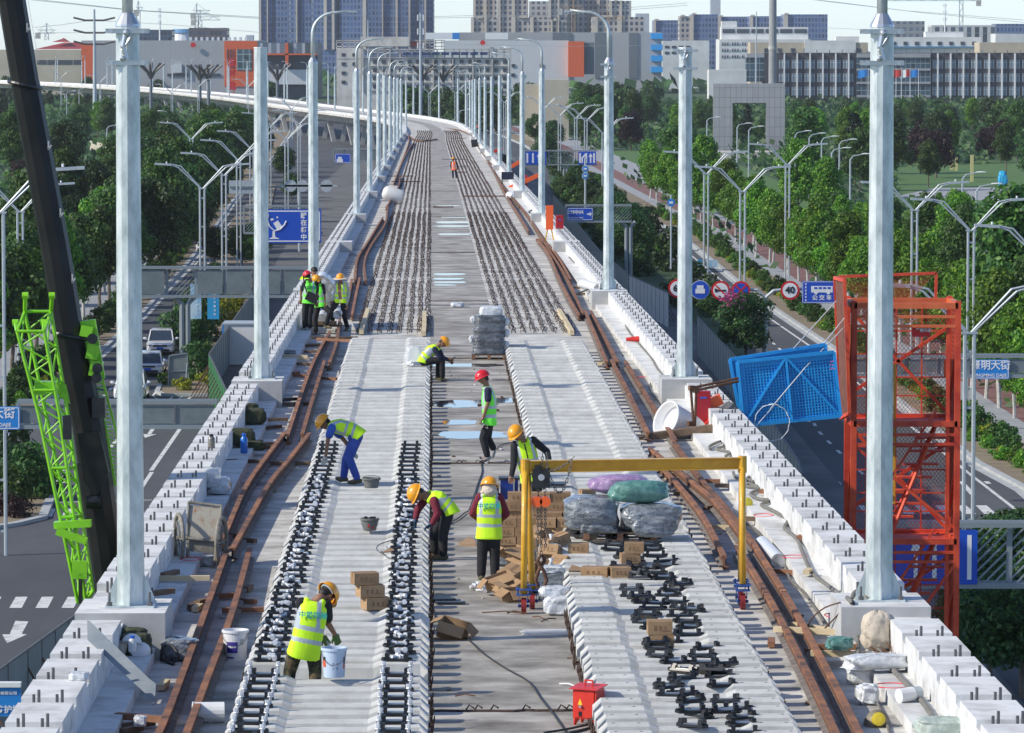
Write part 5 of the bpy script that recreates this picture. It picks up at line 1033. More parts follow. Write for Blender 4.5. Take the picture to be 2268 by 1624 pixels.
cable([K(7, 1040, 1160, .02), K(7, 1050, 1070, .2), K(7, 1110, 1060, .22), K(7, 1150, 1130, .1), K(7, 1110, 1170, .02), K(7, 1050, 1150, .03), K(7, 1120, 1180, .02)], .02, RUBBER, 'black hose coil on the timber left of the rails', 'hose', 'hose')
bag(K(7, 1150, 1150), (.22, .24, .14), GREYF, 'dark rubble sack under the black hose coil', 'sack', 'sack', 61, wr=.22)
cable([K(9, 865, 950, .1), K(9, 900, 880, .3), K(9, 980, 815, .5), K(9, 1080, 780, .62)], .01, RUSTD, 'thin rusty rod leaning from the timber heap to the plinth', 'rod', 'rusty_rod')
cable([K(9, 970, 960, .1), K(9, 1080, 845, .5)], .01, RUSTD, 'second thin rusty rod by the right plinth', 'rod', 'rusty_rod')
for i in range(9):
    q = K(9, 1385 + rnd.uniform(-35, 45), 1100 + rnd.uniform(-10, 30), .2); a = rnd.uniform(0, 3)
    b = MB(); b.tube([(0, 0, 0), (.18 * math.cos(a), .18 * math.sin(a), rnd.uniform(0, .12))], .008, 5); tag(b.build('rebar_offcut', RUSTD, None, q), 'rusty rebar offcut spilling from the torn cream sack', 'rebar offcut', 'rebar offcuts at the torn sack')
for i, (x0, y0, x1, y1) in enumerate([(940, 845, 1230, 852), (1100, 850, 1190, 843), (1265, 872, 1350, 890), (1320, 905, 1415, 885), (1440, 1305, 1560, 1330), (765, 1385, 895, 1384), (1490, 1140, 1610, 1150), (1520, 1100, 1600, 1085), (1530, 1108, 1610, 1118)]):
    p, q = K(8, x0, y0, .02), K(8, x1, y1, .03); b = MB(); b.tube([(0, 0, 0), (q - p) * .5 + V((0, .03, .02)), q - p], .009, 5); tag(b.build('wire_scrap', RUSTD if i != 4 else WHT, None, p), 'thin bent scrap wire lying on the bare strip', 'wire', 'scrap wires on the bare strip')
rdb = random.Random(3)
for i in range(70):
    X = rdb.choice((rdb.uniform(-3.4, -2.3), rdb.uniform(0, 1.85), rdb.uniform(4.1, 5.2))); s = rdb.uniform(50, 125); b = MB(); r0 = rdb.uniform(.02, .055); b.ball((0, 0, r0 * .4), (r0, r0 * rdb.uniform(.5, 1), r0 * .5), 6, 4, jit=.3); tag(b.build('rubble_bit', rdb.choice([GCON, WOOD, WCON, RUSTD]), None, deck(X, s), rot=rdb.uniform(0, 3)), 'small bit of rubble on the concrete deck', 'rubble', 'bits of rubble scattered on the deck')
# yellow portal hoist
pl = Dk(1160, 1360); prr = Dk(1645, 1350); t = thing('hoist_frame', 'yellow portal hoist frame on casters straddling the right sleepers', 'hoist frame', pl); W_ = prr - pl; Ht = 2.06
def caster(p, nm='caster'):
    c = MB(); c.tube([p + V((-.035, 0, .11)), p + V((.035, 0, .11))], .11, 18); o = c.build('caster', mat('red_wheel', (.25, .02, .02), .5), t)
    c = MB()
    for sx in (-1, 1): c.slab([p + V((sx * .06, -.05, .26)), p + V((sx * .06, .05, .26)), p + V((sx * .06, .03, .08)), p + V((sx * .06, -.03, .08))], .008, (1, 0, 0))
    c.box(p + V((0, 0, .265)), (.2, .16, .015)); c.box(p + V((0, 0, .34)), (.22, .18, .015)); c.tube([p + V((-.08, 0, .11)), p + V((.08, 0, .11))], .02, 8)
    for sx in (-.08, .08): c.tube([p + V((sx, 0, .25)), p + V((sx, 0, .37))], .012, 6)
    c.build('fork', mat('blue_bracket', (.02, .08, .3), .5), o)
o0 = V((0, 0, 0)); far_ = V((.12, .55, 0))
caster(o0); caster(far_); caster(W_); caster(W_ + V((0, .5, 0)))
for nm, a, z in (('leg', o0 + V((0, 0, .27)), o0 + V((.02, .25, Ht))), ('leg', far_ + V((0, 0, .27)), V((.05, .30, Ht - .05))), ('leg', W_ + V((0, 0, .35)), W_ + V((0, .25, Ht))), ('leg', W_ + V((0, .5, .35)), W_ + V((.0, .28, Ht - .05)))):
    b = MB(); b.tube([a, z], .045, 14); b.build('leg', YEL, t, smooth=True)
for q in (V((.02, .25, Ht - .07)), W_ + V((0, .25, Ht - .07))): b = MB(); b.tube([q - V((0, 0, .12)), q + V((0, 0, .11))], .062, 12); b.build('sleeve', YEL, t)
b = MB(); a, z = V((.08, .25, Ht - .06)), W_ + V((-.05, .25, Ht - .06)); b.beam(a + V((0, 0, .075)), z + V((0, 0, .075)), .12, .014); b.beam(a - V((0, 0, .075)), z - V((0, 0, .075)), .12, .014); b.beam(a, z, .014, .14); b.build('beam', YEL, t)
b = MB()
hx = V((.24, .25, Ht - .22)); 
tt = thing('chain_hoist', 'black and orange chain hoist hanging from the yellow beam, its hook over the torn cartons', 'chain hoist', pl + hx)
b.box((0, 0, .0), (.24, .14, .26)); b.box((-.05, 0, .12), (.08, .16, .12)); b.build('housing', BLK, tt)
b = MB(); b.tube([(-.0, -.09, .02), (0, -.13, .02)], .045, 12); b.build('gear_hub', STEELB, tt)
for sx in (-.06, .055): b = MB(); b.tube([(sx, -.07, -.32), (sx, .07, -.32)], .075, 14); b.build('cover', ORNG, tt)
def chain(p, q, sag, name, par, r=.008, lk=.05, m=BOLTD):
    b = MB(); Ln = (V(q) - V(p)).length + sag; n = max(3, int(Ln / lk * 1.1))
    P_ = [V(p) + (V(q) - V(p)) * k / n + V((0, 0, -sag * 4 * (k / n) * (1 - k / n))) for k in range(n + 1)]
    for k in range(n):
        a, c = P_[k], P_[k + 1]; d = (c - a).normalized(); x = d.cross(V((0, 1, 0)) if k % 2 else V((1, 0, .3))).normalized() * .014; b.tube([a - d * .006, a + x + d * .01, c + x - d * .01, c + d * .006, c - x - d * .01, a - x + d * .01, a - d * .006], r * .8, 4, cap=False)
    return b.build(name, m, par)
chain((0, .0, -.38), (0, 0, -1.05), 0, 'chain', tt); chain((-.04, 0, -.1), (-.05, 0, -1.0), .0, 'chain', tt); chain((.05, 0, -.1), (.06, 0, -.95), .0, 'chain', tt); chain((.12, 0, .05), (.42, 0, .26), .35, 'chain', tt); chain((.1, -.06, .1), (.45, -.06, .3), .04, 'chain', tt); chain((.02, -.02, .35), (.0, -.02, .1), 0, 'chain', tt); chain((.07, -.02, .35), (.08, -.02, .1), 0, 'chain', tt)
b = MB()
for sg in (-1, 1): b.tube([(0, sg * .02, -1.05), (sg * .05, sg * .02, -1.13), (-sg * .035, sg * .02, -1.28), (-sg * .075, sg * .02, -1.40), (-sg * .03, sg * .02, -1.52), (-sg * .005, sg * .02, -1.5)], [.02, .026, .026, .026, .02, .012], 8)
b.build('tongs', RUSTD, tt)
# trolley behind the hooded worker
p = K(5, 1090, 1640 - 0); t = thing('trolley', 'blue-fronted trolley with black wheels between the hooded worker and the hoist', 'trolley', A(1128, 1090, Dk(1130, 1135).y))
b = MB(); b.box((0, 0, .06), (.30, .3, .34)); b.build('body', mat('deep_blue_paint', (.008, .035, .22), .4), t); b = MB(); b.box((0, 0, .24), (.36, .36, .03)); b.build('top', BLK, t)
for sx in (-.2, .2): b = MB(); b.tube([(sx - .025, -.12, -.0), (sx + .025, -.12, -.0)], .16, 16); b.build('wheel', BLK, t)
b = MB(); b.box((0, 0, -.16), (.4, .1, .03)); b.tube([(.08, -.17, .2), (.08, -.17, -.05)], .015, 6); b.build('frame', STEELB, t)
p = K(8, 1190, 175, .0) + V((.1, .3, .0)); b = MB(); b.box((.3, 0, .55), (.75, .45, .03)); tag(b.build('black_tray', BLK, None, p - V((0, 0, .15))), 'black tray behind the carton pile under the hoist', 'tray')
p, q = K(8, 1385, 185, .4), K(8, 1560, 190, .4); b = MB(); b.tube([(0, 0, 0), (q - p) * .25], .016, 8, 1); b.tube([(q - p) * .2, (q - p) * .88], .02, 8, 0); b.ball((q - p), (.05, .05, .07), 8, 6, 1); tag(b.build('power_tool', [mat('tool_yellow', (.85, .6, .03), .4), BLK], None, p), 'long yellow power tool lying on the right sleepers', 'tool')
# wheelbarrow
mw = mA(600, 1700, 300 / 1624); p = K(7, 1330, 560); t = thing('hand_cart', 'mortar-crusted steel hand cart with two big wheels tipped up on the left ledge', 'hand cart', p)
def q_(x, y, dy=0): return A(*mw(x, y), p.y + dy) - p
CRUST = mat('crusted_mortar', (.15, .14, .11), .9, c2=(.32, .30, .25), scale=7, bump=.5, c3=(.22, .20, .16)); RSTF = mat('rust_streaked_steel', (.34, .32, .26), .85, c2=(.26, .10, .04), scale=3.5, lo=.5, hi=.66, stretch=(2.4, 2.4, .8), bump=.2, detail=8)
b = MB(); a, c, d, e = q_(255, 150, .25), q_(835, 190, .25), q_(785, 790, 0), q_(225, 750, 0); n_ = (c - a).cross(d - a).normalized(); n_ = n_ if n_.y < 0 else -n_; b.slab([e, d, c, a], .02, n_); b.build('front_panel', RSTF, t)
b = MB(); bk = V((0, .5, -.05)); b.slab([a + bk, c + bk, d + bk * .6, e + bk * .6], .02, n_); b.slab([a, e, e + bk * .6, a + bk], .02, (1, 0, 0)); b.slab([c, d, d + bk * .6, c + bk], .02, (1, 0, 0)); b.slab([q_(225, 780), q_(740, 820), q_(720, 1050), q_(260, 1000)], .03, (0, -1, 0)); b.build('tub', CRUST, t)
b = MB(); b.tube([q_(240, 90, .25), q_(860, 165, .25)], .022, 8); b.tube([q_(240, 90, .25), q_(215, 750, 0)], .018, 8); b.tube([q_(850, 160, .25), q_(800, 790, 0)], .018, 8); b.tube([q_(230, 760, -.02), q_(750, 815, -.02)], .024, 8); b.build('rim', CRUST, t)
for (x0, y0, x1, y1, x2, y2) in ((235, 800, 225, 1120, 215, 1280), (760, 820, 740, 1150, 640, 1370)): b = MB(); b.tube([q_(x0, y0), q_(x1, y1), q_(x2, y2)], [.028, .028, .035], 6); b.build('leg', CRUST, t)
for (cx, cy, dy, tw) in ((65, 760, .1, .25), (850, 830, .1, -.15)):
    w_ = thing('wheel', None, None); w_.parent = t; w_.location = q_(cx, cy, dy); w_.rotation_euler = (0, 0, tw); b = MB(); ring = [V((0, .36 * math.cos(a), .36 * math.sin(a))) for a in [2 * PI * k / 28 for k in range(29)]]; b.tube(ring, .032, 8, cap=False); b.build('tyre', CRUST, w_)
    b = MB()
    for k in range(8): a = 2 * PI * k / 8; b.tube([(0, 0, 0), (0, .34 * math.cos(a), .34 * math.sin(a))], .008, 5)
    b.tube([(-.04, 0, 0), (.04, 0, 0)], .04, 10); b.build('spokes', CRUST, w_)
b = MB(); b.tube([q_(65, 760, .1), q_(850, 830, .1)], .02, 8); b.build('axle', CRUST, t)
# leaning board
m5 = mA(0, 2000, 620 / 1990); y = K(7, 800, 1300).y; pts = [(955, 390), (985, 395), (1640, 1030), (1710, 1080), (1700, 1265), (1660, 1250), (960, 600)]
q = [A(*m5(x, z), 53.2 + (1551 - m5(x, z)[1]) / 176 * 1.2) for x, z in pts]; b = MB(); b.slab([k - q[0] for k in q], .03, (0, -.94, .3)); tag(b.build('board', mat('grey_board', (.20, .235, .26), .8, c2=(.30, .33, .34), scale=3, stretch=(1, 1, 1), detail=10), None, q[0]), 'long grey plywood board leaning against the near left parapet', 'board')
# bags, bottles, helmets
mo = m5
bag(K(7, 870, 1190, .02) + V((0, .1, 0)), (.20, .18, .20), OLIVE, 'olive canvas tool bag with yellow piping behind the leaning board', 'tool bag', 'tool_bag', 50, sq=.5, wr=.12); bag(K(7, 850, 1100, .17) + V((0, .2, 0)), (.18, .15, .14), OLIVE, 'open olive tool bag against the near left plinth', 'tool bag', 'tool_bag', 51, sq=.6, wr=.15)
def helmet_obj(p, m, lab, rx=0, ry=0):
    b = MB(); b.lathe((0, 0, 0), [(.155, -.005), (.13, .0), (.125, .04), (.10, .09), (.05, .125), (.0001, .13)], 20); return tag(b.build('helmet', m, None, p, smooth=True, rot=(rx, ry, 0)), lab, 'helmet')
helmet_obj(K(7, 905, 1100, .2), WHT, 'white safety helmet beside the olive tool bag at the near plinth', .5, .6); helmet_obj(K(7, 800, 1090, .22), CREAM, 'cream sun hat tipped on its edge beside the olive bag', .2, -1.3); helmet_obj(K(7, 850, 1050, .3), WHT, 'second white helmet lying on top of the olive bag', -.4, .1)
def bottle(p, r, h, m, capm, lab, n='bottle', rot=None):
    t = thing(n, lab, 'bottle', p, rot=rot); b = MB(); b.lathe((0, 0, 0), [(r * .9, 0), (r, .01), (r, h * .72), (r * .55, h * .82), (r * .5, h * .85)], 16); b.build('bottle_body', m, t, smooth=True); b = MB(); b.lathe((0, 0, h * .85), [(r * .6, 0), (r * .6, h * .12), (r * .3, h * .15)], 14); b.build('bottle_cap', capm, t); return t
bottle(K(7, 855, 1100, .3), .05, .2, CLEARW, BLUW, 'small clear bottle with a blue cap on the olive bag')
bottle(K(4, 1575, 1375, .17), .07, .38, mat('blue_bottle', (.02, .16, .55), .25), BLUW, 'tall blue water bottle standing on the left ledge'); bottle(K(4, 1365, 1345, .56), .065, .26, mat('smoky_bottle', (.12, .12, .11), .2, c2=(.25, .22, .18), scale=4), BLK, 'smoky plastic drink bottle on a left parapet block')
bag(K(4, 1635, 1190, .17), (.26, .2, .17), OLIVE, 'green canvas tool bag on the left ledge in front of the second plinth', 'tool bag', 'tool_bag', 52, sq=.5, wr=.12); bag(K(4, 1625, 1110, .4), (.12, .1, .09), OLIVE, 'small green pouch on top of the canvas tool bag', 'pouch', 'pouch', 53, wr=.2)
bag(K(4, 1560, 1340, .17) + V((0, .25, 0)), (.24, .2, .18), OLIVE, 'green tool bag with a strap behind the blue bottle', 'tool bag', 'tool_bag', 54, sq=.5, wr=.12); bag(K(4, 1630, 1360, .1), (.24, .15, .1), OLIVE, 'green canvas flap spilling off the ledge beside the blue bottle', 'canvas', 'canvas_flap', 55, wr=.2)
bag(K(7, 1355, 1560), (.01, .01, .01), CLEARW, 'speck of foam on the deck at bottom left', 'foam', 'foam_lump', 56)
b = MB(); b.tube([(-.17, 0, .11), (.17, .03, .11)], .12, 18); b.tube([(-.175, 0, .11), (-.19, 0, .11)], .128, 18); tag(b.build('tipped_pail', WHT, None, K(7, 1350, 1555)), 'dirty white pail tipped on its side at the bottom left', 'bucket')
bottle(K(9, 1300, 1570), .13, .30, mat('dirty_jug', (.16, .14, .10), .5, c2=(.26, .23, .17), scale=8), mat('jug_yellow', (.65, .5, .03), .5), 'dirty jug with a yellow cap lying at the foot of the right ledge', 'jug', rot=(1.2, 0, .1))
bottle(K(9, 430, 190, .05), .14, .32, SHEET, mat('lid_yellow', (.7, .6, .05), .5), 'large clear plastic jug lying behind the right leg of the hoist frame', 'jug', rot=(.9, .4, .3))
b = MB(); b.tube([(-.09, 0, .07), (.10, 0, .08)], .085, 14); b.tube([(.1, 0, .08), (.2, 0, .085)], .08, 14, 1); tag(b.build('glue_tube', [WHT, LAMPG], None, K(9, 1500, 1420, .17), rot=.5), 'white tub lying on the right ledge in front of the red circle', 'tub')
def pipe(p, q, r, m, lab, g=None):
    b = MB(); d = (q - p); n = 20; L0 = d.length; b.lathe((0, 0, 0), [(r, 0), (r, L0), (r * .9, L0), (r * .9, 0), (r, 0)], n, axis=d.normalized()); b.lathe((0, 0, 0), [(.0001, L0 * .5), (r * .9, L0 * .5)], n, 1, axis=d.normalized()); return tag(b.build('pipe', [m, BLK], None, p, smooth=False), lab, 'pipe', g)
pipe(K(9, 682, 515, .1), K(9, 575, 400, .1), .115, PVC, 'white plastic pipe lying at the foot of the right ledge')
for i, (x, y, x2, y2, r) in enumerate(((450, 945, 480, 830, .16), (690, 890, 600, 560, .15))): pipe(A(*m8(x, y), Dk(702, 741).y + .3), A(*m8(x + 20, y - 60), Dk(702, 741).y + 3), r * .85, PVC, 'white pipe with its dark mouth showing between the standing men, %s one' % ['left', 'right'][i])
for i, (x, y) in enumerate(((450, 360), (510, 400), (560, 460), (540, 620), (540, 720))): pipe(A(*m8(x, y), Dk(702, 741).y + 2 + .1), A(*m8(x + 12, y - 60), Dk(702, 741).y + 6), .16, PVC, 'stacked white pipe beside the thin man, %s from the top' % ORD[i], 'white pipes stacked on the left ledge')
t = thing('pipe_rack', 'dark timber rack under the white pipes', 'rack', A(*m8(440, 1010), Dk(702, 741).y + .4)); b = MB(); b.box((0, 0, 0), (.9, .3, .1)); b.box((.05, .3, -.1), (1.1, .2, .06)); b.build('bearer', WOOD, t)
# white barrel, red boxes, scaffold frame, blue panels
mb = mA(2200, 1280, 500 / 2256); pb = K(6, 60, 1290); yb = pb.y
c0, c1 = A(*mb(335, 690), yb + .3), A(*mb(840, 900), yb + .75); ax = (c1 - c0)
t = thing('barrel', 'big white plastic barrel lying open-mouthed under the plank trestle', 'barrel', c0); b = MB(); L0 = ax.length; b.lathe((0, 0, 0), [(.0001, .25), (.34, .2), (.37, .02), (.40, 0), (.40, .04), (.385, .07), (.30, L0 * .8), (.24, L0 * 1.0), (.0001, L0 * 1.04)], 32, axis=ax.normalized()); b.build('shell', WHT, t, smooth=True)
for nm, lst in (('post', [((725, 220, 0), (770, 760, 0)), ((810, 240, .1), (790, 760, .1)), ((770, 760, 0), (750, 1285, 0)), ((790, 760, .1), (780, 1270, .1))]), ('rail', [((710, 215, 0), (1455, 60, .4)), ((790, 250, .1), (1465, 105, .5)), ((720, 905, .1), (1530, 800, .6))])):
    if nm == 'post': t = thing('scaffold_frame', 'rusty scaffold tube frame holding the plank and the blue panels', 'scaffold', A(*mb(760, 1285), yb - .1)); o_ = t.location.copy()
    for a, c in lst: b = MB(); b.tube([A(*mb(a[0], a[1]), yb + a[2]) - o_, A(*mb(c[0], c[1]), yb + c[2]) - o_], .028, 8); b.build('tube', RUSTD, t)
b = MB()
for x, y in ((740, 210), (805, 245), (720, 760), (730, 900)): b.box(A(*mb(x, y), yb) - o_, (.11, .1, .1), .4)
b.build('coupler', RUSTD, t)
p, q = A(*mb(30, 930), yb - .35), A(*mb(1530, 730), yb - .1); b = MB(); b.beam(V((0, 0, 0)), q - p, .22, .05); b.beam((q - p) * .02 + V((0, -.15, -.05)), (q - p) * .99 + V((0, -.15, -.05)), .05, .12); tag(b.build('plank', WOOD, None, p), 'long weathered plank across the scaffold frame towards the blue panels', 'plank')
def firebox(p, h, lab, rz=0, k=1.0):
    t = thing('equipment_box', lab, 'steel box', p, rz); b = MB(); b.box((0, 0, h / 2), (.30 * k, .2 * k, h)); b.build('cabinet', mat('crimson_paint', (.42, .008, .02), .4), t); b = MB(); b.box((0, -.103 * k, h * .8), (.14 * k, .004, .035)); b.build('plate', BLUW, t); return t
o = firebox(A(*mb(910, 760), yb + 1.2), .68, 'crimson steel box standing behind the scaffold frame', .1)
b = MB(); b.box((0, 0, 0), (.36, .3, .22), R=Matrix.Rotation(-.45, 3, 'Y')); b.tube([(-.1, 0, -.2), (.25, 0, -.1)], .04, 8, 1); tag(b.build('orange_floodlight', [ORNG, REDP], None, A(*mb(1080, 430), yb + 1.4)), 'orange tilted equipment head next to the crimson box', 'equipment')
b = MB(); p = A(*mb(1180, 540), yb + 1.2); q = A(*mb(930, 790), yb + 1.0); b.beam(V((0, 0, 0)), (q - p) * 1.5, .05, .05); tag(b.build('strut', REDP, None, p), 'red strut sloping down behind the white barrel', 'strut')
bag(A(*mb(680, 1180), yb - .3), (.12, .1, .09), mat('green_plastic', (.01, .35, .03), .4), 'bright green plastic bag beside the foot of the scaffold frame', seed=71, wr=.2)
b = MB(); b.beam(V((0, 0, 0)), V((.35, .2, .3)), .3, .2); tag(b.build('dark_machine', BOLTD, None, A(*mb(1120, 720), yb + .8)), 'dark metal machine part under the plank', 'machine part')
MESHB = BLUP
def mesh_panel(corn, lab, nx=16, nz=11, y=0, brace=True):
    q = [A(*P(6, x, z), y + d) for x, z, d in corn]; o_ = q[0].copy(); q = [k - o_ for k in q]; t = thing('mesh_panel', lab, 'panel', o_)
    a, b2, c, d = q; b = MB()
    for p0, p1 in ((a, b2), (b2, c), (c, d), (d, a)): b.beam(p0, p1, .07, .05, up=V((0, 1, 0)))
    b.build('frame', MESHB, t)
    if brace:
        b = MB(); tm = (a + b2) / 2; bm_ = (d + c) / 2
        for p0, p1 in ((tm, bm_), (tm, d), (tm, c)): b.beam(p0, p1, .05, .05, up=V((0, 1, 0)))
        b.build('brace', MESHB, t)
    b = MB(); off = V((0, .03, 0))
    for i in range(1, nx * 2): k = i / (nx * 2); b.beam(a.lerp(b2, k) + off, d.lerp(c, k) + off, .024, .012, up=V((0, 1, 0)))
    for i in range(1, nz * 2): k = i / (nz * 2); b.beam(a.lerp(d, k) + off, b2.lerp(c, k) + off, .024, .012, up=V((0, 1, 0)))
    b.build('mesh_grid', MESHB, t)
    b = MB(); b.slab([p + V((0, .06, 0)) for p in (a, b2, c, d)], .006, (0, -1, 0)); b.build('backing_sheet', mat('blue_backing', (.012, .24, .58), .6), t); return t
yp = yb + 1.2
mesh_panel([(367, 773, .6), (985, 675, .9), (1000, 1090, .9), (435, 1148, .6)], 'blue perforated steel panel at the back, mostly covered by the front one', y=yp, brace=False)
mesh_panel([(415, 790, 0), (1040, 725, .3), (1082, 1138, .3), (455, 1200, 0)], 'blue perforated steel panel with crossed braces hanging tilted beside the red tower', y=yp)
b = MB(); 
for k in range(5): q = A(*P(6, 1015 + (k % 2) * 10, 790 + k * 12), yp + .22); b.beam(q, q + V((.07 - .03 * (k % 3), 0, .03 * (-1)**k)), .02, .012)
tag(b.build('paint_daub', mat('pink_daub', (.75, .16, .2), .6)), 'pink paint daubs on the upper right of the blue panel', 'paint marks')
def rope(pts, lab, r=.012, g=None):
    b = MB(); q = [V(p) for p in pts]; b.tube([p - q[0] for p in q], r, 6); return tag(b.build('rope', ROPE, None, q[0]), lab, 'rope', g)
rope([A(*P(6, 1055, 395), yp + 2.5), A(*P(6, 780, 700), yp + .7)], 'pale rope from the tower top down to the back blue panel')
rope([A(*P(6, 1120, 490), yp + 2), A(*P(6, 640, 1085), yp - .1), A(*P(6, 470, 1280), yp - .8)], 'pale rope across the blue panel, upper one of two'); rope([A(*P(6, 1125, 545), yp + 2), A(*P(6, 850, 830), yp - .02), A(*P(6, 630, 1090), yp - .15)], 'pale rope across the blue panel, lower one of two')
b = MB(); cc = A(*P(6, 640, 1180), yp - .3); b.tube([V(((.36 + .012 * math.sin(k * 2.1)) * math.cos(a), .02 * math.sin(k), (.38 + .012 * math.cos(k * 1.7)) * math.sin(a))) for k, a in enumerate([6 * PI * i / 90 for i in range(91)])], .009, 5); tag(b.build('rope_coil', ROPE, None, cc), 'coil of pale rope hanging below the blue panel', 'rope coil')
# far things along the right ledge
firebox(K(2, 1440, 1535, .16), 1.05, 'crimson steel box on the right ledge beside the orange stand', .1, 1.15)
t = thing('orange_stand', 'orange box on a folding stand on the far right ledge', 'stand', K(2, 1375, 1560, .1)); b = MB(); b.box((0, 0, 1.1), (.34, .2, 1.1)); b.build('box', ORNG, t)
for sx in (-1, 1): b = MB(); b.beam((sx * .08, 0, .6), (sx * .2, 0, 0), .06); b.build('leg', YEL, t)
t = thing('chair', 'dark blue steel-framed chair on the far right ledge', 'chair', K(2, 1105, 1200, .1)); b = MB(); b.box((0, -.25, .75), (.75, .05, .5)); b.build('backrest', NAVY, t); b = MB(); b.box((0, 0, .48), (.7, .5, .06)); b.build('seat', NAVY, t)
for sx in (-1, 1):
    for sy in (-1, 1): b = MB(); b.beam((sx * .4, sy * .24, 0), (sx * .4, sy * .24, 1.0 if sy < 0 else .5), .07); b.build('leg', BLK, t)
b = MB(); b.tube([(0, 0, .0), (.25, 0, .9)], .42, 14); tag(b.build('black_drum', BLK, None, K(2, 1060, 1060, .3)), 'black drum leaning on the far right ledge', 'drum')
b = MB(); b.tube([(-.35, 0, .4), (.4, 0, .5)], .45, 14); tag(b.build('black_drum', BLK, None, K(2, 890, 950, .1)), 'black drum lying at the bend of the right rails', 'drum')
b = MB(); b.lathe((-.62, 0, .78), [(.0001, -.02), (.22, .0), (.38, .10), (.45, .28), (.45, 1.15), (.43, 1.22), (.3, 1.26), (.0001, 1.27)], 26, axis=V((1, .1, -.32)).normalized()); tag(b.build('white_drum', mat('stained_drum', (.68, .66, .62), .5, c2=(.45, .36, .28), scale=1.5, lo=.55, hi=.75), None, K(2, 365, 1320), smooth=True), 'big stained white drum lying on the left side of the far bed', 'drum')
for i, (x, y, dx, dz) in enumerate(((1130, 1110, .8, .9), (1210, 1215, 1.0, .9), (1020, 1000, .8, .7), (885, 850, .9, 1.0), (668, 805, .9, .9))):
    p = K(2, x, y, .1); b = MB(); b.beam(V((-dx, 0, 0)), V((dx, 0, dz)), .3, .3); tag(b.build('orange_strut', ORNG if i != 2 else REDP, None, p), 'orange-red folded stand on the far right ledge, %s from the front' % ORD[(1, 0, 2, 3, 4)[i]], 'stand', 'orange stands along the far right ledge')
firebox(K(2, 1213, 1205, .2), .8, 'small crimson box on the far ledge behind the blue chair', 0, 1.3)
for p0 in (K(2, 1165, 1275, .15), K(5, 1690, 315, .3)): pipe(p0, p0 + V((-.5, 1.2, .1)), .24 if p0.y > 200 else .17, PVC, 'white pipe mouth on the right ledge, %s' % ('the far one by the plinth' if p0.y > 200 else 'the nearer one by the third plinth'))
pad = K(5, 1940, 655, .2); b = MB(); b.tube([(-.3, 0, .05), (.0, 0, .06), (.3, 0, .08)], [.05, .08, .05], 8); b.box((.32, .1, .1), (.1, .15, .4), .2, 1, R=Matrix.Rotation(.4, 3, 'Y')); tag(b.build('red_clamp', [REDP, RUSTD], None, pad), 'red cloth and rusty plate on the right ledge', 'cloth')
RMARK = mat('red_spray', (.75, .05, .08), .8)
for c, x, y, w_ in ((9, 585, 217, .16), (9, 785, 485, .18), (9, 1055, 862, .16), (9, 1415, 1317, .2), (7, 1230, 500, .15), (5, 1970, 885, .1)):
    p = K(c, x, y, .165); b = MB(); b.tube([V((w_ * math.cos(a), .22 * math.sin(a), 0)) for a in [2 * PI * k / 20 for k in range(21)]], .007, 4, cap=False); o = b.build('sprayed_circle', RMARK, via, p)
# ---------------------------------------------------------------- vegetation
def crown_mesh(name, seed, R_, H_, z0, nl, nleaf, ls, m, shape='egg', out=.75):
    r = random.Random(seed); b = MB(); lobes = []
    for i in range(nl):
        t = (i + .5) / nl; z = z0 + H_ * (.06 + .86 * t)
        env = (math.sin(PI * min(1, (t * .82 + .16)))**.7) if shape == 'egg' else ((1 - t) * .95 + .1 if shape == 'cone' else 1 - .25 * t)
        a = i * 2.4 + r.uniform(-.5, .5); rad = R_ * env * r.uniform(.25, .72); lr = R_ * r.uniform(.30, .52) * (.55 + .45 * env)
        lobes.append((V((rad * math.cos(a), rad * math.sin(a), z)), lr))
    wt = [l[1]**2 for l in lobes]
    for k in range(nleaf):
        c, lr = r.choices(lobes, wt)[0]
        d = V((r.gauss(0, 1), r.gauss(0, 1), r.gauss(.25, 1))).normalized(); p = c + V((d.x, d.y, d.z * .85)) * lr * r.uniform(.62, 1.08) * (1 if r.random() < out else r.uniform(.3, 1))
        n = (d + V((r.uniform(-1, 1), r.uniform(-1, 1), r.uniform(-.6, 1))) * .75).normalized(); x = n.cross(V((r.uniform(-1, 1), r.uniform(-1, 1), .3))).normalized(); y = n.cross(x); s = ls * r.uniform(.6, 1.35)
        b.add([p - x * s * .5, p - y * s * .32 + n * s * .06, p + x * s * .55, p + y * s * .34], [(0, 1, 2, 3)])
    return b.mesh(name, m)
def trunk_mesh(name, seed, H, r0, m, white=False):
    r = random.Random(seed); b = MB(); pts = [V((0, 0, -.1))]; x = y = 0
    for i in range(1, 6): x += r.uniform(-.08, .08); y += r.uniform(-.08, .08); pts.append(V((x, y, H * i / 6)))
    b.tube(pts[:3], [r0 * 1.1, r0, r0 * .9], 7, 1 if white else 0, cap=False); b.tube(pts[2:], [r0 * .9, r0 * .7, r0 * .5, r0 * .3], 7, 0)
    for i in range(6):
        p = pts[2] .lerp(pts[4], i / 6); a = i * 2.2; l = r.uniform(.8, 1.7); b.tube([p, p + V((math.cos(a) * l * .5, math.sin(a) * l * .5, l * .6)), p + V((math.cos(a) * l, math.sin(a) * l, l * 1.3))], [r0 * .45, r0 * .3, r0 * .12], 5)
    return b.mesh(name, [m, BARKW])
CRN = {}
def crowns(key, n, *a):
    CRN[key] = [crown_mesh('foliage', hash(key) % 1000 * 0 + i * 7 + len(CRN) * 31, *a) for i in range(n)]
crowns('bright', 4, 2.5, 6.6, 2.6, 22, 7600, .27, LF3); crowns('green', 5, 2.7, 7.0, 2.3, 21, 7000, .29, LF1); crowns('dark', 3, 3.0, 6.2, 1.6, 19, 6500, .30, LF2)
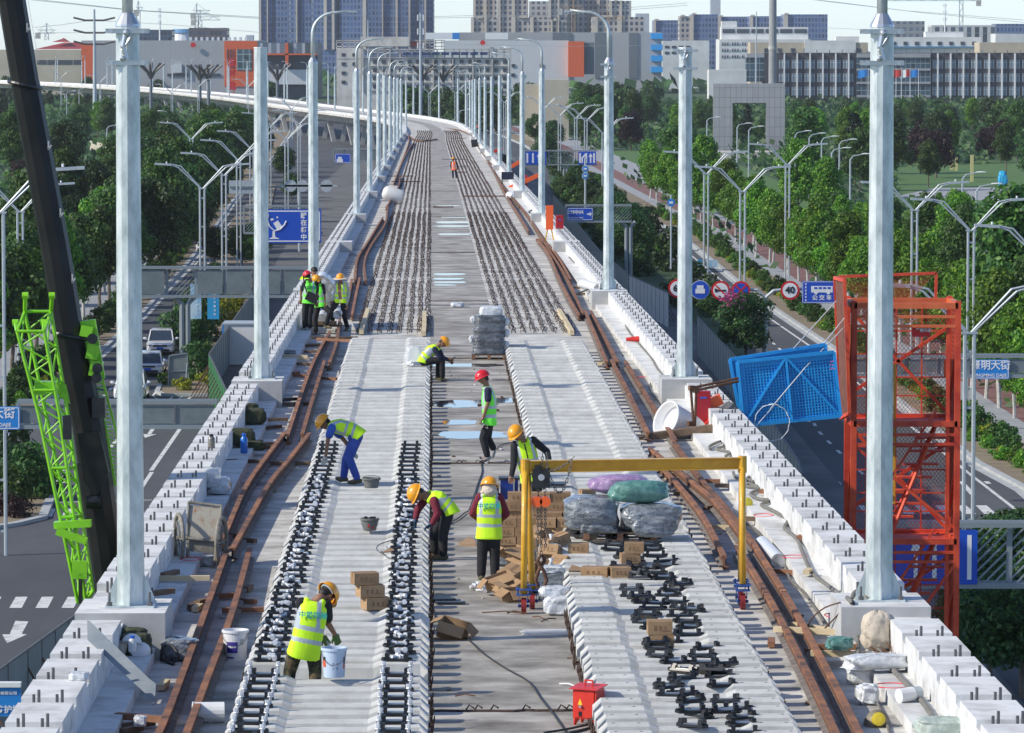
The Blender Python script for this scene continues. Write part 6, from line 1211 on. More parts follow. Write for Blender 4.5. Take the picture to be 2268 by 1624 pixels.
crowns('fargreen', 3, 3.8, 7.5, 1.0, 13, 1500, .75, LF1); crowns('fardark', 4, 4.6, 8.0, .6, 15, 1700, .8, LF2); crowns('purple', 2, 2.9, 5.4, 1.2, 13, 2600, .36, LF4); crowns('cone', 2, 2.4, 8.0, .8, 15, 2600, .4, LF6, 'cone')
crowns('bush', 3, 1.0, 1.55, .0, 9, 1100, .17, LF1); crowns('bushdark', 2, 1.15, 2.1, .0, 10, 1300, .19, LF2); crowns('bushyel', 2, .8, .75, .0, 7, 600, .15, LF5); crowns('bushbr', 2, .9, 1.0, .0, 7, 700, .16, LF3); crowns('bushpur', 1, 1.1, 1.0, 0, 8, 900, .15, LF4)
TRK = [trunk_mesh('trunk', i, 6.2, .13, BARK) for i in range(3)]; TRW = [trunk_mesh('trunk', i + 5, 6.2, .14, BARK, True) for i in range(3)]
rt = random.Random(11)
def tree(p, kind, sc_, lab, grp, white=False, name='tree', cat='tree'):
    u_ = U0 + F * p[0] / p[1]; d_ = p[1]; vm = 0
    if u_ < 660: vm = 193 + max(0, u_) * .055 if d_ < 1480 - max(0, u_ - 100) * .75 else 165
    elif u_ < 1140: vm = 186
    elif u_ > 1480: vm = 214
    else: vm = 175
    if u_ > 1840 and 330 < d_ < 600: vm = 415
    hn = 8.6 if kind.startswith('far') else 9.4; hm = (CZ - (vm - 88) * d_ / F) / hn * rt.uniform(.85, 1)
    if not isinstance(sc_, (tuple, list)): sc_ = max(.3, min(sc_, hm))
    t = thing(name, lab, cat, p, rt.uniform(0, 6.28), grp); k = sc_ if isinstance(sc_, (tuple, list)) else (sc_ * rt.uniform(.92, 1.08), sc_ * rt.uniform(.92, 1.08), sc_ * rt.uniform(.93, 1.03)); t.scale = k
    link('crown', rt.choice(CRN[kind]), t); link('trunk', rt.choice(TRW if white else TRK), t); return t
def bush(p, kind, sc_, lab, grp=None, name='shrub'):
    o = link(name, rt.choice(CRN[kind]), None, p, rt.uniform(0, 6.28)); k = sc_; o.scale = (k * rt.uniform(.9, 1.15), k * rt.uniform(.9, 1.15), k * rt.uniform(.85, 1.1)); return tag(o, lab, 'shrub', grp)
def seen(p, m=70): return -m < U0 + F * p.x / p.y < 2268 + m
def along(pts, off, step, d0, d1, jit=.6):
    q = [V(p) for p in gp(pts, 0)]; out = []; acc = 0
    for i in range(len(q) - 1):
        d = q[i + 1] - q[i]; L0 = d.length; d.normalize(); n = V((d.y, -d.x, 0)); t = acc
        while t < L0:
            p = q[i] + d * t + n * off + V((rt.uniform(-jit, jit), rt.uniform(-jit, jit), 0))
            if d0 < p.y < d1 and seen(p): out.append(p)
            t += step * (1 + max(0, p.y - 250) / 350)
        acc = t - L0
    return out
for i, p in enumerate(along(LK, -4.3, 8, 190, 660)):
    tree(p, 'green' if i % 3 else 'bright', rt.uniform(.9, 1.05), 'street tree in the left pavement row, %s from the front' % ORD[i % 20] if i < 20 else 'far street tree in the left pavement row', 'street trees in the left pavement row', white=(i % 4 == 0))
for i, p in enumerate(along(LK, -12, 13, 190, 640, 1.6)): tree(p, 'dark' if i % 2 else 'green', rt.uniform(.95, 1.2), 'leafy tree behind the left pavement row', 'trees behind the left pavement')
for i, p in enumerate(along(LK, -1.6, 11, 400, 800)): tree(p, 'green' if i % 2 else 'dark', rt.uniform(1.05, 1.3), 'full leafy tree close to the far left kerb', 'trees close to the far left kerb')
for i, p in enumerate(along(RK, 5.2, 7.2, 150, 620)):
    tree(p, 'bright', rt.uniform(.72, .92), 'young plane tree with whitewashed trunk on the right pavement, %s from the front' % ORD[i] if i < 20 else 'far young plane tree in the right pavement row', 'whitewashed street trees on the right pavement', white=True)
for i, p in enumerate(along(RK[1:], 15, 9.5, 150, 520, 1.8)): tree(p, 'bright' if i % 3 else 'green', rt.uniform(.95, 1.25), 'bright leafy tree behind the right pavement', 'trees behind the right pavement', white=(i % 3 == 0))
def inside(p, poly):
    c = False; n = len(poly)
    for i in range(n):
        a, b2 = poly[i], poly[i - 1]
        if (a[1] > p[1]) != (b2[1] > p[1]) and p[0] < (b2[0] - a[0]) * (p[1] - a[1]) / (b2[1] - a[1]) + a[0]: c = not c
    return c
def scatter(px, n, mind, excl=()):
    pg = [tuple(G(u, v))[:2] for u, v in px]; ex = [[tuple(G(u, v))[:2] for u, v in e] for e in excl]; xs = [p[0] for p in pg]; ys = [p[1] for p in pg]; out = []; k = 0
    while len(out) < n and k < n * 60:
        k += 1; p = (rt.uniform(min(xs), max(xs)), rt.uniform(min(ys), max(ys)))
        if not seen(V((p[0], p[1], 0)), 90): continue
        if not inside(p, pg) or any(inside(p, e) for e in ex): continue
        if all((p[0] - o.x)**2 + (p[1] - o.y)**2 > mind**2 for o in out): out.append(V((p[0], p[1], 0)))
    return out
for i, p in enumerate(scatter([(-200, 800), (0, 700), (120, 600), (300, 470), (430, 370), (520, 310), (560, 290), (300, 262), (-150, 265)], 36, 9.5, [[(180, 400), (260, 400), (260, 340), (180, 330)]])):
    k = ('dark', 'dark', 'green', 'bright', 'green', 'purple', 'dark')[i % 7]; tree(p, k, rt.uniform(.95, 1.35) if k != 'purple' else .7, {'dark': 'dark leafy tree in the wood left of the road', 'green': 'green leafy tree in the wood left of the road', 'bright': 'yellow-green tree in the wood left of the road', 'purple': 'purple-leaved small tree in the wood left of the road'}[k], 'trees in the wood left of the road')
LAWN1 = [(1280, 335), (1560, 335), (1770, 420), (1990, 520), (1900, 640), (1760, 640), (1660, 560), (1560, 480)]; LAWN2 = [(1980, 372), (2300, 360), (2300, 500), (2000, 470)]
for i, p in enumerate(scatter([(1280, 330), (1600, 540), (1800, 640), (2000, 760), (2300, 960), (2500, 800), (2450, 400), (2200, 300), (1500, 285), (1250, 290)], 50, 10, [LAWN1, LAWN2, [P(3, 150, 930), P(3, 800, 930), P(3, 900, 1120), P(3, 200, 1120)]])):
    k = ('bright', 'green', 'dark', 'purple', 'green', 'bright', 'cone', 'green')[i % 8] if p.y > 420 else ('bright', 'green')[i % 2]
    if k == 'purple' and not (600 < p.y < 1000): k = 'dark'
    tree(p, k, rt.uniform(.95, 1.4), {'dark': 'dark leafy tree in the park right of the road', 'green': 'green leafy tree in the park right of the road', 'bright': 'bright yellow-green tree in the park right of the road', 'purple': 'purple-leaved tree in the park right of the road', 'cone': 'dark conifer in the park right of the road'}[k], 'trees in the park right of the road')
for i, (x, y, k, s_) in enumerate(((1700, 1150, 'purple', 1.5), (1600, 1120, 'purple', 1.3), (2120, 1050, 'purple', 1.1), (2010, 1030, 'purple', .9), (310, 985, 'green', .6), (440, 950, 'dark', .75), (560, 950, 'green', .55), (1650, 1210, 'green', .8), (2150, 1130, 'green', .9), (310, 620, 'cone', 1.1), (660, 1000, 'bright', .5), (850, 1010, 'green', .9), (1130, 1080, 'bright', .9))):
    tree(G(*P(3, x, y)), k, s_, 'tree by the square arch and the lawns, %s of its group from the left' % ORD[sorted((1700, 1600, 2120, 2010, 310, 440, 560, 1650, 2150, 311, 660, 850, 1130)).index(x if i != 9 else 311)], 'trees between the arch and the lawns')
for p in scatter([(1150, 305), (1285, 338), (1420, 325), (1400, 262), (1160, 262)], 13, 11): tree(p, 'green', rt.uniform(.9, 1.3), 'green tree right behind the far lane signs', 'trees behind the far lane signs')
for i, p in enumerate(scatter([(1080, 272), (2450, 305), (2450, 250), (1600, 246), (1150, 240), (1080, 246)], 30, 17)):
    tree(p, ('fardark', 'fargreen', 'fardark')[i % 3], rt.uniform(1.1, 1.6), 'far dark tree in front of the brick office block', 'far trees in front of the office block')
for i, p in enumerate(scatter([(-150, 262), (620, 300), (640, 232), (560, 218), (-150, 212)], 14, 22)): tree(p, ('fardark', 'fargreen')[i % 2], rt.uniform(1.1, 1.5), 'far tree near the left end of the curving viaduct', 'far trees around the curving viaduct')
for i, p in enumerate(scatter([(820, 283), (1190, 310), (1200, 264), (815, 262)], 20, 10)): tree(p, 'fardark', rt.uniform(1.0, 1.4), 'far dark tree in front of the old concrete building', 'far trees before the old building')
# mass of woodland far off
b = MB(); rr = random.Random(77)
for (x0, x1, y0, y1, n) in ((-700, 900, 1750, 2600, 5200), (-1500, 1500, 2700, 4200, 3500)):
    for k in range(n):
        p = V((rr.uniform(x0, x1), rr.uniform(y0, y1), rr.uniform(0, 5))); s = rr.uniform(2, 4.5); nn = V((rr.uniform(-1, 1), rr.uniform(-1, .2), rr.uniform(.2, 1))).normalized(); x = nn.cross(V((rr.random(), rr.random(), .2))).normalized(); y = nn.cross(x); b.add([p - x * s, p - y * s * .7, p + x * s, p + y * s * .7], [(0, 1, 2, 3)])
tag(b.build('woodland', LF2), kind='stuff')
for nm, px, n, ex, lf in (('undergrowth', [(1290, 330), (1600, 545), (1800, 650), (2050, 800), (2400, 1000), (2700, 800), (2500, 400), (2400, 236), (1100, 232), (1080, 262), (1290, 310)], 34000, [LAWN1, LAWN2], LF2), ('undergrowth', [(-200, 900), (0, 760), (190, 620), (330, 480), (440, 380), (540, 310), (600, 262), (600, 235), (-200, 215)], 20000, [], LF2)):
    pg = [tuple(G(u, v))[:2] for u, v in px]; ex = [[tuple(G(u, v))[:2] for u, v in e] for e in ex]; b = MB(); k = 0; xs_ = [p[0] for p in pg]; ys_ = [p[1] for p in pg]
    while k < n:
        y = min(ys_) + (max(ys_) - min(ys_)) * rr.random()**1.3; p = (rr.uniform(min(xs_), max(xs_)), y)
        if not (seen(V((p[0], p[1], 0))) and inside(p, pg)): 
            n -= .34; continue
        if any(inside(p, e) for e in ex): continue
        k += 1; s = rr.uniform(.16, .34) * (1 + y / 500); hh = (.5 + .5 * math.sin(p[0] * .31) * math.sin(p[1] * .13)) * 3.2; p = V((*p, rr.uniform(.1, .6 + hh))); nn = V((rr.uniform(-1, 1), rr.uniform(-1, .3), rr.uniform(.3, 1))).normalized(); x = nn.cross(V((rr.random(), rr.random(), .2))).normalized(); y = nn.cross(x); b.add([p - x * s, p - y * s * .7, p + x * s, p + y * s * .7], [(0, 1, 2, 3)])
    tag(b.build(nm, lf), kind='stuff')
for i, (u, v, k, s_) in enumerate(((400, 520, 'green', 1.2), (440, 470, 'dark', 1.2), (470, 430, 'green', 1.3), (500, 395, 'bright', 1.3), (520, 370, 'dark', 1.4), (545, 345, 'green', 1.4), (480, 360, 'dark', 1.5), (505, 330, 'green', 1.6), (450, 390, 'dark', 1.4), (570, 330, 'dark', 1.3))): tree(G(u - 22, v), k, s_, 'tall tree at the inner bend of the left road, %s from the front' % ORD[[0, 1, 2, 3, 5, 6, 7, 9, 4, 8][i]], 'tall trees at the bend of the left road')
# shrubs: kerb beds, median, island
for i, p in enumerate(along(LK, -1.9, 2.2, 170, 560, .5)): bush(p, ('bush', 'bushyel', 'bushbr', 'bush', 'bushdark')[(i * 7) % 5], rt.uniform(.8, 1.15), 'low shrub in the kerbside bed of the left road', 'shrubs in the left kerbside bed')
for i, p in enumerate(along(RK, 2.0, 2.1, 130, 560, .5)): bush(p, ('bush', 'bushyel', 'bushbr', 'bushbr', 'bush')[(i * 3) % 5] if p.y > 230 else 'bushbr', rt.uniform(.75, 1.05), 'low shrub in the kerbside bed of the right road', 'shrubs in the right kerbside bed')
for i, (u, v, k, s_) in enumerate([(415, 778, 'bushdark', 1.7), (448, 760, 'bushdark', 1.6), (430, 720, 'bush', 1.8), (460, 700, 'bushdark', 1.5), (455, 820, 'bush', 1.3), (430, 845, 'bushdark', 1.2), (458, 855, 'bushyel', 1.0), (405, 868, 'bushyel', 1.0), (500, 715, 'bushyel', 2.0), (520, 690, 'bushyel', 1.8), (480, 660, 'bushdark', 1.6), (372, 855, 'bushbr', .9)]): bush(G(u, v), k, s_, 'shrub on the median beside the left hoarding, %s from the front' % ORD[[5, 6, 8, 9, 3, 2, 1, 0, 7, 10, 11, 4][i]], 'shrubs on the left median')
for i, (u, v, k, s_) in enumerate([(62, 1108, 'bushdark', 1.2), (20, 1125, 'bush', 1.2), (85, 1080, 'bush', 1.0), (30, 1040, 'bushdark', 1.3), (70, 1020, 'bushbr', 1.0), (10, 1145, 'bushpur', .9), (40, 1150, 'bushpur', .8), (0, 1090, 'bushdark', 1.2), (110, 1100, 'bushdark', .8)]): bush(G(u, v), k, s_, 'clipped bush on the traffic island at far left, %s from the front' % ORD[[2, 1, 5, 7, 8, 0, 3, 4, 6][i] if i < 9 else 8], 'bushes on the left traffic island')
for i, (c, x, y, k, s_) in enumerate([(6, 260, 560, 'dark', .55), (6, 470, 790, 'dark', .75), (4, 1390, 170, 'dark', .6), (4, 1560, 180, 'dark', .65), (4, 1650, 190, 'green', .6), (1, 1830, 1150, 'dark', .8), (1, 1880, 1300, 'dark', .6), (2, 1450, 1190, 'dark', .8), (2, 1560, 1250, 'dark', .75), (2, 1640, 1330, 'dark', .7), (2, 1700, 1350, 'green', .6), (2, 1500, 1330, 'green', .6), (2, 1800, 1560, 'dark', .85), (2, 1900, 1624, 'dark', .8), (2, 1750, 1480, 'dark', .8), (2, 1650, 1420, 'dark', .8), (5, 1900, 200, 'dark', .9), (5, 1800, 150, 'dark', .8), (2, 1350, 1080, 'dark', .9), (2, 1280, 950, 'green', .9), (2, 1400, 960, 'dark', .9), (9, 2150, 1000, 'dark', .7), (9, 1950, 1100, 'dark', .6), (9, 2250, 1400, 'dark', .7), (9, 2050, 1300, 'dark', .6), (9, 2200, 800, 'dark', .6), (9, 1900, 900, 'dark', .5)]):
    tree(G(*P(c, x, y)), k, (s_, s_, s_ * .8), 'dark tree-high bush on the median beside the viaduct, %s' % ('under the blue lane signs' if c == 9 else 'along its %s edge' % ('left' if P(c, x, y)[0] < 900 else 'right')), 'bushy median trees ' + ('at bottom right' if c == 9 else 'left' if P(c, x, y)[0] < 900 else 'right'), name='large_bush', cat='large bush')
for k in range(9): bush(G(*P(6, 400, 700)) + V((rt.uniform(-.3, .5), -1.2, 3.5 + rt.uniform(-.3, .3))), 'bushpur', .01, 'speck') if 0 else None
b = MB(); q = G(*P(6, 470, 790)); r_ = random.Random(5)
for k in range(120):
    p = V((-1.0 + r_.gauss(0, .35), -1.6 + r_.gauss(0, .3), 4.3 + r_.gauss(0, .22))); x = V((r_.uniform(-1, 1), r_.uniform(-1, 1), r_.uniform(-1, 1))).normalized() * .12; y = V((0, .4, 1)).cross(x).normalized() * .1; b.add([p - x, p - y, p + x, p + y], [(0, 1, 2, 3)])
tag(b.build('blossom', LF7, None, q), 'pink blossom cluster on the dark bushy tree below the round signs', 'blossom')
isl = band('island_kerb', [(-60, 1180), (40, 1165), (100, 1150), (118, 1105), (90, 1062), (60, 1040)], -.3, .1, .16, KERB); sheet('island_bed', [(-60, 1175), (40, 1160), (95, 1146), (110, 1105), (85, 1062), (40, 1000), (-60, 985)], .1, SOIL)
band('island_kerb', [P(4, 1345, 945), P(4, 1040, 945), P(4, 1020, 990), P(4, 1060, 1010), P(4, 1340, 1010)], -.1, .2, .18, KERB); sheet('median_bed', [P(4, 1340, 1005), P(4, 1060, 1005), P(4, 1030, 985), P(4, 1040, 945), P(4, 1120, 700), P(4, 1240, 500), P(1, 1500, 1420), P(1, 1700, 1200), P(1, 1780, 1200), P(4, 1600, 500), P(4, 1345, 760)], .12, SOIL)
sheet('under_bridge_ground', [P(4, 1700, 300), P(4, 1345, 760), P(4, 1460, 1060), (200, 1350), (-50, 1560), (-50, 1900), (2500, 1900), (2268, 1560), (1800, 1000), (1600, 760), (1380, 600), (1225, 440), (1120, 330), (960, 300), (800, 330), (700, 420)], .02, mat('dusty_asphalt', (.085, .085, .085), .9, c2=(.16, .16, .155), scale=.15, detail=12))
sheet('median_bed', [P(2, 1350, 1000), (1225, 445), (1330, 560), (1420, 640), (1520, 700), (1640, 800), (1660, 790), (1560, 650), (1470, 560), (1400, 500), (1330, 450), (1260, 400)], .1, GRS)
for i, p in enumerate(scatter([(1240, 440), (1330, 540), (1420, 620), (1520, 690), (1560, 660), (1480, 570), (1400, 505), (1330, 455), (1262, 405)], 34, 2.2)): bush(p, 'bushdark' if i % 3 else 'bush', rt.uniform(1.2, 1.9), 'dark shrub on the median right of the viaduct', 'shrubs on the right median')
# hoarding fences
def fence(px, lab, m, h=2.5, post=BOLTD, step=2.6):
    q = [G(u, v, h) for u, v in px]; t = thing('hoarding', lab, 'fence', (q[0].x, q[0].y, 0)); o_ = V((q[0].x, q[0].y, 0)); acc = 0
    for a, c in zip(q, q[1:]):
        a, c = V((a.x, a.y, 0)) - o_, V((c.x, c.y, 0)) - o_; n = max(1, round((c - a).length / step)); d = (c - a) / n
        for i in range(n):
            p0, p1 = a + d * i, a + d * (i + 1) * 1 - d * .02; b = MB(); b.beam(p0 + V((0, 0, h / 2)), p1 + V((0, 0, h / 2)), .05, h - .05); b.build('panel', m, t)
            b = MB(); b.box(p0 + V((0, 0, h / 2)), (.08, .12, h + .06), 0); b.beam(p0 + V((0, 0, h + .02)), p1 + V((0, 0, h + .02)), .09, .05); b.build('post', post, t)
            b = MB(); nn = V((-d.y, d.x, 0)).normalized() * (-1.1 if lab.find('left') >= 0 else 1.1); b.beam(p0 + V((0, 0, h * .8)), p0 - nn * -1, .05); b.build('strut', RUSTD, t)
fence([(-30, 1505), (60, 1440), (150, 1375), (215, 1330)], 'grey-green glass-like hoarding at the bottom left below the parapet', FENG)
fence([(590, 560), (556, 655), (463, 785)], 'pale corrugated hoarding along the left side of the viaduct', FENG); fence([(463, 786), (470, 800), (502, 868)], 'green hoarding end next to the left median', FENN)
fence([(1225, 432), (1328, 556), (1392, 608)], 'dark hoarding strip along the far right of the viaduct', FENG); fence([(1394, 610), (1480, 650)], 'pale wavy hoarding between third and second right poles', FENW); fence([(1545, 703), (1628, 790), (1710, 936), (1768, 1022), (1775, 1050)], 'grey-green hoarding running down the right side under the blue panels', FENG)
t = thing('site_cabin', 'small pale blue-edged site cabin beside the left hoarding', 'cabin', G(*P(4, 1590, 800))); b = MB(); b.box((0, 0, 1.35), (2.8, 3, 2.6)); b.build('wall', WHTP, t); b = MB(); b.box((0, 0, 2.68), (2.95, 3.15, .08)); b.build('roof', LAMPG, t); b = MB(); b.box((-1.42, -1.52, 1.35), (.1, .1, 2.6)); b.build('corner_post', SIGNL, t)
# Y street lamps
def ylamp(u, vj, lab, Hj=10.1, rz=0, grp='double-armed street lamps'):
    d = (CZ - Hj) * F / (vj - 88); p = A(u, vj, d); t = thing('street_lamp', lab, 'street lamp', (p.x, p.y, 0), rz, grp)
    b = MB()
    for x in (-.17, .17): b.tube([(x, 0, 0), (x, 0, Hj)], .075, 6)
    for k in range(5): b.box((0, 0, 1 + k * 2.1), (.34, .06, .1))
    b.box((0, 0, Hj), (.6, .14, .08)); b.build('post', LAMPG, t)
    for sx in (-1, 1):
        b = MB()
        for o_ in (0, .28): b.tube([(sx * .05, 0, Hj - .05 + o_ * .2), (sx * (1.75 - o_ * .7), 0, Hj + 1.55 + o_ * .3), (sx * 2.3, 0, Hj + 1.72 + o_ * .25)], .05, 5)
        b.build('arm', LAMPG, t); b = MB(); b.box((sx * 2.85, 0, Hj + 1.78), (1.25, .32, .13), R=Matrix.Rotation(-sx * .06, 3, 'Y')); b.build('lamp_head', LAMPG, t)
        b = MB(); b.tube([(sx * 2.6, 0, Hj + 1.85), (sx * 2.6, 0, Hj + 1.98)], .05, 6); b.build('sensor', WHT, t)
    return t
YL = [(1, 130, 1365), (1, 1305, 1215), (1, 1445, 1130), (1, 1540, 1030), (1, 1625, 960), (1, 1235, 895), (1, 1850, 900), (1, 1930, 800), (1, 1740, 820), (1, 1880, 700), (1, 1280, 560), (1, 1600, 560), (1, 1110, 600), (1, 645, 530), (1, 395, 500), (2, 1085, 660), (2, 1725, 860), (2, 1610, 780), (2, 1545, 760), (2, 1440, 745), (2, 1340, 700), (2, 770, 600), (2, 600, 600), (2, 840, 615), (3, 215, 1120), (3, 450, 1235), (3, 740, 1060), (3, 1560, 1355), (3, 1925, 1485), (3, 2400, 1690), (6, 1915, 600)]
YL2 = sorted([(P(*a), a) for a in YL], key=lambda q: q[0][0])
for i, ((u, v), a) in enumerate(YL2):
    n_l = sum(1 for q in YL2 if q[0][0] < u); w_ = ORD[n_l] if n_l < 20 else ORD[len(YL2) - 1 - n_l] 
    ylamp(u, v, 'grey double-armed street lamp, %s of its kind counted from the %s edge' % (w_, 'left' if n_l < 20 else 'right'), rz=.0)
ylamp(-2, 470, 'grey double-armed street lamp cut by the left edge of the photo', 14, grp='double-armed street lamps')
def slamp(c, x, y, sx, lab, H=8.5):
    u, v = P(c, x, y); d = (CZ - H) * F / (v - 88); p = A(u, v, d); t = thing('street_lamp', lab, 'street lamp', (p.x, p.y, 0), 0, 'single-armed street lamps'); b = MB(); b.tube([(0, 0, 0), (0, 0, H - .5), (sx * .3, 0, H - .1), (sx * 1.3, 0, H + .1)], [.12, .09, .07, .06], 6); b.build('post', LAMPG, t); b = MB(); b.ball((sx * 1.75, 0, H + .15), (.55, .15, .08), 8, 5); b.build('lamp_head', WHTP, t)
SL = [(1, 430, 590, 1), (1, 510, 570, 1), (1, 690, 810, 1), (3, 790, 850, 1), (3, 880, 865, 1), (3, 960, 885, 1), (3, 1075, 905, 1), (3, 1025, 960, 1), (3, 1145, 1000, 1), (3, 415, 800, 1), (3, 490, 820, 1), (3, 1870, 1120, 1), (3, 1960, 1195, 1), (3, 2025, 1270, 1), (3, 220, 760, 1), (2, 1555, 570, -1), (2, 790, 710, 1), (1, 1100, 720, -1)]
for i, a in enumerate(sorted(SL, key=lambda q: P(*q[:3])[0])): slamp(*a, 'thin single-armed street lamp, %s of its kind from the left' % ORD[i])
# overhead gantries and signs
def gantry(u0, u1, vt, lab, up=None, hbox=1.8, H=6.8, segs=None, ybr=None, cat='gantry'):
    d = (CZ - H) * F / (vt - 88); a = A(u0, vt, d); c = A(u1, vt, d); px = F / d; t = thing('sign_gantry', lab, cat, (a.x, d, 0)); Wd = c.x - a.x
    b = MB()
    for z in (H, H - hbox):
        for y in (-.25, .25): b.beam((0, y, z), (Wd, y, z), .16)
    b.build('rail', GANTL, t)
    n = max(1, round(Wd / 2.6)); segs = segs or 'p' * n; n = len(segs); w_ = Wd / n
    for i, s_ in enumerate(segs):
        x0, x1 = i * w_, (i + 1) * w_
        b = MB(); b.beam((x0, 0, H - .05), (x0, 0, H - hbox), .16); b.build('upright', GANTL, t)
        if s_ == 'p': b = MB(); b.box(((x0 + x1) / 2, -.2, H - hbox / 2), (w_ - .25, .12, hbox - .3)); b.build('panel', GANT, t)
        if s_ == 'h':
            b = MB(); k = 0; st_ = .28
            while k * st_ < w_ + hbox:
                p0 = V((x0 + k * st_ - hbox, 0, H)); p1 = V((x0 + k * st_, 0, H - hbox)); 
                if p0.x < x0: p0 = V((x0, 0, H - (x0 - (x0 + k * st_ - hbox))))
                if p1.x > x1: p1 = V((x1, 0, H - hbox + (p1.x - x1)))
                p0, p1 = V((p0.x, 0, 2 * H - hbox - p0.z)), V((p1.x, 0, 2 * H - hbox - p1.z))
                b.beam(p0, p1, .07, .05); k += 1
            b.build('slanted_bars', GANTL, t)
    if up is not None:
        xu = A(up, vt, d).x - a.x; b = MB()
        for x in (-.3, .3): b.tube([(xu + x * .6, 0, 0), (xu + x * .6, 0, H - hbox - .5), (xu + x * 2, 0, H - hbox)], .17, 8)
        b.build('post', GANTL, t)
    return t, a, d, H
def board(t, a, d, u0, u1, v0, v1, m=SIGNB, border=True, name='sign_panel', back=.35):
    p, q = A(u0, v0, d) - V((a.x, d, 0)), A(u1, v1, d) - V((a.x, d, 0)); cx, cz = (p.x + q.x) / 2, (p.z + q.z) / 2; w_, h_ = q.x - p.x, p.z - q.z
    b = MB(); b.box((cx, -back, cz), (w_, .06, h_), m=0)
    if border:
        e = min(w_, h_) * .035; f_ = -back - .034
        for (x, z, sx, sz) in ((cx, cz + h_ / 2 - e * 1.6, w_ - e * 2.4, e), (cx, cz - h_ / 2 + e * 1.6, w_ - e * 2.4, e), (cx - w_ / 2 + e * 1.6, cz, e, h_ - e * 2.4), (cx + w_ / 2 - e * 1.6, cz, e, h_ - e * 2.4)): b.box((x, f_, z), (sx, .008, sz), m=1)
    o = b.build(name, [m, SIGNW], t); return o, cx, cz, w_, h_, -back - .04
def arrow(t, x, z, h, y, kind='up', w_=None, m=SIGNW):
    b = MB(); w_ = w_ or h * .32
    if kind == 'up': pts = [(-w_ * .18, -h / 2), (w_ * .18, -h / 2), (w_ * .18, h * .12), (w_ * .5, h * .12), (0, h / 2), (-w_ * .5, h * .12), (-w_ * .18, h * .12)]
    elif kind == 'bar': pts = [(-w_ * .2, -h / 2), (w_ * .2, -h / 2), (w_ * .2, h / 2), (-w_ * .2, h / 2)]
    elif kind == 'curve': pts = [(-w_ * .4, -h / 2), (-w_ * .05, -h / 2), (-w_ * .05, -h * .05), (w_ * .25, h * .15), (w_ * .2, 0), (w_ * .6, h * .25), (w_ * .3, h * .5), (w_ * .3, h * .36), (-w_ * .4, h * .05)]
    else: pts = [(-h / 2, -w_ * .16), (h * .05, -w_ * .16), (h * .05, -w_ * .5), (h / 2, 0), (h * .05, w_ * .5), (h * .05, w_ * .16), (-h / 2, w_ * .16)]
    b.slab([V((x + p[0], y, z + p[1])) for p in pts], .006, (0, -1, 0)); b.build('arrow', m, t)
g1 = gantry(305, 690, 592, 'grey overhead gantry with blank sign backs across the left road behind the standing men', up=409, segs='phpppp')
g2 = gantry(40, 482, 890, 'near grey overhead gantry across the left road at the end of the median', segs='ppppp', hbox=.98)
o, cx, cz, w_, h_, y = board(g2[0], g2[1], g2[2], -75, 47, 899, 950, SIGNL); text('景明大街', .44, SIGNW, o, (cx, y, cz + .16), bold=.02); text('JINGMING DAJIE', .2, SIGNW, o, (cx, y, cz - .27), bold=.02)
g3 = gantry(1860, 2300, 788, 'grey overhead gantry behind the red tower', segs='pppppp', hbox=.9)
o, cx, cz, w_, h_, y = board(g3[0], g3[1], g3[2], *[P(6, 1925, 770)[0], P(6, 2165, 895)[0], P(6, 1925, 770)[1], P(6, 2165, 895)[1]], SIGNL); text('景明大街', .44, SIGNW, o, (cx, y, cz + .16), bold=.02); text('JINGMING DAJIE', .2, SIGNW, o, (cx, y, cz - .27), bold=.02)
g4 = gantry(1960, 2420, 1163, 'big grey gantry with blue lane signs at the right edge below the red tower', segs='--hhh')
c0, c1 = P(9, 1430, 305), P(9, 1955, 655); o, cx, cz, w_, h_, y = board(g4[0], g4[1], g4[2], c0[0] - 60, c1[0], c0[1], c1[1], SIGNB, False)
for x, k in ((1560, 'up'), (1680, 'bar'), (1790, 'up'), (1905, 'bar')): q = A(*P(9, x, 490), g4[2]); arrow(o, q.x - g4[1].x, cz, h_ * .82, y, k, .32)
g5 = gantry(P(2, 1215, 0)[0], P(2, 1685, 0)[0], 333, 'far grey gantry with two blue lane signs right of the viaduct', up=P(2, 1478, 0)[0], segs='--hh--', hbox=1.8)
for x0, x1, ar in ((1220, 1355, ((1232, 'bar'), (1268, 'bar'), (1306, 'up'), (1340, 'bar'))), (1562, 1675, ((1572, 'bar'), (1592, 'curve'), (1612, 'bar'), (1640, 'up'), (1662, 'bar')))):
    c0, c1 = P(2, x0, 978), P(2, x1, 1062); o, cx, cz, w_, h_, y = board(g5[0], g5[1], g5[2], c0[0], c1[0], c0[1], c1[1], SIGNB, False)
    for x, k in ar: q = A(*P(2, x, 1020), g5[2]); arrow(o, q.x - g5[1].x, cz, h_ * .75, y, k, .55)
g6 = gantry(P(2, 1478, 0)[0], P(2, 1905, 0)[0], 454, 'grey gantry arm with a blue direction sign and slanted bars', up=P(2, 1885, 0)[0], segs='-hh', hbox=1.4)
c0, c1 = P(2, 1490, 1340), P(2, 1655, 1422); o, cx, cz, w_, h_, y = board(g6[0], g6[1], g6[2], c0[0], c1[0], c0[1], c1[1]); text('ZTE中兴', .38, SIGNW, o, (cx - .42, y, cz + .14), bold=.03); text('ZTE ZHONG XING', .16, SIGNW, o, (cx - .42, y, cz - .33), bold=.03); arrow(o, cx + .8, cz, .42, y, 'right', .4)
c0 = P(1, 1560, 1345); g7 = gantry(540, P(1, 2085, 0)[0], 456, 'grey gantry with the blue wine-glass safety sign left of the viaduct', segs='h-', hbox=2.3)
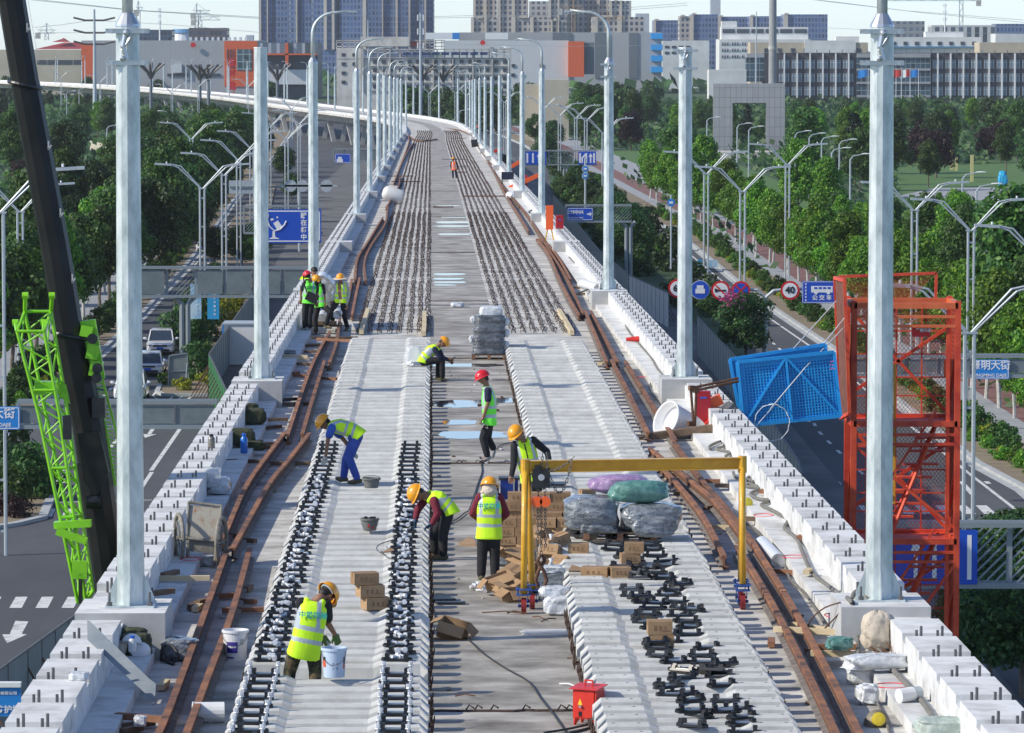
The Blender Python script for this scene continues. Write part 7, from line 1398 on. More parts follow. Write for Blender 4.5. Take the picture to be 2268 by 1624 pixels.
c0, c1 = P(1, 1690, 1350), P(1, 2075, 1568); o, cx, cz, w_, h_, y = board(g7[0], g7[1], g7[2], c0[0], c1[0], c0[1], c1[1])
for i, ch in enumerate('醉在杯中'): q = A(*P(1, 1962, 1393 + i * 46), g7[2]); text(ch, .54, SIGNW, o, (q.x - g7[1].x, y, q.z), bold=.03)
def pxp(t_, g_, c, pts, m, nm='pictogram', r=None):
    q = [A(*P(c, x, z), g_[2]) - V((g_[1].x, g_[2] , 0)) for x, z in pts]; q = [V((k.x, y - .004, k.z)) for k in q]; b = MB()
    if r: b.tube(q, r, 6)
    else: b.slab(q, .006, (0, -1, 0))
    return b.build(nm, m, t_)
pxp(o, g7, 1, [(1735, 1385), (1728, 1420), (1742, 1460), (1775, 1490), (1810, 1480), (1838, 1450), (1850, 1425)], SIGNW, r=.06); pxp(o, g7, 1, [(1760, 1492), (1775, 1492), (1778, 1528), (1808, 1542), (1735, 1542), (1760, 1528)], SIGNW); pxp(o, g7, 1, [(1765, 1440), (1795, 1422), (1825, 1465), (1790, 1482)], SIGNW); pxp(o, g7, 1, [(1745, 1412), (1765, 1408), (1768, 1420), (1750, 1424)], SIGNW); pxp(o, g7, 1, [(1785, 1398), (1795, 1396), (1797, 1408), (1787, 1408)], SIGNW)
g8 = gantry(P(2, -20, 0)[0], P(2, 262, 0)[0], 329, 'far grey gantry with a small blue car sign under the curving viaduct', segs='hhpp', hbox=1.6)
c0, c1 = P(2, -8, 992), P(2, 92, 1052); o, cx, cz, w_, h_, y = board(g8[0], g8[1], g8[2], c0[0], c1[0], c0[1], c1[1]); b = MB(); b.box((cx - .4, y, cz - .3), (.8, .01, .4)); b.box((cx - .4, y, cz + .05), (.5, .01, .3)); b.build('pictogram', SIGNW, o)
c0, c1 = P(2, -65, 958), P(2, -20, 988)
# round signs row
D_ = 300; base = A(1712, 700, D_); t = thing('sign_pole', 'forked grey pole carrying a row of round traffic signs and a bus lane sign', 'traffic sign', (base.x, D_, 0)); zc = A(1712, 645, D_).z
xs = lambda x, y: A(*P(6, x, y), D_) - V((base.x, D_, 0))
b = MB(); b.tube([xs(595, 380) * 1, V((xs(595, 380).x, 0, 0))], .17, 8); b.tube([xs(595, 375), xs(545, 325), xs(440, 318), xs(0, 315)], .12, 6); b.tube([xs(595, 375), xs(650, 328), xs(760, 318), xs(1060, 318)], .12, 6); b.build('post', LAMPG, t)
def disc(x, y_, r, layers, nm='round_sign', par=t):
    c = xs(x, y_); o = None
    for i, (m, rr_) in enumerate(layers):
        b = MB(); b.tube([c + V((0, -.2 - i * .012, 0)), c + V((0, -.215 - i * .012, 0))], r * rr_, 32); o2 = b.build(nm if o is None else 'face', m, par if o is None else o); o = o or o2
    return o, c
o, c = disc(30, 313, .62, ((SIGNR, 1), (SIGNW, .78))); text('60', .62, BLK, o, c + V((0, -.25, 0)), bold=.03)
o, c = disc(175, 322, .62, ((SIGNW, 1), (SIGNB, .95))); b = MB(); b.box(c + V((0, -.25, -.08)), (.62, .01, .3)); b.box(c + V((0, -.25, .18)), (.44, .01, .24)); b.build('pictogram', SIGNW, o)
o, c = disc(307, 325, .62, ((SIGNR, 1), (SIGNW, .78))); b = MB(); b.slab([c + V((x, -.25, z)) for x, z in ((-.38, .14), (-.1, .03), (.35, .05), (.35, -.07), (-.1, -.05), (-.38, -.14))], .008, (0, -1, 0)); b.build('pictogram', BLK, o); b = MB(); b.beam(c + V((-.34, -.27, .34)), c + V((.34, -.27, -.34)), .008, .09, up=V((1, 0, 1)).normalized()); b.build('slash', SIGNR, o)
o, c = disc(437, 327, .62, ((SIGNR, 1), (SIGNB, .78)))
for s_ in (-1, 1): b = MB(); b.beam(c + V((-.36, -.25 - .01 * s_, .36 * s_)), c + V((.36, -.25 - .01 * s_, -.36 * s_)), .008, .10, up=V((s_, 0, 1)).normalized()); b.build('slash', SIGNR, o)
o, c = disc(755, 325, .62, ((SIGNR, 1), (SIGNW, .78))); text('40', .62, BLK, o, c + V((0, -.25, 0)), bold=.03)
p0, p1 = xs(832, 265), xs(1060, 408); b = MB(); cx, cz = (p0.x + p1.x) / 2, (p0.z + p1.z) / 2; b.box((cx, -.2, cz), (p1.x - p0.x, .05, p0.z - p1.z)); o = b.build('bus_lane_sign', SIGNB, t)
b = MB(); e = .05
for x, z, sx, sz in ((cx, p0.z - e, p1.x - p0.x - .08, .03), (cx, p1.z + e, p1.x - p0.x - .08, .03), (p0.x + e, cz, .03, p0.z - p1.z - .08), (p1.x - e, cz, .03, p0.z - p1.z - .08)): b.box((x, -.23, z), (sx, .01, sz))
for k in range(6): b.box((p0.x + .25, -.23, p0.z - .2 - k * .21), (.08, .01, .12))
b.build('border', SIGNW, o); c = xs(960, 318)
b = MB(); b.box(c + V((0, -.235, 0)), (1.4, .01, .42)); 
for sx in (-.38, .42): b.tube([c + V((sx, -.235, -.22)), c + V((sx, -.25, -.22))], .12, 14)
b.build('pictogram', SIGNW, o); b = MB()
for k in range(4): b.box(c + V((-.4 + k * .29, -.245, .08)), (.2, .01, .13))
b.build('pictogram_windows', SIGNB, o); text('公 交 车', .36, SIGNW, o, xs(960, 374) + V((0, -.24, 0)), bold=.03)
t = thing('traffic_sign', 'pair of round signs on a pole between the far lane signs', 'traffic sign', A(*P(2, 1606, 1090), 520)); b = MB(); b.tube([(0, .1, 1.2), (0, .1, -7)], .12, 6); b.build('post', LAMPG, t)
for z in (0, -.8): b = MB(); b.tube([(0, 0, z), (0, -.05, z)], .38, 24); o = b.build('round_sign', SIGNW, t); b = MB(); b.tube([(0, -.06, z), (0, -.08, z)], .34, 24); b.build('face', SIGNL, o); b = MB(); b.box((0, -.1, z), (.36, .02, .2)); b.build('pictogram', SIGNW, o)
t = thing('bus_stop_sign', 'round blue sign on a pole at the bend of the right road', 'traffic sign', A(*P(2, 2160, 1308), 360)); b = MB(); b.tube([(0, .1, .6), (0, .1, -5.2)], .07, 6); b.build('post', LAMPG, t); b = MB(); b.tube([(0, 0, 0), (0, -.05, 0)], .3, 24); o = b.build('round_sign', SIGNL, t); b = MB(); b.box((0, -.06, 0), (.28, .02, .18)); b.build('pictogram', SIGNW, o)
t = thing('traffic_sign', 'grey backs of three round signs on a bar left of the viaduct', 'traffic sign', A(*P(1, 1952, 1200), 420))
for x in (-77, 0, 155): b = MB(); w_ = x * .343 / (F / 420); b.tube([(w_, 0, 0), (w_, -.04, 0)], .55, 24); b.build('round_sign', LAMPG, t)
b = MB(); b.beam((-2, .05, 0), (3.2, .05, 0), .18); b.tube([(-.3, .1, 0), (-.3, .1, -6)], .12, 6); b.build('post', LAMPG, t)
t = thing('traffic_sign', 'grey back of a rectangular sign left of the three round ones', 'traffic sign', A(*P(1, 1555, 1208), 420)); b = MB(); b.box((0, 0, 0), (2.2, .06, 1.2)); b.build('panel', LAMPG, t); b = MB(); b.beam((-1, -.06, 0), (4, -.06, 0), .14); b.build('bar', GANT, t)
# banners
for i, (c, x0, x1, y0, y1, m2_, d_) in enumerate(((4, 1228, 1300, 285, 510, 0, 305), (4, 1338, 1415, 295, 512, 1, 300), (6, 160, 186, 125, 250, 1, 430), (6, 218, 288, 130, 272, 0, 425))):
    p, q = A(*P(c, x0, y0), d_), A(*P(c, x1, y1), d_); t = thing('banner', 'light blue vertical street banner, %s' % ('left one by the left gantry post', 'right one by the left gantry post', 'left one beyond the second right pole', 'right one beyond the second right pole')[i], 'banner', V((p.x + q.x, 2 * d_, p.z + q.z)) / 2); w_, h_ = q.x - p.x, p.z - q.z; b = MB(); b.box((0, 0, 0), (w_, .05, h_)); b.build('panel', mat('banner_blue', (.02, .28, .55), .5) if m2_ else mat('banner_pale', (.05, .32, .58), .5, c2=(.55, .68, .75), scale=.6), t)
    for k in range(7): text('文明城市建设你我'[k], w_ * .2, SIGNW, t, (w_ * (.12), -.04, h_ * (.36 - .12 * k)), bold=.02)
# bottom-left notice board
d_ = 120; p = A(0, 1525, d_); q = A(46, 1585, d_); t = thing('notice_board', 'blue and white notice board at the bottom left corner below the parapet', 'sign', V((p.x, d_, p.z))); b = MB(); b.box((-.1, 0, -.36), (1.3, .05, .75)); b.build('panel', SIGNL, t); text('配电箱防护棚', .22, SIGNW, t, (-.12, -.04, -.56), bold=.02); text('中铁四局集团有限公司', .11, SIGNW, t, (-.1, -.04, -.12), bold=.02); b = MB(); b.box((-.1, .05, .1), (1.3, .3, .12)); b.build('hood', WHTP, t)
for sx in (-.5, .35): b = MB(); b.tube([(sx, .05, -.7), (sx, .05, -6)], .03, 6); b.build('leg', WHTP, t)
# ---------------------------------------------------------------- cars
def car(u, v, lab, suv=True, rz=0, d=None):
    p = G(u, v); t = thing('car', lab, 'car', p + V((0, 2.2, 0)), rz); Wd, Ln, Hh = (.93, 4.5, 1.68) if suv else (.92, 4.7, 1.45)
    def hull(st, name, m, par=t):
        b = MB(); vs = []; n = len(st[0][1])
        for y, pr_ in st:
            for x, z in pr_: vs.append((x, y, z))
        b.add(vs, [(i * n + j, i * n + (j + 1) % n, (i + 1) * n + (j + 1) % n, (i + 1) * n + j) for i in range(len(st) - 1) for j in range(n)] + [tuple(range(n - 1, -1, -1)), tuple((len(st) - 1) * n + j for j in range(n))])
        o = b.build(name, m, par); return o
    L2 = Ln / 2; bt = .95 if suv else .80; hd_ = bt + .06
    sec = lambda w_, z0, z1, c_: [(-w_ * .93, z0), (w_ * .93, z0), (w_, z0 + .12), (w_, z1 - c_), (w_ * .9, z1), (-w_ * .9, z1), (-w_, z1 - c_), (-w_, z0 + .12)]
    hull([(-L2, sec(Wd * .84, .32, .66, .1)), (-L2 + .12, sec(Wd * .93, .24, .80, .12)), (-L2 + .6, sec(Wd, .22, bt - .06, .12)), (-L2 + 1.25, sec(Wd, .22, bt, .1)), (L2 - .5, sec(Wd, .22, hd_, .12)), (L2, sec(Wd * .9, .3, bt, .1))], 'body', WHTC)
    tp = lambda w0, z: [(-w0, z), (w0, z), (w0, z + .01), (-w0, z + .01)]
    cab = lambda w0, w1, z0, z1: [(-w0, z0), (w0, z0), (w1, z1), (-w1, z1)]
    hull([(-L2 + 1.15, cab(Wd * .9, Wd * .88, bt - .03, bt)), (-L2 + 1.85, cab(Wd * .9, Wd * .74, bt - .03, Hh - .08)), (L2 - 1.4 if suv else L2 - 1.7, cab(Wd * .9, Wd * .74, bt - .03, Hh - .08)), (L2 - .3, cab(Wd * .85, Wd * .8, bt - .03, bt + (.3 if suv else .05)))], 'windows', GLASS)
    hull([(-L2 + 1.8, cab(Wd * .76, Wd * .70, Hh - .10, Hh - .02)), (-L2 + 2.1, cab(Wd * .76, Wd * .68, Hh - .09, Hh)), (L2 - 1.4, cab(Wd * .76, Wd * .68, Hh - .09, Hh)), (L2 - 1.1, cab(Wd * .74, Wd * .66, Hh - .12, Hh - .05))], 'roof', WHTC)
    for sx in (-1, 1):
        b = MB(); b.beam((sx * Wd * .88, -L2 + 1.15, bt), (sx * Wd * .74, -L2 + 1.85, Hh - .07), .07); b.build('pillar', WHTC, t)
        b = MB(); b.ball((sx * Wd * .72, -L2 + .08, .70), (.20, .12, .075), 10, 6); b.build('headlight', STEELB, t)
        b = MB(); b.ball((sx * (Wd + .14), -L2 + 1.45, bt + .12), (.13, .07, .09), 8, 6); b.beam((sx * Wd * .9, -L2 + 1.45, bt + .03), (sx * (Wd + .1), -L2 + 1.45, bt + .1), .04); b.build('mirror', WHTC, t)
        for y in (-L2 + .9, L2 - .9):
            b = MB(); b.tube([(sx * (Wd - .2), y, .34), (sx * (Wd + .01), y, .34)], .34, 18); w_ = b.build('wheel', RUBBER, t); b = MB(); b.tube([(sx * (Wd + .0), y, .34), (sx * (Wd + .02), y, .34)], .2, 12); b.build('rim', STEELB, w_)
    b = MB(); b.box((0, -L2 + .02, .66), (.95, .1, .12)); b.build('grille', BLK, t); b = MB(); b.box((0, -L2 - .0, .36), (1.25, .1, .16)); b.build('air_intake', BLK, t)
    b = MB(); b.box((0, -L2 - .06, .50), (.44, .02, .14)); b.build('number_plate', SIGNB, t); return t
WHTC = mat('white_car_paint', (.75, .76, .77), .2, coat=.8)
car((P(4, 1027, 0))[0], P(4, 0, 748)[1], 'white SUV driving towards the camera beside the gantry post', rz=.03)
car(P(4, 950, 0)[0], P(4, 0, 885)[1], 'white saloon car in front of the white SUV, half hidden by the near left pole', False, .02)
car(P(4, 830, 0)[0], P(4, 0, 1050)[1], 'white car hidden behind the near left pole with only its mirrors showing', True, 0)
car(P(1, 1360, 0)[0], P(1, 0, 1640)[1] - 3, 'pale car far up the left road between the lamp posts', False, -.3)
t = thing('frame_board', 'grey blank frame board propped on the median in front of the gantry post', 'board', G(*P(4, 1155, 955))); b = MB(); b.slab([(-.65, 0, .05), (.6, 0, .05), (.5, 0, 2.1), (-.58, 0, 1.95)], .06, (0, -1, 0)); b.build('panel', GANT, t); b = MB(); b.beam((-.65, -.05, .05), (-.58, -.05, 1.95), .06); b.beam((.6, -.05, .05), (.5, -.05, 2.1), .06); b.beam((-.58, -.05, 1.95), (.5, -.05, 2.1), .06); b.beam((-.6, -.05, 1.0), (.55, -.05, 1.05), .06); b.beam((.4, -.3, 0), (.5, -.05, 1.5), .04); b.build('frame', GANTL, t)
# ---------------------------------------------------------------- red stair tower
d = 97.0; tw = thing('stair_tower', 'red steel stair tower with mesh sides standing outside the right parapet', 'stair tower', (8.27, d, 0)); XL_, XR_ = -1.05, 1.14; DP = 1.9
def tb(name, pts, w_, m=REDT, par=tw):
    if name == 'brace' and len(pts) > 1:
        for p in pts: tb(name, [p], w_, m, par)
        return
    b = MB()
    for p, q in pts: b.beam(p, q, w_)
    return b.build(name, m, par)
ZT = [15.45, 12.95, 10.45, 7.95, 5.45, 2.95, .45]
for x in (XL_, XR_):
    for y in (0, DP): tb('post', [((x, y, 0), (x, y, 15.5))], .12, REDO if False else REDT)
for x in (XL_ + .3, XR_ - .2): tb('inner_post', [((x, .05, 2), (x, .05, 15.3))], .08)
for i, z in enumerate(ZT):
    mm = REDO if i == 0 else REDT
    tb('ring_beam', [((XL_, 0, z - .05), (XR_, 0, z - .05)), ((XL_, DP, z - .05), (XR_, DP, z - .05)), ((XL_, 0, z - .05), (XL_, DP, z - .05)), ((XR_, 0, z - .05), (XR_, DP, z - .05))], .12, mm)
    tb('ring_beam', [((XL_, -.02, z - .28), (XR_, -.02, z - .28)), ((XL_, -.02, z - .48), (XR_, -.02, z - .48))], .06, mm)
    if i < len(ZT) - 1:
        z1 = ZT[i + 1]
        tb('brace', [((XL_, DP, z - .2), (XR_, DP, z1)), ((XR_, DP, z - .6), (XL_, DP, z1 + .4))], .07)
        tb('brace', [((XR_, 0, z - .8), (XR_, DP, z1 + .3)), ((XL_, 0, z - .3), (XL_, DP, z1 + .1))], .06)
        if i: 
            tb('stair_stringer', [((-.2, .5, z1 + .05), (.9, 1.6, z - .05)), ((-.2, 1.2, z1 + .05), (.9, 1.75, z - .05))], .06)
            tb('brace', [((XL_, 0, z - .5), (XR_, 0, z1 + .2))] if i % 2 else [((XR_, 0, z - .5), (XL_ + .9, 0, z1 + .2))], .06)
            for k in range(9): f_ = k / 8; b = MB(); b.box((-.2 + 1.1 * f_, 1.0 + .6 * f_, z1 + .1 + 2.2 * f_), (.75, .25, .04)); b.build('tread', REDT, tw)
            tb('handrail', [((-.5, .2, z1 + .9), (.7, .2, z - .1 + .3)), ((-.5, .2, z1 + .3), (-.5, .2, z1 + 1.1))], .05)
        tb('mesh_rail', [((XL_, DP, z - q_), (XR_, DP, z - q_)) for q_ in (.7, 1.2, 1.7, 2.1)] + [((x_, DP, z), (x_, DP, z1)) for x_ in (-.55, 0, .55)], .03)
        b = MB(); s_ = .085; L_ = 2.5      # diamond mesh at the back and the right side
        k = -28
        while k * s_ < DP + 3:
            for sg in (-1, 1):
                x0 = XL_ + k * s_ if sg > 0 else XR_ - k * s_; p0 = V((x0, DP + .06, z1)); p1 = V((x0 + sg * 2.5 * .8, DP + .06, z))
                if p0.x > p1.x: p0, p1 = p1, p0
                a = p0; c = p1; dd = c - a
                if dd.x > 0:
                    t0 = max(0, (XL_ - a.x) / dd.x); t1 = min(1, (XR_ - a.x) / dd.x)
                    if t1 > t0: b.beam(a + dd * t0, a + dd * t1, .008)
            k += 1
        b.build('wire_mesh', mat('mesh_wire', (.42, .06, .03), .7), tw)
        b = MB()
        for k in range(1, 24): y = DP * k / 24; b.beam((XR_ + .05, y, z1), (XR_ + .05, y, z), .012)
        for k in range(1, 26): zz = z1 + 2.5 * k / 26; b.beam((XR_ + .05, 0, zz), (XR_ + .05, DP, zz), .012)
        b.build('side_mesh', mat('mesh_wire', (.42, .06, .03), .7), tw)
        b = MB(); b.box(((XL_ + XR_) / 2, DP / 2 + .3, z1 - .08), (XR_ - XL_ - .2, DP * .7, .04)); b.build('landing', REDT, tw)
o_ = tw.location
tb('guard_rail', [(A(*P(6, 1070, 238), d + 1.9) - o_, A(*P(6, 1700, 215), d + 1.9) - o_), (A(*P(6, 1700, 215), d + 1.9) - o_, A(*P(6, 1695, 405), d + 1.9) - o_)], .06)
b = MB(); a, c = A(*P(6, 1075, 240), d + 1.92) - o_, A(*P(6, 1700, 218), d + 1.92) - o_
for k in range(0, 60):
    f_ = k / 60; p = a.lerp(c, f_)
    for sg in (-1, 1):
        q = p + V((sg * .9, 0, -1.0)); 
        if a.x < q.x < c.x: b.beam(p, q, .008)
b.build('guard_mesh', MATS['mesh_wire'], tw)
q = [A(*P(6, x, y), d + z) - o_ for x, y, z in ((1045, 245, 1.2), (1108, 262, -.6), (1140, 1120, -.6), (1085, 1150, 1.2))]
b = MB(); [b.beam(q[i], q[(i + 1) % 4], .07) for i in range(4)]; b.build('side_gate_frame', REDT, tw)
b = MB(); b.slab(q, .01, (-1, 0, 0)); b.build('side_gate_sheet', mat('rust_mesh_sheet', (.10, .035, .02), .8, c2=(.20, .07, .04), scale=6), tw)
p = A(*P(6, 1600, 585), d + .1) - o_; b = MB(); b.box(p, (.38, .02, .27)); o = b.build('notice', SIGNR, tw); text('严禁超载', .085, SIGNW, o, p + V((.06, -.02, 0)), bold=.02)
b = MB(); p = A(*P(6, 1773, 828), d + 1.2) - o_; b.box(p, (.16, .02, .36)); b.build('orange_tag', ORNG, tw)
t = thing('stay_pole', 'yellow thin pole seen through the red tower', 'pole', A(*P(6, 1432, 800), d + 1.0)); b = MB(); b.beam((0, 0, 0), (0, 0, -3), .05); b.build('pole', YEL, t)
# ---------------------------------------------------------------- mobile crane boom with folded green jib
d = 78.0; t0_ = A(8, -60, d); bm = thing('crane_boom', 'black telescopic crane boom rising on the left of the viaduct', 'crane boom', A(243, 1330, d)); o_ = bm.location.copy()
def bt(pts, rs, name, m=BOOM, n=10, par=bm):
    b = MB(); b.tube([A(u, v, d + (dz if (dz := 0) else 0)) - o_ for u, v in pts], rs, n); return b.build(name, m, par)
pxm = F / d
bt([(-4, -90), (26, 0), (57, 190)], [.235, .235, .235], 'tip_section'); bt([(56, 185), (124, 557), (155, 745)], [.245, .25, .25], 'middle_section'); bt([(154, 738), (196, 943), (213, 1060)], [.27, .275, .275], 'base_section')
bt([(205, 1020), (232, 1200), (262, 1420)], [.30, .28, .28], 'lower_section'); 
for (u, v, r_) in ((56, 188, .28), (155, 742, .32)): 
    c = A(u, v, d) - o_; ax = (A(u + 10, v - 50, d) - A(u, v, d)).normalized(); b = MB(); ring = MB(); x = ax.cross(V((0, 1, 0))).normalized(); y = ax.cross(x); b.tube([c + (x * math.cos(a) + y * math.sin(a)) * r_ for a in [2 * PI * k / 24 for k in range(25)]], .035, 6, cap=False); b.build('hose_ring', BLK, bm)
b = MB(); a = A(196, 1085, d - .3) - o_; b.slab([A(*P(4, 500, 1250), d - .32) - o_, A(*P(4, 640, 1240), d - .32) - o_, A(*P(4, 700, 1500), d - .32) - o_, A(*P(7, 620, 110), d - .32) - o_, A(*P(4, 540, 1560), d - .32) - o_], .5, (0, -1, 0)); b.build('knuckle_plate', BOOM, bm)
b = MB(); c = A(*P(7, 605, 130), d - .35) - o_; b.tube([c + V((-.12, 0, 0)), c + V((.12, 0, 0))], .12, 14); b.build('pivot', BLK, bm)
bt([P(7, 600, 160), P(7, 655, 600)], [.11, .11], 'luffing_cylinder', mat('cylinder_grey', (.10, .105, .11), .3, .4))
b = MB(); 
for (x, y) in ((560, 590), (600, 720), (620, 830)): c = A(*P(4, x, y), d - .15) - o_; b.box(c, (.2, .25, .26 if y > 600 else .18), R=Matrix.Rotation(.2, 3, 'Y'))
b.build('sheave_bracket', LIME, bm)
b = MB(); b.beam(A(*P(4, 560, 520), d - .05) - o_, A(*P(4, 622, 900), d - .05) - o_, .10, .3); b.beam(A(*P(4, 540, 600), d - .05) - o_, A(*P(4, 600, 640), d - .05) - o_, .12, .2); b.build('guide_rail', LIME, bm)
b = MB(); 
for (x, y) in ((598, 638), (630, 830), (625, 890)): c = A(*P(4, x, y), d - .3) - o_; b.tube([c, c + V((0, -.05, 0))], .09, 12)
b.build('lamp', BLK, bm); b = MB(); b.box(A(*P(4, 640, 1080), d - .2) - o_, (.22, .3, .34)); b.build('hose_drum', BLK, bm)
b = MB(); p_ = [A(*P(4, 590, 860), d + .1) - o_, A(*P(4, 690, 1240), d + .1) - o_, A(*P(7, 745, 30), d + .1) - o_]; q_2 = [p + V((.16, 0, 0)) for p in p_]
for a, c in ((p_[0], p_[1]), (p_[1], p_[2]), (q_2[0], q_2[1]), (q_2[1], q_2[2])): b.beam(a, c, .04)
for k in range(26): f_ = k / 26; b.beam(p_[0].lerp(p_[2], f_), q_2[0].lerp(q_2[2], f_ + .02), .025)
b.build('side_ladder', LIME, bm)
t = thing('marks', None, None); bpy.data.objects.remove(t)
b = MB()
for (u, v) in ((P(1, 175, 185)), (P(1, 313, 945)), (P(1, 390, 1380)), (P(4, 467, 255))): c = A(u, v, d - .25) - o_; b.beam(c + V((0, 0, .09)), c - V((0, 0, .06)), .025); b.beam(c - V((0, 0, .05)), c + V((.05, 0, .02)), .025)
b.build('arrow_mark', mat('faded_white', (.4, .4, .4), .7), bm)
jb = thing('lattice_jib', 'lime green lattice jib folded alongside the black crane boom', 'crane jib', A(182, 1334, d - 1.2)); o_ = jb.location.copy(); dj = d - 1.2
CH = [[(38, 734, 0), (86, 919, 0), (128, 1120, 0), (172, 1334, .1)], [(98, 734, 0), (132, 919, 0), (160, 1120, 0), (190, 1334, .1)], [(55, 690, .7), (101, 915, .7), (146, 1120, .6), (180, 1320, .4)], [(113, 690, .7), (150, 915, .7), (178, 1120, .6), (206, 1310, .4)]]
CH = [[A(u, v, dj + z) - o_ for u, v, z in c] for c in CH]
def at(c, t_):
    k = min(int(t_ * 3), 2); return c[k].lerp(c[k + 1], t_ * 3 - k)
for c in CH: b = MB(); b.tube(c, .031, 8); b.build('chord', LIME, jb)
b = MB(); nn = 17
for f_, (i, j) in enumerate(((0, 1), (2, 3), (0, 2), (1, 3))):
    for k in range(nn): t0, t1 = k / nn, (k + 1) / nn; a, c = (CH[i], CH[j]) if k % 2 else (CH[j], CH[i]); b.tube([at(a, t0), at(c, t1)], .017, 6)
b.build('lacing', LIME, jb)
for k in (0, 4, 9, 12, 17): b = MB(); t0 = k / 17; q = [at(c, t0) for c in CH]; [b.tube([q[i], q[j]], .03, 6) for i, j in ((0, 1), (1, 3), (3, 2), (2, 0))]; b.build('cross_frame', LIME, jb)
for i, j in ((0, (40, 698)), (1, (100, 700)), (2, (52, 650)), (3, (112, 652))): pass
for c, (u, v) in zip(CH, ((34, 715), (97, 715), (56, 655), (115, 655))): b = MB(); e = A(u, v, dj + .35) - o_; b.tube([c[0], e], .035, 6); b.tube([e + V((-.05, 0, 0)), e + V((.05, 0, 0))], .06, 10); b.build('end_fork', LIME, jb)
b = MB(); b.box(A(*P(7, 470, 275), dj - .1) - o_, (.62, .25, .11), R=Matrix.Rotation(-.05, 3, 'Y')); b.build('bracket', LIME, jb); b = MB(); b.beam(A(*P(7, 365, 320), dj - .3) - o_, A(*P(7, 560, 385), dj - .3) - o_, .12); b.build('bracket', LIME, jb); b = MB(); b.box(A(*P(7, 515, 570), dj - .1) - o_, (.25, .1, .30)); b.build('bracket', LIME, jb); b = MB(); b.slab([A(*P(4, 365, 940), dj + .3) - o_, A(*P(4, 425, 935), dj + .3) - o_, A(*P(4, 450, 1060), dj + .3) - o_, A(*P(4, 395, 1020), dj + .3) - o_], .1, (0, -1, 0)); b.box(A(*P(4, 305, 955), dj + .2) - o_, (.4, .3, .22)); b.build('bracket', LIME, jb)
b = MB(); b.box(A(*P(4, 435, 1210), dj - .2) - o_, (.14, .12, .4)); b.build('hook_block', BLK, jb); b = MB(); b.box(A(*P(7, 520, 690), dj - .1) - o_, (.06, .1, .5)); b.build('hook_block', BLK, jb)
# ---------------------------------------------------------------- buildings
BE = (.42, .38, .30); GR = (.30, .31, .32)
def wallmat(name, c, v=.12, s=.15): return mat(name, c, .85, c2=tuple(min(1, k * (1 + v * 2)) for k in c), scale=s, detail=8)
def bld(lab, u0, u1, vt, d, dep, m, cat='building', name='building', zb=0, wall='wall'):
    a, c = A(u0, vt, d), A(u1, vt, d); t = thing(name, lab, cat, (a.x, d, 0)); w_, h_ = c.x - a.x, a.z
    b = MB(); b.box((w_ / 2, dep / 2, (h_ + zb) / 2), (w_, dep, h_ - zb)); b.build(wall, m, t)
    return t, a, w_, h_, d
def pbox(B, u0, u1, v0, v1, m, name='panel', out=.3, dep=.5):
    t, a, w_, h_, d = B; p, q = A(u0, v0, d) - V((a.x, d, 0)), A(u1, v1, d) - V((a.x, d, 0)); b = MB(); b.box(((p.x + q.x) / 2, -out + dep / 2, (p.z + q.z) / 2), (q.x - p.x, dep, p.z - q.z)); return b.build(name, m, t)
def wins(B, u0, u1, v0, v1, nx, nz, fx=.6, fz=.55, frame=None, m=GLASS, skip=0):
    t, a, w_, h_, d = B; p, q = A(u0, v0, d) - V((a.x, d, 0)), A(u1, v1, d) - V((a.x, d, 0)); cw, ch = (q.x - p.x) / nx, (p.z - q.z) / nz; me = None
    for i in range(nx):
        for j in range(nz):
            if me is None:
                b = MB(); b.box((0, 0, 0), (cw * fx, .3, ch * fz)); 
                if frame:
                    for k in (-1.5, -.5, .5, 1.5): b.box((k * cw * fx / 3, -.17, 0), (cw * .055, .06, ch * fz), m=1)
                    b.box((0, -.17, ch * fz * .2), (cw * fx, .05, ch * .04), m=1)
                me = b.mesh('window', [m, frame or m])
            link('window', me, t, (p.x + cw * (i + .5), -.05, p.z - ch * (j + .5)))
# tall residential towers, upper left
TWM = facade('tower_facade_blue', (.15, .20, .32), (.045, .10, .23), 1.9, 3.0, .38, .35); BEI = wallmat('beige_render', (.50, .45, .38)); TWB = facade('tower_facade_beige', (.42, .39, .36), (.05, .075, .12), 2.6, 3.0, .45, .42); TWW = facade('tower_facade_white', (.55, .56, .56), (.12, .14, .18), 3.0, 3.0, .45, .45)
for i, (u0, u1, d, strips) in enumerate(((573, 640, 2500, ((574, 579), (591, 594))), (642, 690, 2450, ((655, 659),)), (692, 812, 2400, ((717, 724), (735, 741), (803, 811))), (814, 886, 2450, ((846, 849), (876, 881))), (888, 960, 2500, ((905, 909), (940, 944))))):
    B = bld('very tall blue residential tower left of centre, %s of five from the left' % ORD[i], u0, u1, -45, d, 30, TWM, 'tower block', 'tower_block')
    for k, (a, c) in enumerate(strips): pbox(B, a, c, -46, 110, BEI, 'render_strip', 1.2, 1.5)
    pbox(B, u0 + (u1 - u0) * .45, u0 + (u1 - u0) * .5, -46, 110, mat('slot_dark', (.03, .04, .06), .6), 'slot', .4, .4)
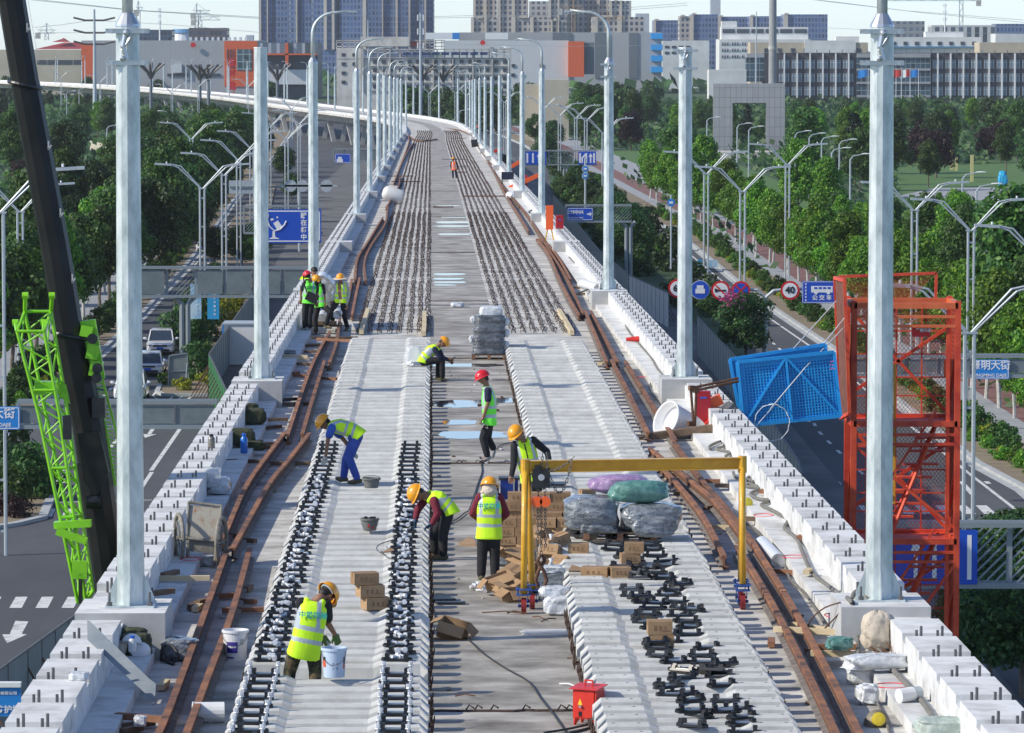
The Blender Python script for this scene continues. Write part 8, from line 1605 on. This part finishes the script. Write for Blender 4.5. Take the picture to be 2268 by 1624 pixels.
for i, (u0, u1, vt, d, m) in enumerate(((1048, 1100, -20, 2500, TWB), (1101, 1170, -30, 2480, TWB), (1172, 1215, 3, 2520, TWW), (1216, 1256, -30, 2460, TWB), (1257, 1300, -10, 2480, TWB), (1300, 1350, -8, 2500, TWB), (1350, 1398, 2, 2480, TWB), (1043, 1104, 40, 2350, TWB), (1132, 1219, 39, 2340, TWB), (1220, 1252, 45, 2330, TWB), (1311, 1427, 38, 2340, TWB))):
    B = bld(('tall beige and blue residential tower, %s of the cluster right of centre' if i < 7 else 'lower beige block in front of the residential towers, %s of four from the left') % ORD[i if i < 7 else i - 7], u0, u1, vt, d, 25, m, 'tower block', 'tower_block')
    if m is TWB:
        for f_ in (.02, .48): pbox(B, u0 + (u1 - u0) * f_, u0 + (u1 - u0) * (f_ + .09), vt - 1, 110, BEI, 'render_strip', 1, 1.2)
        pbox(B, u0 + (u1 - u0) * .2, u0 + (u1 - u0) * .4, vt - 4, vt + 1, BEI, 'roof_house', 1, 6)
for i, (u0, u1, vt, d, m) in enumerate(((1447, 1503, 45, 2700, TWM), (1505, 1530, 36, 2600, TWB), (1530, 1590, 32, 2600, TWM), (1590, 1660, 37, 2650, TWM), (1660, 1735, 36, 2600, TWM), (1735, 1833, 32, 2580, TWM))):
    B = bld('blue-grey slab block on the right skyline, %s from the left' % ORD[i], u0, u1, vt, d, 25, m, 'apartment block', 'apartment_block'); pbox(B, u0 + 3, u0 + 12, vt - 3, vt + 1, BEI, 'roof_house', 1, 6)
    if m is TWM: pbox(B, u0, u0 + (u1 - u0) * .1, vt, 110, BEI, 'render_strip', 1, 1.2)
for i, (u0, u1, vt, d, m) in enumerate(((1965, 2048, 47, 2300, facade('grey_office', (.26, .28, .29), (.10, .13, .17), 3.2, 3.4, .4, .45)), (2063, 2205, 56, 2200, facade('pale_office', (.50, .51, .50), (.08, .11, .15), 3.8, 9, .45, .2)), (2205, 2300, 53, 2350, TWM), (2205, 2300, 75, 1900, wallmat('white_render', (.55, .56, .55))))):
    bld('pale office block on the far right skyline, %s' % ('grey one with small windows', 'white one with tall vertical windows', 'blue one behind', 'low white one at the edge')[i], u0, u1, vt, d, 20, m, 'office block', 'office_block')
# scaffolded buildings, dome, haze-far blocks
SCF = facade('scaffold_net', (.055, .085, .13), (.03, .05, .09), 2.2, 3.2, .2, .3); SCR = facade('scaffold_net_brown', (.11, .085, .09), (.05, .06, .09), 2.2, 3.2, .2, .3)
bld('dark netted building under construction behind the near left pole', 307, 381, 66, 2500, 20, SCF, 'building site'); bld('dark brown netted building under construction left of the towers', 418, 503, 62, 2450, 20, SCR, 'building site')
t = thing('dome', 'blue and white dome between the two netted buildings', 'dome', A(404, 85, 2600)); b = MB(); b.lathe((0, 0, -8), [(7, 0), (8, 5), (6.5, 10), (5, 13)], 20); b.build('shell', WHTP, t); b = MB(); b.lathe((0, 0, 3), [(7, 0), (5.2, 2.2)], 20); b.build('crown_band', mat('dome_blue', (.10, .25, .42), .5), t)
for i, (u0, u1, vt, d) in enumerate(((1574, 1596, -6, 6500), (1408, 1438, 30, 6000), (545, 560, 78, 6000))): bld('very faint far tower on the horizon, %s' % ('tall one right of the tower cluster', 'beside the last block of the cluster', 'at far left of the big towers')[i], u0, u1, vt, d, 30, wallmat('far_grey', (.35, .38, .42)), 'tower block', 'tower_block')
# sheds and mid distance buildings
SHED = mat('ribbed_grey_cladding', (.33, .345, .355), .6, .0, c2=(.38, .395, .405), scale=8, stretch=(1, 1, .01), detail=2); SHEDW = mat('ribbed_white_cladding', (.52, .54, .55), .6, 0, c2=(.58, .60, .61), scale=6, stretch=(1, 1, .01), detail=2); SHEDD = mat('dark_cladding', (.14, .165, .19), .6, .1); OR = mat('orange_cladding', (.62, .10, .025), .6, c2=(.68, .13, .035), scale=3)
def P1(x, y): return P(1, x, y)
B = bld('low beige hall with red hipped roof at the far left', -30, P(1, 522, 0)[0], P(1, 0, 322)[1], 1750, 40, wallmat('beige_wall', (.42, .38, .29))); 
for k, (a, c) in enumerate(((240, 298), (305, 378), (380, 468), (475, 525))): pbox(B, P(1, a, 0)[0], P(1, c, 0)[0], P(1, 0, 388)[1], P(1, 0, 418)[1], GLASS, 'window', .1, .3)
b = MB(); p, q = A(*P(1, 215, 318), 1745) - V((B[1].x, 1750, 0)), A(*P(1, 540, 275), 1745) - V((B[1].x, 1750, 0)); b.add([(p.x, 0, p.z), (q.x, 0, p.z), (q.x - 3, 14, q.z), (p.x + 10, 14, q.z)], [(0, 1, 2, 3)]); p, q = A(*P(1, 335, 272), 1755) - V((B[1].x, 1750, 0)), A(*P(1, 455, 247), 1755) - V((B[1].x, 1750, 0)); b.add([(p.x, 5, p.z), (q.x, 5, p.z), (q.x - 4, 12, q.z), (p.x + 4, 12, q.z)], [(0, 1, 2, 3)]); b.build('roof', mat('red_roof', (.30, .04, .035), .7), B[0])
B = bld('long grey industrial shed with orange end panels left of centre', P(1, 525, 0)[0], P(1, 1660, 0)[0], P(1, 0, 262)[1], 1650, 60, SHED, 'industrial shed', 'shed'); pbox(B, P(1, 525, 0)[0], P(1, 605, 0)[0], P(1, 0, 280)[1], P(1, 0, 545)[1], OR, 'orange_panel'); pbox(B, P(1, 1448, 0)[0], P(1, 1662, 0)[0], P(1, 0, 265)[1], P(1, 0, 560)[1], OR, 'orange_panel'); pbox(B, P(1, 1528, 0)[0], P(1, 1625, 0)[0], P(1, 0, 318)[1], P(1, 0, 455)[1], facade('shed_glazing', (.3, .4, .42), (.05, .10, .12), 2.2, 2.6, .12, .12), 'glazing', .5, .5)
for x in (1466, 1485, 1504): pbox(B, P(1, x, 0)[0], P(1, x + 7, 0)[0], P(1, 0, 318)[1], P(1, 0, 440)[1], GLASS, 'slit_window', .5, .5)
for a, c in ((1080, 1215), (1290, 1350), (1352, 1420)): pbox(B, P(1, a, 0)[0], P(1, c, 0)[0], P(1, 0, 475)[1], P(1, 0, 493)[1], GLASS, 'window', .4, .5)
pbox(B, P(1, 1120, 0)[0], P(1, 1175, 0)[0], P(1, 0, 415)[1], P(1, 0, 470)[1], SHEDW, 'service_box', 1.5, 2); b = MB(); c = A(*P(1, 1247, 290), 1649) - V((B[1].x, 1650, 0)); b.tube([c, c + V((0, -.5, 0))], .9, 16); b.build('round_badge', SIGNR, B[0])
for k in range(12): pbox(B, P(1, 1180 + 36 * k, 0)[0], P(1, 1195 + 36 * k, 0)[0], P(1, 0, 240)[1], P(1, 0, 262)[1], SHEDW, 'roof_vent', -4, 3)
B = bld('canopied hall with white blinds and red beam beside the orange façade', P(1, 1662, 0)[0], P(1, 2050, 0)[0], P(1, 0, 275)[1], 1640, 40, mat('hall_dark', (.05, .065, .09), .5)); pbox(B, P(1, 1665, 0)[0], P(1, 2050, 0)[0], P(1, 0, 278)[1], P(1, 0, 345)[1], facade('blinds', (.35, .40, .45), (.12, .16, .2), 3, 40, .35, 0), 'blinds', 4, 3); pbox(B, P(1, 1665, 0)[0], P(1, 2050, 0)[0], P(1, 0, 346)[1], P(1, 0, 356)[1], OR, 'beam', 5, 5); pbox(B, P(1, 1845, 0)[0], P(1, 1865, 0)[0], P(1, 0, 280)[1], P(1, 0, 440)[1], OR, 'column', 5, 3); pbox(B, P(1, 1700, 0)[0], P(1, 2045, 0)[0], P(1, 0, 450)[1], P(1, 0, 545)[1], SHEDW, 'lower_wall', 3, 2)
B = bld('white industrial shed with orange tower panel right of centre', P(2, 690, 0)[0], P(2, 1500, 0)[0], P(2, 0, 262)[1], 1600, 60, SHEDW, 'industrial shed', 'shed'); pbox(B, P(2, 1495, 0)[0], P(2, 1597, 0)[0], P(2, 0, 268)[1], P(2, 0, 497)[1], OR, 'orange_panel', 3, 5); pbox(B, P(2, 1597, 0)[0], P(2, 1664, 0)[0], P(2, 0, 275)[1], P(2, 0, 480)[1], SHEDD, 'grey_panel', 1, 8)
for x, y in ((1130, 420), (1312, 420), (1128, 480), (1185, 480)): pbox(B, P(2, x, 0)[0], P(2, x + 22, 0)[0], P(2, 0, y)[1] - 2, P(2, 0, y)[1] + 5, GLASS, 'window', .3, .5)
c = A(*P(2, 944, 277), 1599) - V((B[1].x, 1600, 0)); b = MB(); b.tube([c, c + V((0, -.5, 0))], .9, 16); b.build('round_badge', SIGNR, B[0])
B = bld('large grey and dark banded shed with blue stair at its right end', P(2, 790, 0)[0], P(2, 2100, 0)[0], P(2, 0, 210)[1], 1800, 60, SHED, 'industrial shed', 'shed')
for a, c in ((1395, 1500), (1500, 1515), (1668, 1760), (1888, 1945)): pbox(B, P(2, a, 0)[0], P(2, c, 0)[0], P(2, 0, 212)[1], P(2, 0, 505)[1], SHEDD, 'dark_band', .4, .5)
for k in range(4): pbox(B, P(2, 2030, 0)[0], P(2, 2104, 0)[0], P(2, 0, 215 + 72 * k)[1], P(2, 0, 252 + 72 * k)[1], BLUP, 'stair_flight', 2, 3)
for a, c, m in ((576, 745, WHTP), (748, 795, SIGNL), (960, 1108, WHTP)): pbox(B, P(2, a, 0)[0], P(2, c, 0)[0], P(2, 0, 212)[1], P(2, 0, 255)[1], m, 'roof_panel', 6, 3)
# old concrete dormitory
OLD = wallmat('old_concrete', (.44, .43, .39), .25, .3); OLDD = wallmat('old_concrete_dark', (.34, .335, .31), .25, .3)  # second material: a darker old-concrete tone for pilasters, bands and frames
B = bld('old concrete factory block with open roof frames and window rows in the centre background', P(2, 0, 0)[0], P(2, 1128, 0)[0], P(2, 0, 372)[1], 1250, 18, OLD, 'factory building'); D_ = 1250
wins(B, P(2, 220, 0)[0], P(2, 1115, 0)[0], P(2, 0, 372)[1], P(2, 0, 585)[1], 16, 4, .45, .45, None)
wins(B, P(2, 10, 0)[0], P(2, 150, 0)[0], P(2, 0, 325)[1], P(2, 0, 560)[1], 2, 4, .35, .35, None)
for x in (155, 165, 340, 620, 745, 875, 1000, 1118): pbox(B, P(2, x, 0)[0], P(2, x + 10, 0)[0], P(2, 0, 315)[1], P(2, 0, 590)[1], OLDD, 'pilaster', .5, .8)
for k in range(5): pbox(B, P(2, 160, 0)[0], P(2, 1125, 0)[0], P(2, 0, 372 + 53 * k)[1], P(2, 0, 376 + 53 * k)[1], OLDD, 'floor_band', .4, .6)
b = MB(); W0 = V((B[1].x, D_, 0))
for x in range(170, 1130, 48): b.beam(A(*P(2, x, 320), D_) - W0, A(*P(2, x, 375), D_) - W0, .35)
for y in (320, 338): b.beam(A(*P(2, 165, y), D_) - W0, A(*P(2, 1125, y), D_) - W0, .35); b.beam(A(*P(2, 165, y), D_ + 8) - W0, A(*P(2, 1125, y), D_ + 8) - W0, .35)
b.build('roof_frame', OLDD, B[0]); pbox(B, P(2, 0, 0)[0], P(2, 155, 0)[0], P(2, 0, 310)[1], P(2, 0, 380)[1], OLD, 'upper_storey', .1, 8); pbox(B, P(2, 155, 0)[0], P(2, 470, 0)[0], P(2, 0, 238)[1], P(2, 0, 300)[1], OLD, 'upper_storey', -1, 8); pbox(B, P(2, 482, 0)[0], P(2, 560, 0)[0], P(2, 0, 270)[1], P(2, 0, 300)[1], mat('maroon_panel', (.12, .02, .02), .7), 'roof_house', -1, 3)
b = MB()
for x in range(0, 700, 40): b.beam(A(*P(2, x, 262), D_ + 3) - W0, A(*P(2, x, 318), D_ + 3) - W0, .25)
for y in (262, 275, 300): b.beam(A(*P(2, 0, y), D_ + 3) - W0, A(*P(2, 700, y), D_ + 3) - W0, .25)
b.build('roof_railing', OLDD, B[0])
for k in range(9): pbox(B, P(2, 430 + 62 * k, 0)[0], P(2, 480 + 62 * k, 0)[0], P(2, 0, 338)[1], P(2, 0, 356)[1], mat('solar_blue', (.02, .05, .14), .3), 'solar_heater', 1, 1)
B = bld('low beige pump house half buried in the trees right of the old block', P(2, 1330, 0)[0], P(2, 1500, 0)[0], P(2, 0, 515)[1], 960, 10, wallmat('beige_wall2', (.40, .37, .29))); B = bld('long low beige wall left of the pump house', P(2, 1185, 0)[0], P(2, 1345, 0)[0], P(2, 0, 545)[1], 965, 6, MATS['beige_wall2'])
# right: white stepped building, annexes, brick office
WH = wallmat('white_wall', (.56, .57, .55)); TAN = wallmat('tan_wall', (.42, .36, .27))
B = bld('white stepped building with ribbon windows behind the concrete mast', P(3, 300, 0)[0], P(3, 888, 0)[0], P(3, 0, 255)[1], 1750, 30, WH, 'building'); pbox(B, P(3, 318, 0)[0], P(3, 880, 0)[0], P(3, 0, 175)[1], P(3, 0, 256)[1], WH, 'top_storey', -6, 14); pbox(B, P(3, 322, 0)[0], P(3, 420, 0)[0], P(3, 0, 137)[1], P(3, 0, 176)[1], WH, 'roof_house', -8, 8)
for k in range(6): pbox(B, P(3, 325 + 93 * k, 0)[0], P(3, 405 + 93 * k, 0)[0], P(3, 0, 188)[1], P(3, 0, 215)[1], GLASS, 'window', -5.8, .5)
wins(B, P(3, 305, 0)[0], P(3, 500, 0)[0], P(3, 0, 262)[1], P(3, 0, 385)[1], 3, 3, .75, .4, SIGNW)
B = bld('long tan and white workshop row behind the brick office, left part', P(3, 500, 0)[0], P(3, 1260, 0)[0], P(3, 0, 275)[1], 1650, 20, TAN, 'workshop'); wins(B, P(3, 560, 0)[0], P(3, 1240, 0)[0], P(3, 0, 300)[1], P(3, 0, 350)[1], 8, 1, .3, .5, None); pbox(B, P(3, 850, 0)[0], P(3, 1180, 0)[0], P(3, 0, 262)[1], P(3, 0, 345)[1], WH, 'white_bay', .5, 2); pbox(B, P(3, 1060, 0)[0], P(3, 1210, 0)[0], P(3, 0, 236)[1], P(3, 0, 275)[1], WH, 'upper_storey', -6, 8)
B = bld('long pale workshop row behind the brick office, right part', P(3, 1380, 0)[0], P(3, 1990, 0)[0], P(3, 0, 240)[1], 1660, 20, WH, 'workshop'); wins(B, P(3, 1390, 0)[0], P(3, 1980, 0)[0], P(3, 0, 262)[1], P(3, 0, 300)[1], 8, 1, .35, .6, None); pbox(B, P(3, 1380, 0)[0], P(3, 1980, 0)[0], P(3, 0, 300)[1], P(3, 0, 313)[1], SIGNL if False else mat('blue_eaves', (.08, .20, .32), .5), 'eaves', 1, 3); pbox(B, P(3, 1640, 0)[0], P(3, 1885, 0)[0], P(3, 0, 205)[1], P(3, 0, 262)[1], WH, 'upper_storey', -6, 8)
B = bld('tan workshop at the far right behind the brick office', P(3, 1980, 0)[0], 2310, P(3, 0, 275)[1], 1640, 20, TAN, 'workshop')
BRK = mat('dark_brick', (.050, .048, .056), .8, c2=(.075, .07, .08), scale=2); 
D_ = 1500; OGL = mat('office_pane', (.10, .14, .19), .25, c2=(.16, .21, .26), scale=.4)
B = bld('dark brick office block with white fins and a glazed centre', P(3, 590, 0)[0], 2320, P(3, 0, 342)[1], D_, 16, BRK, 'office building', 'office_building')
cols = list(range(718, 1170, 82)); xs2 = [676 + 82.5 * i for i in range(7)]
wm = None
for (xa, n) in ((676, 6), (1668, 8)):
    wins(B, P(3, xa, 0)[0], P(3, xa + 82.5 * n, 0)[0], P(3, 0, 372)[1], P(3, 0, 632)[1], n, 3, .74, .66, LAMPG, OGL)
for x in list(range(718, 1180, 83)) + list(range(1708, 2266, 83)): pbox(B, P(3, x - 3, 0)[0], P(3, x + 4, 0)[0], P(3, 0, 345)[1], P(3, 0, 635)[1], WHTP, 'fin', .8, .9)
pbox(B, P(3, 1185, 0)[0], P(3, 1660, 0)[0], P(3, 0, 345)[1], P(3, 0, 650)[1], facade('office_glass', (.22, .26, .28), (.035, .07, .10), 1.6, 2.2, .12, .12), 'glazed_centre', 1, 2); pbox(B, P(3, 1185, 0)[0], P(3, 1660, 0)[0], P(3, 0, 345)[1], P(3, 0, 372)[1], GR and wallmat('grey_frieze', (.30, .31, .32)), 'frieze', 1.5, 1)
for k in range(3): pbox(B, P(3, 1185, 0)[0], P(3, 1660, 0)[0], P(3, 0, 442 + 86 * k)[1], P(3, 0, 456 + 86 * k)[1], MATS['grey_frieze'], 'floor_band', 1.4, 1)
pbox(B, P(3, 475, 0)[0], P(3, 590, 0)[0], P(3, 0, 370)[1], P(3, 0, 528)[1], MATS['office_glass'], 'glazed_annex', .0, 8); pbox(B, P(3, 475, 0)[0], P(3, 590, 0)[0], P(3, 0, 346)[1], P(3, 0, 372)[1], MATS['grey_frieze'], 'annex_frieze', .2, 8)
for x in range(680, 2260, 82): pbox(B, P(3, x, 0)[0], P(3, x + 5, 0)[0], P(3, 0, 322)[1], P(3, 0, 345)[1], SHEDD, 'roof_post', .5, .5)
bld('plain white low building left of the glazed annex', P(3, 232, 0)[0], P(3, 474, 0)[0], P(3, 0, 452)[1], 1480, 12, WH, 'building'); bld('low white roofs at the left of the right-hand trees', P(3, 0, 0)[0], P(3, 235, 0)[0], P(3, 0, 262)[1], 2000, 12, WH, 'building'); B = bld('pale wall with strip windows behind the second right pole', P(2, 2104, 0)[0], P(2, 2300, 0)[0], P(2, 0, 265)[1], 1950, 12, WH, 'building'); wins(B, P(2, 2110, 0)[0], P(2, 2290, 0)[0], P(2, 0, 285)[1], P(2, 0, 360)[1], 4, 2, .6, .4, None)
for i, (x, m1_, ) in enumerate(((1240, SIGNL), (1420, REDP), (1455, REDP), (1510, WHTP), (1565, SIGNL))):
    t = thing('flag_pole', 'flag on a thin white pole before the glazed office centre, %s from the left' % ORD[i], 'flag', A(*P(3, x + 20, 640), 1440)); b = MB(); b.tube([(0, 0, 0), (0, 0, 9.5)], .09, 5); b.build('pole', WHTP, t); b = MB()
    for k in range(5): b.add([(-3.2 * k / 5, -.2 * math.sin(k), 9.3 - .5 * k / 5), (-3.2 * (k + 1) / 5, -.2 * math.sin(k + 1), 9.3 - .5 * (k + 1) / 5), (-3.2 * (k + 1) / 5, -.2 * math.sin(k + 1), 7.2 - .9 * (k + 1) / 5), (-3.2 * k / 5, -.2 * math.sin(k), 7.2 - .9 * k / 5)], [(0, 1, 2, 3)], 1 if i == 3 and k < 2 else 0)
    b.build('cloth', [m1_, REDP], t)
# square monument arch
D_ = 830; c0, c1 = A(*P(3, 263, 540), D_), A(*P(3, 722, 945), D_); i0, i1 = A(*P(3, 385, 665), D_), A(*P(3, 602, 945), D_); TILE = facade('tile_cladding', (.20, .205, .21), (.36, .36, .37), 1.0, .88 * 2, .08, .05, .05)
nt = TILE.node_tree
t = thing('monument_arch', 'square grey tiled monument arch among the trees', 'monument', (c0.x, D_, 0)); w_, h_ = c1.x - c0.x, c0.z; ix0, ix1, iz = i0.x - c0.x, i1.x - c0.x, i0.z
for x0, x1, z0, z1, nm in ((0, ix0, 0, h_, 'pillar'), (ix1, w_, 0, h_, 'pillar'), (ix0, ix1, iz, h_, 'lintel')): b = MB(); b.box(((x0 + x1) / 2, 1.2, (z0 + z1) / 2), (x1 - x0, 2.4, z1 - z0)); b.build(nm, TILE, t)
p, q = A(*P(3, 200, 920), 800) - V((c0.x, D_, 0)), A(*P(3, 262, 975), 800) - V((c0.x, D_, 0)); b = MB(); b.box((3.0, -20, .7), (14, 12, 1.4)); b.build('plinth', wallmat('plinth_stone', (.42, .40, .36)), t)
# masts, pylons, wires, cranes
t = thing('concrete_mast', 'thick grey concrete mast rising behind the monument arch', 'mast', A(*P(3, 643, 535), 1400)); b = MB(); b.tube([(0, 0, -5), (0, 0, 75)], [1.25, .95], 14); b.build('shaft', mat('mast_grey', (.26, .27, .27), .8, c2=(.33, .34, .34), scale=.2), t); b = MB(); [b.tube([(0, 0, z), (0, 0, z + 1)], 1.35, 14) for z in (10, 55)]; b.build('ring_band', OLDD, t)
for i, (c, x, y0, y1, r, d_, lab) in enumerate(((3, 537, 75, 530, .3, 1400, 'thin grey pole left of the concrete mast'), (1, 612, 60, 670, .5, 1000, 'tall steel power pole with small crossarms at the left'), (2, 543, 85, 780, .42, 1000, 'grey telecom monopole with antennas in front of the old block'), (2, 204, 130, 300, .3, 1500, 'thin pole on the roof of the old block'), (1, 1032, 50, 250, .5, 2200, 'thin telecom mast left of the netted buildings'), (3, 1755, 20, 240, .45, 2000, 'thin telecom mast on the right skyline'))):
    p, q = A(*P(c, x, y1), d_), A(*P(c, x, y0), d_); h_ = q.z - p.z; t = thing('power_pole' if i in (1,) else 'mast', lab, 'mast', p); b = MB(); b.tube([(0, 0, -4), (0, 0, h_)], [r, r * .45], 8); b.build('shaft', LAMPG if i not in (4, 5) else WHTP, t)
    if i == 1:
        for y in (132, 212, 285): z = A(*P(c, x, y), d_).z - p.z; b = MB(); b.tube([(-4.5, 0, z + .6), (-2, 0, z), (2, 0, z), (4.5, 0, z + .6)], .22, 5); b.build('crossarm', BOLTD, t)
    elif i in (2, 4, 5):
        for k, z in enumerate((h_ - 1, h_ - 4, h_ - 7)): b = MB(); [b.box((sx * .6, 0, z), (.3, .3, 1.3)) for sx in (-1, 0, 1)]; b.build('antenna', WHTP, t)
wi = 0
for pts, r, d_ in (([P(1, 160, -5), P(1, 800, 62), P(1, 1680, 112)], .09, 1100), ([P(1, 220, -5), P(1, 900, 70), P(1, 1680, 120)], .09, 1100), ([P(1, 220, 178), P(1, 400, 160), P(1, 575, 134)], .07, 1000), ([P(1, 240, 212), P(1, 575, 212)], .06, 1000), ([P(1, 650, 134), P(1, 1100, 160), P(1, 1680, 210)], .06, 1000), ([P(2, 620, 108), P(2, 900, 100), P(2, 1500, 80), P(2, 2266, 20)], .08, 1300), ([P(2, 620, 118), P(2, 1400, 100), P(2, 2266, 35)], .08, 1300), ([P(3, 870, -5), P(3, 1500, 70), P(3, 2266, 130)], .08, 1300), ([P(3, 900, -5), P(3, 1600, 82), P(3, 2266, 145)], .08, 1300), ([P(3, 1000, 180), P(3, 1500, 205), P(3, 2266, 220)], .06, 1400), ([P(1, 180, -5), P(1, 210, 180), P(1, 250, 400)], .02, 300), ([P(2, 560, 280), P(2, 1500, 300), P(2, 2266, 290)], .05, 1200)):
    q = [A(u, v, d_) for u, v in pts]; b = MB(); b.tube([p - q[0] for p in q], r * .7, 4); wi += 1; tag(b.build('overhead_wire', LAMPG, None, q[0]), 'thin overhead wire crossing the sky or skyline', 'overhead wire', 'overhead wires')
for i, (c, x, y0, y1, jl, jr, col) in enumerate(((1, 893, 70, 195, 15, 30, LAMPG), (1, 1270, 88, 185, 25, 85, LAMPG), (1, 1292, 130, 185, 45, 130, LAMPG), (1, 302, 215, 260, 60, 55, LAMPG), (3, 1860, 5, 165, 500, 118, mat('pale_crane', (.25, .36, .38), .6)), (2, 1528, 60, 210, 90, 70, mat('tan_crane', (.45, .30, .18), .6)), (2, 1750, 130, 205, 90, 110, MATS['tan_crane']))):
    d_ = 2300; px = .343 / (F / d_); p, q = A(*P(c, x, y1), d_), A(*P(c, x, y0), d_); h_ = q.z - p.z; t = thing('tower_crane', 'distant tower crane on the skyline, %s' % ('behind the netted building at left', 'over the brown netted building, larger one', 'over the brown netted building, smaller one', 'small one at the far left', 'pale one at the top right with a long jib', 'tan one in front of the tower cluster', 'small tan one in front of the right tower blocks')[i], 'tower crane', p)
    b = MB(); W2 = .9
    for sx in (-1, 1): b.beam((sx * W2, 0, 0), (sx * W2, 0, h_), .35)
    n = max(3, int(h_ / 3)); [b.beam((-W2 * (-1)**k, 0, h_ * k / n), (W2 * (-1)**k, 0, h_ * (k + 1) / n), .25) for k in range(n)]; b.build('mast', col, t)
    b = MB(); a_, c_ = -jl * px, jr * px; [b.beam((a_, 0, h_ + z), (c_, 0, h_ + z), .3) for z in (0, 1.6)]; n = max(3, int((c_ - a_) / 3)); [b.beam((a_ + (c_ - a_) * k / n, 0, h_ + 1.6 * (k % 2)), (a_ + (c_ - a_) * (k + 1) / n, 0, h_ + 1.6 * ((k + 1) % 2)), .22) for k in range(n)]; b.build('jib', col, t); b = MB(); b.beam((0, 0, h_), (0, 0, h_ + 5), .5); b.beam((0, 0, h_ + 5), (c_ * .7, 0, h_ + 1.6), .15); b.beam((0, 0, h_ + 5), (a_ * .8, 0, h_ + 1.6), .15); b.build('apex', col, t); b = MB(); b.box(((c_ if i == 4 else a_) * .95, 0, h_ - 1.2), (2.5, 1.5, 3)); b.build('counterweight', OLDD, t)
for i, (c, x, y) in enumerate(((1, 973, 410), (1, 1290, 420), (1, 1345, 420), (2, 555, 420), (2, 690, 425), (1, 1790, 420))):
    t = thing('mast_light', 'dark flower-shaped light mast against the sheds, %s from the left' % ORD[(0, 1, 2, 4, 5, 3)[i]], 'light mast', (A(*P(c, x, y), 1150).x, 1150, 0), 0, 'flower-shaped light masts'); H_ = A(*P(c, x, y), 1150).z; b = MB(); b.tube([(0, 0, 0), (0, 0, H_ - 3.5)], [.5, .35], 8); b.build('post', SHEDD, t)
    for k in range(8): a = 2 * PI * k / 8; b = MB(); b.tube([(0, 0, H_ - 4), (1.1 * math.cos(a), 1.1 * math.sin(a), H_ - 2), (3.4 * math.cos(a), 3.4 * math.sin(a), H_)], .28, 5); b.build('petal_arm', BOLTD, t)
for i, (x, y, h_) in enumerate(((1800, 1100, 3.4), (1830, 1105, 2.2), (1930, 1175, 4.0))): b = MB(); b.box((0, 0, h_ / 2), (.45, .45, h_)); tag(b.build('pillar', mat('yellow_stone', (.55, .50, .22), .7), None, G(*P(3, x, y))), 'slim yellow stone pillar on the park lawn, %s from the left' % ORD[i], 'pillar')
bag(G(*P(3, 2128, 1215)), (.6, .5, 1.2), mat('bright_blue_tarp', (.02, .35, .62), .5), 'bright blue tarpaulin-wrapped statue on the plaza at right', 'wrapped statue', 'wrapped_statue', 91, sq=.7, wr=.25)
t = thing('perimeter_wall', 'pale curved boundary wall among the trees at the left', 'wall', G(*P(1, 660, 1010))); b = MB(); q = [G(*P(1, x, y)) - G(*P(1, 660, 1010)) for x, y in ((585, 985), (640, 1000), (690, 1015), (745, 1040))]
for a, c in zip(q, q[1:]): b.beam(a + V((0, 0, 1.1)), c + V((0, 0, 1.1)), .25, 2.2)
b.build('wall_body', wallmat('beige_wall3', (.40, .36, .28)), t)
t = thing('red_writing_mast', 'white mast with red hanging characters beside the far viaduct', 'mast', G(*P(1, 1498, 720))); b = MB(); b.beam((-.6, 0, 0), (-.6, 0, 18), .2); b.beam((.6, 0, 0), (.6, 0, 18), .2); b.build('post', mat('mast_red', (.5, .04, .03), .6), t)
for k, ch in enumerate('高压危险'): text(ch, 2.6, SIGNR, t, (0, -.4, 14 - 3.3 * k), bold=.05)
# ---------------------------------------------------------------- air
hz = bpy.data.materials.new('haze_air'); hz.use_nodes = True; n_ = hz.node_tree; n_.nodes.remove(n_.nodes['Principled BSDF']); vp = n_.nodes.new('ShaderNodeVolumePrincipled'); vp.inputs['Color'].default_value = (.92, .96, 1, 1); vp.inputs['Density'].default_value = .00005; L(n_, vp.outputs[0], n_.nodes['Material Output'].inputs['Volume'])
b = MB(); b.box((0, 3900, 84), (3600, 8400, 170)); tag(b.build('haze', hz), kind='stuff')
for o in list(bpy.data.objects):
    if o.name.startswith('speck'): bpy.data.objects.remove(o)
bpy.data.scenes.remove(TMP)
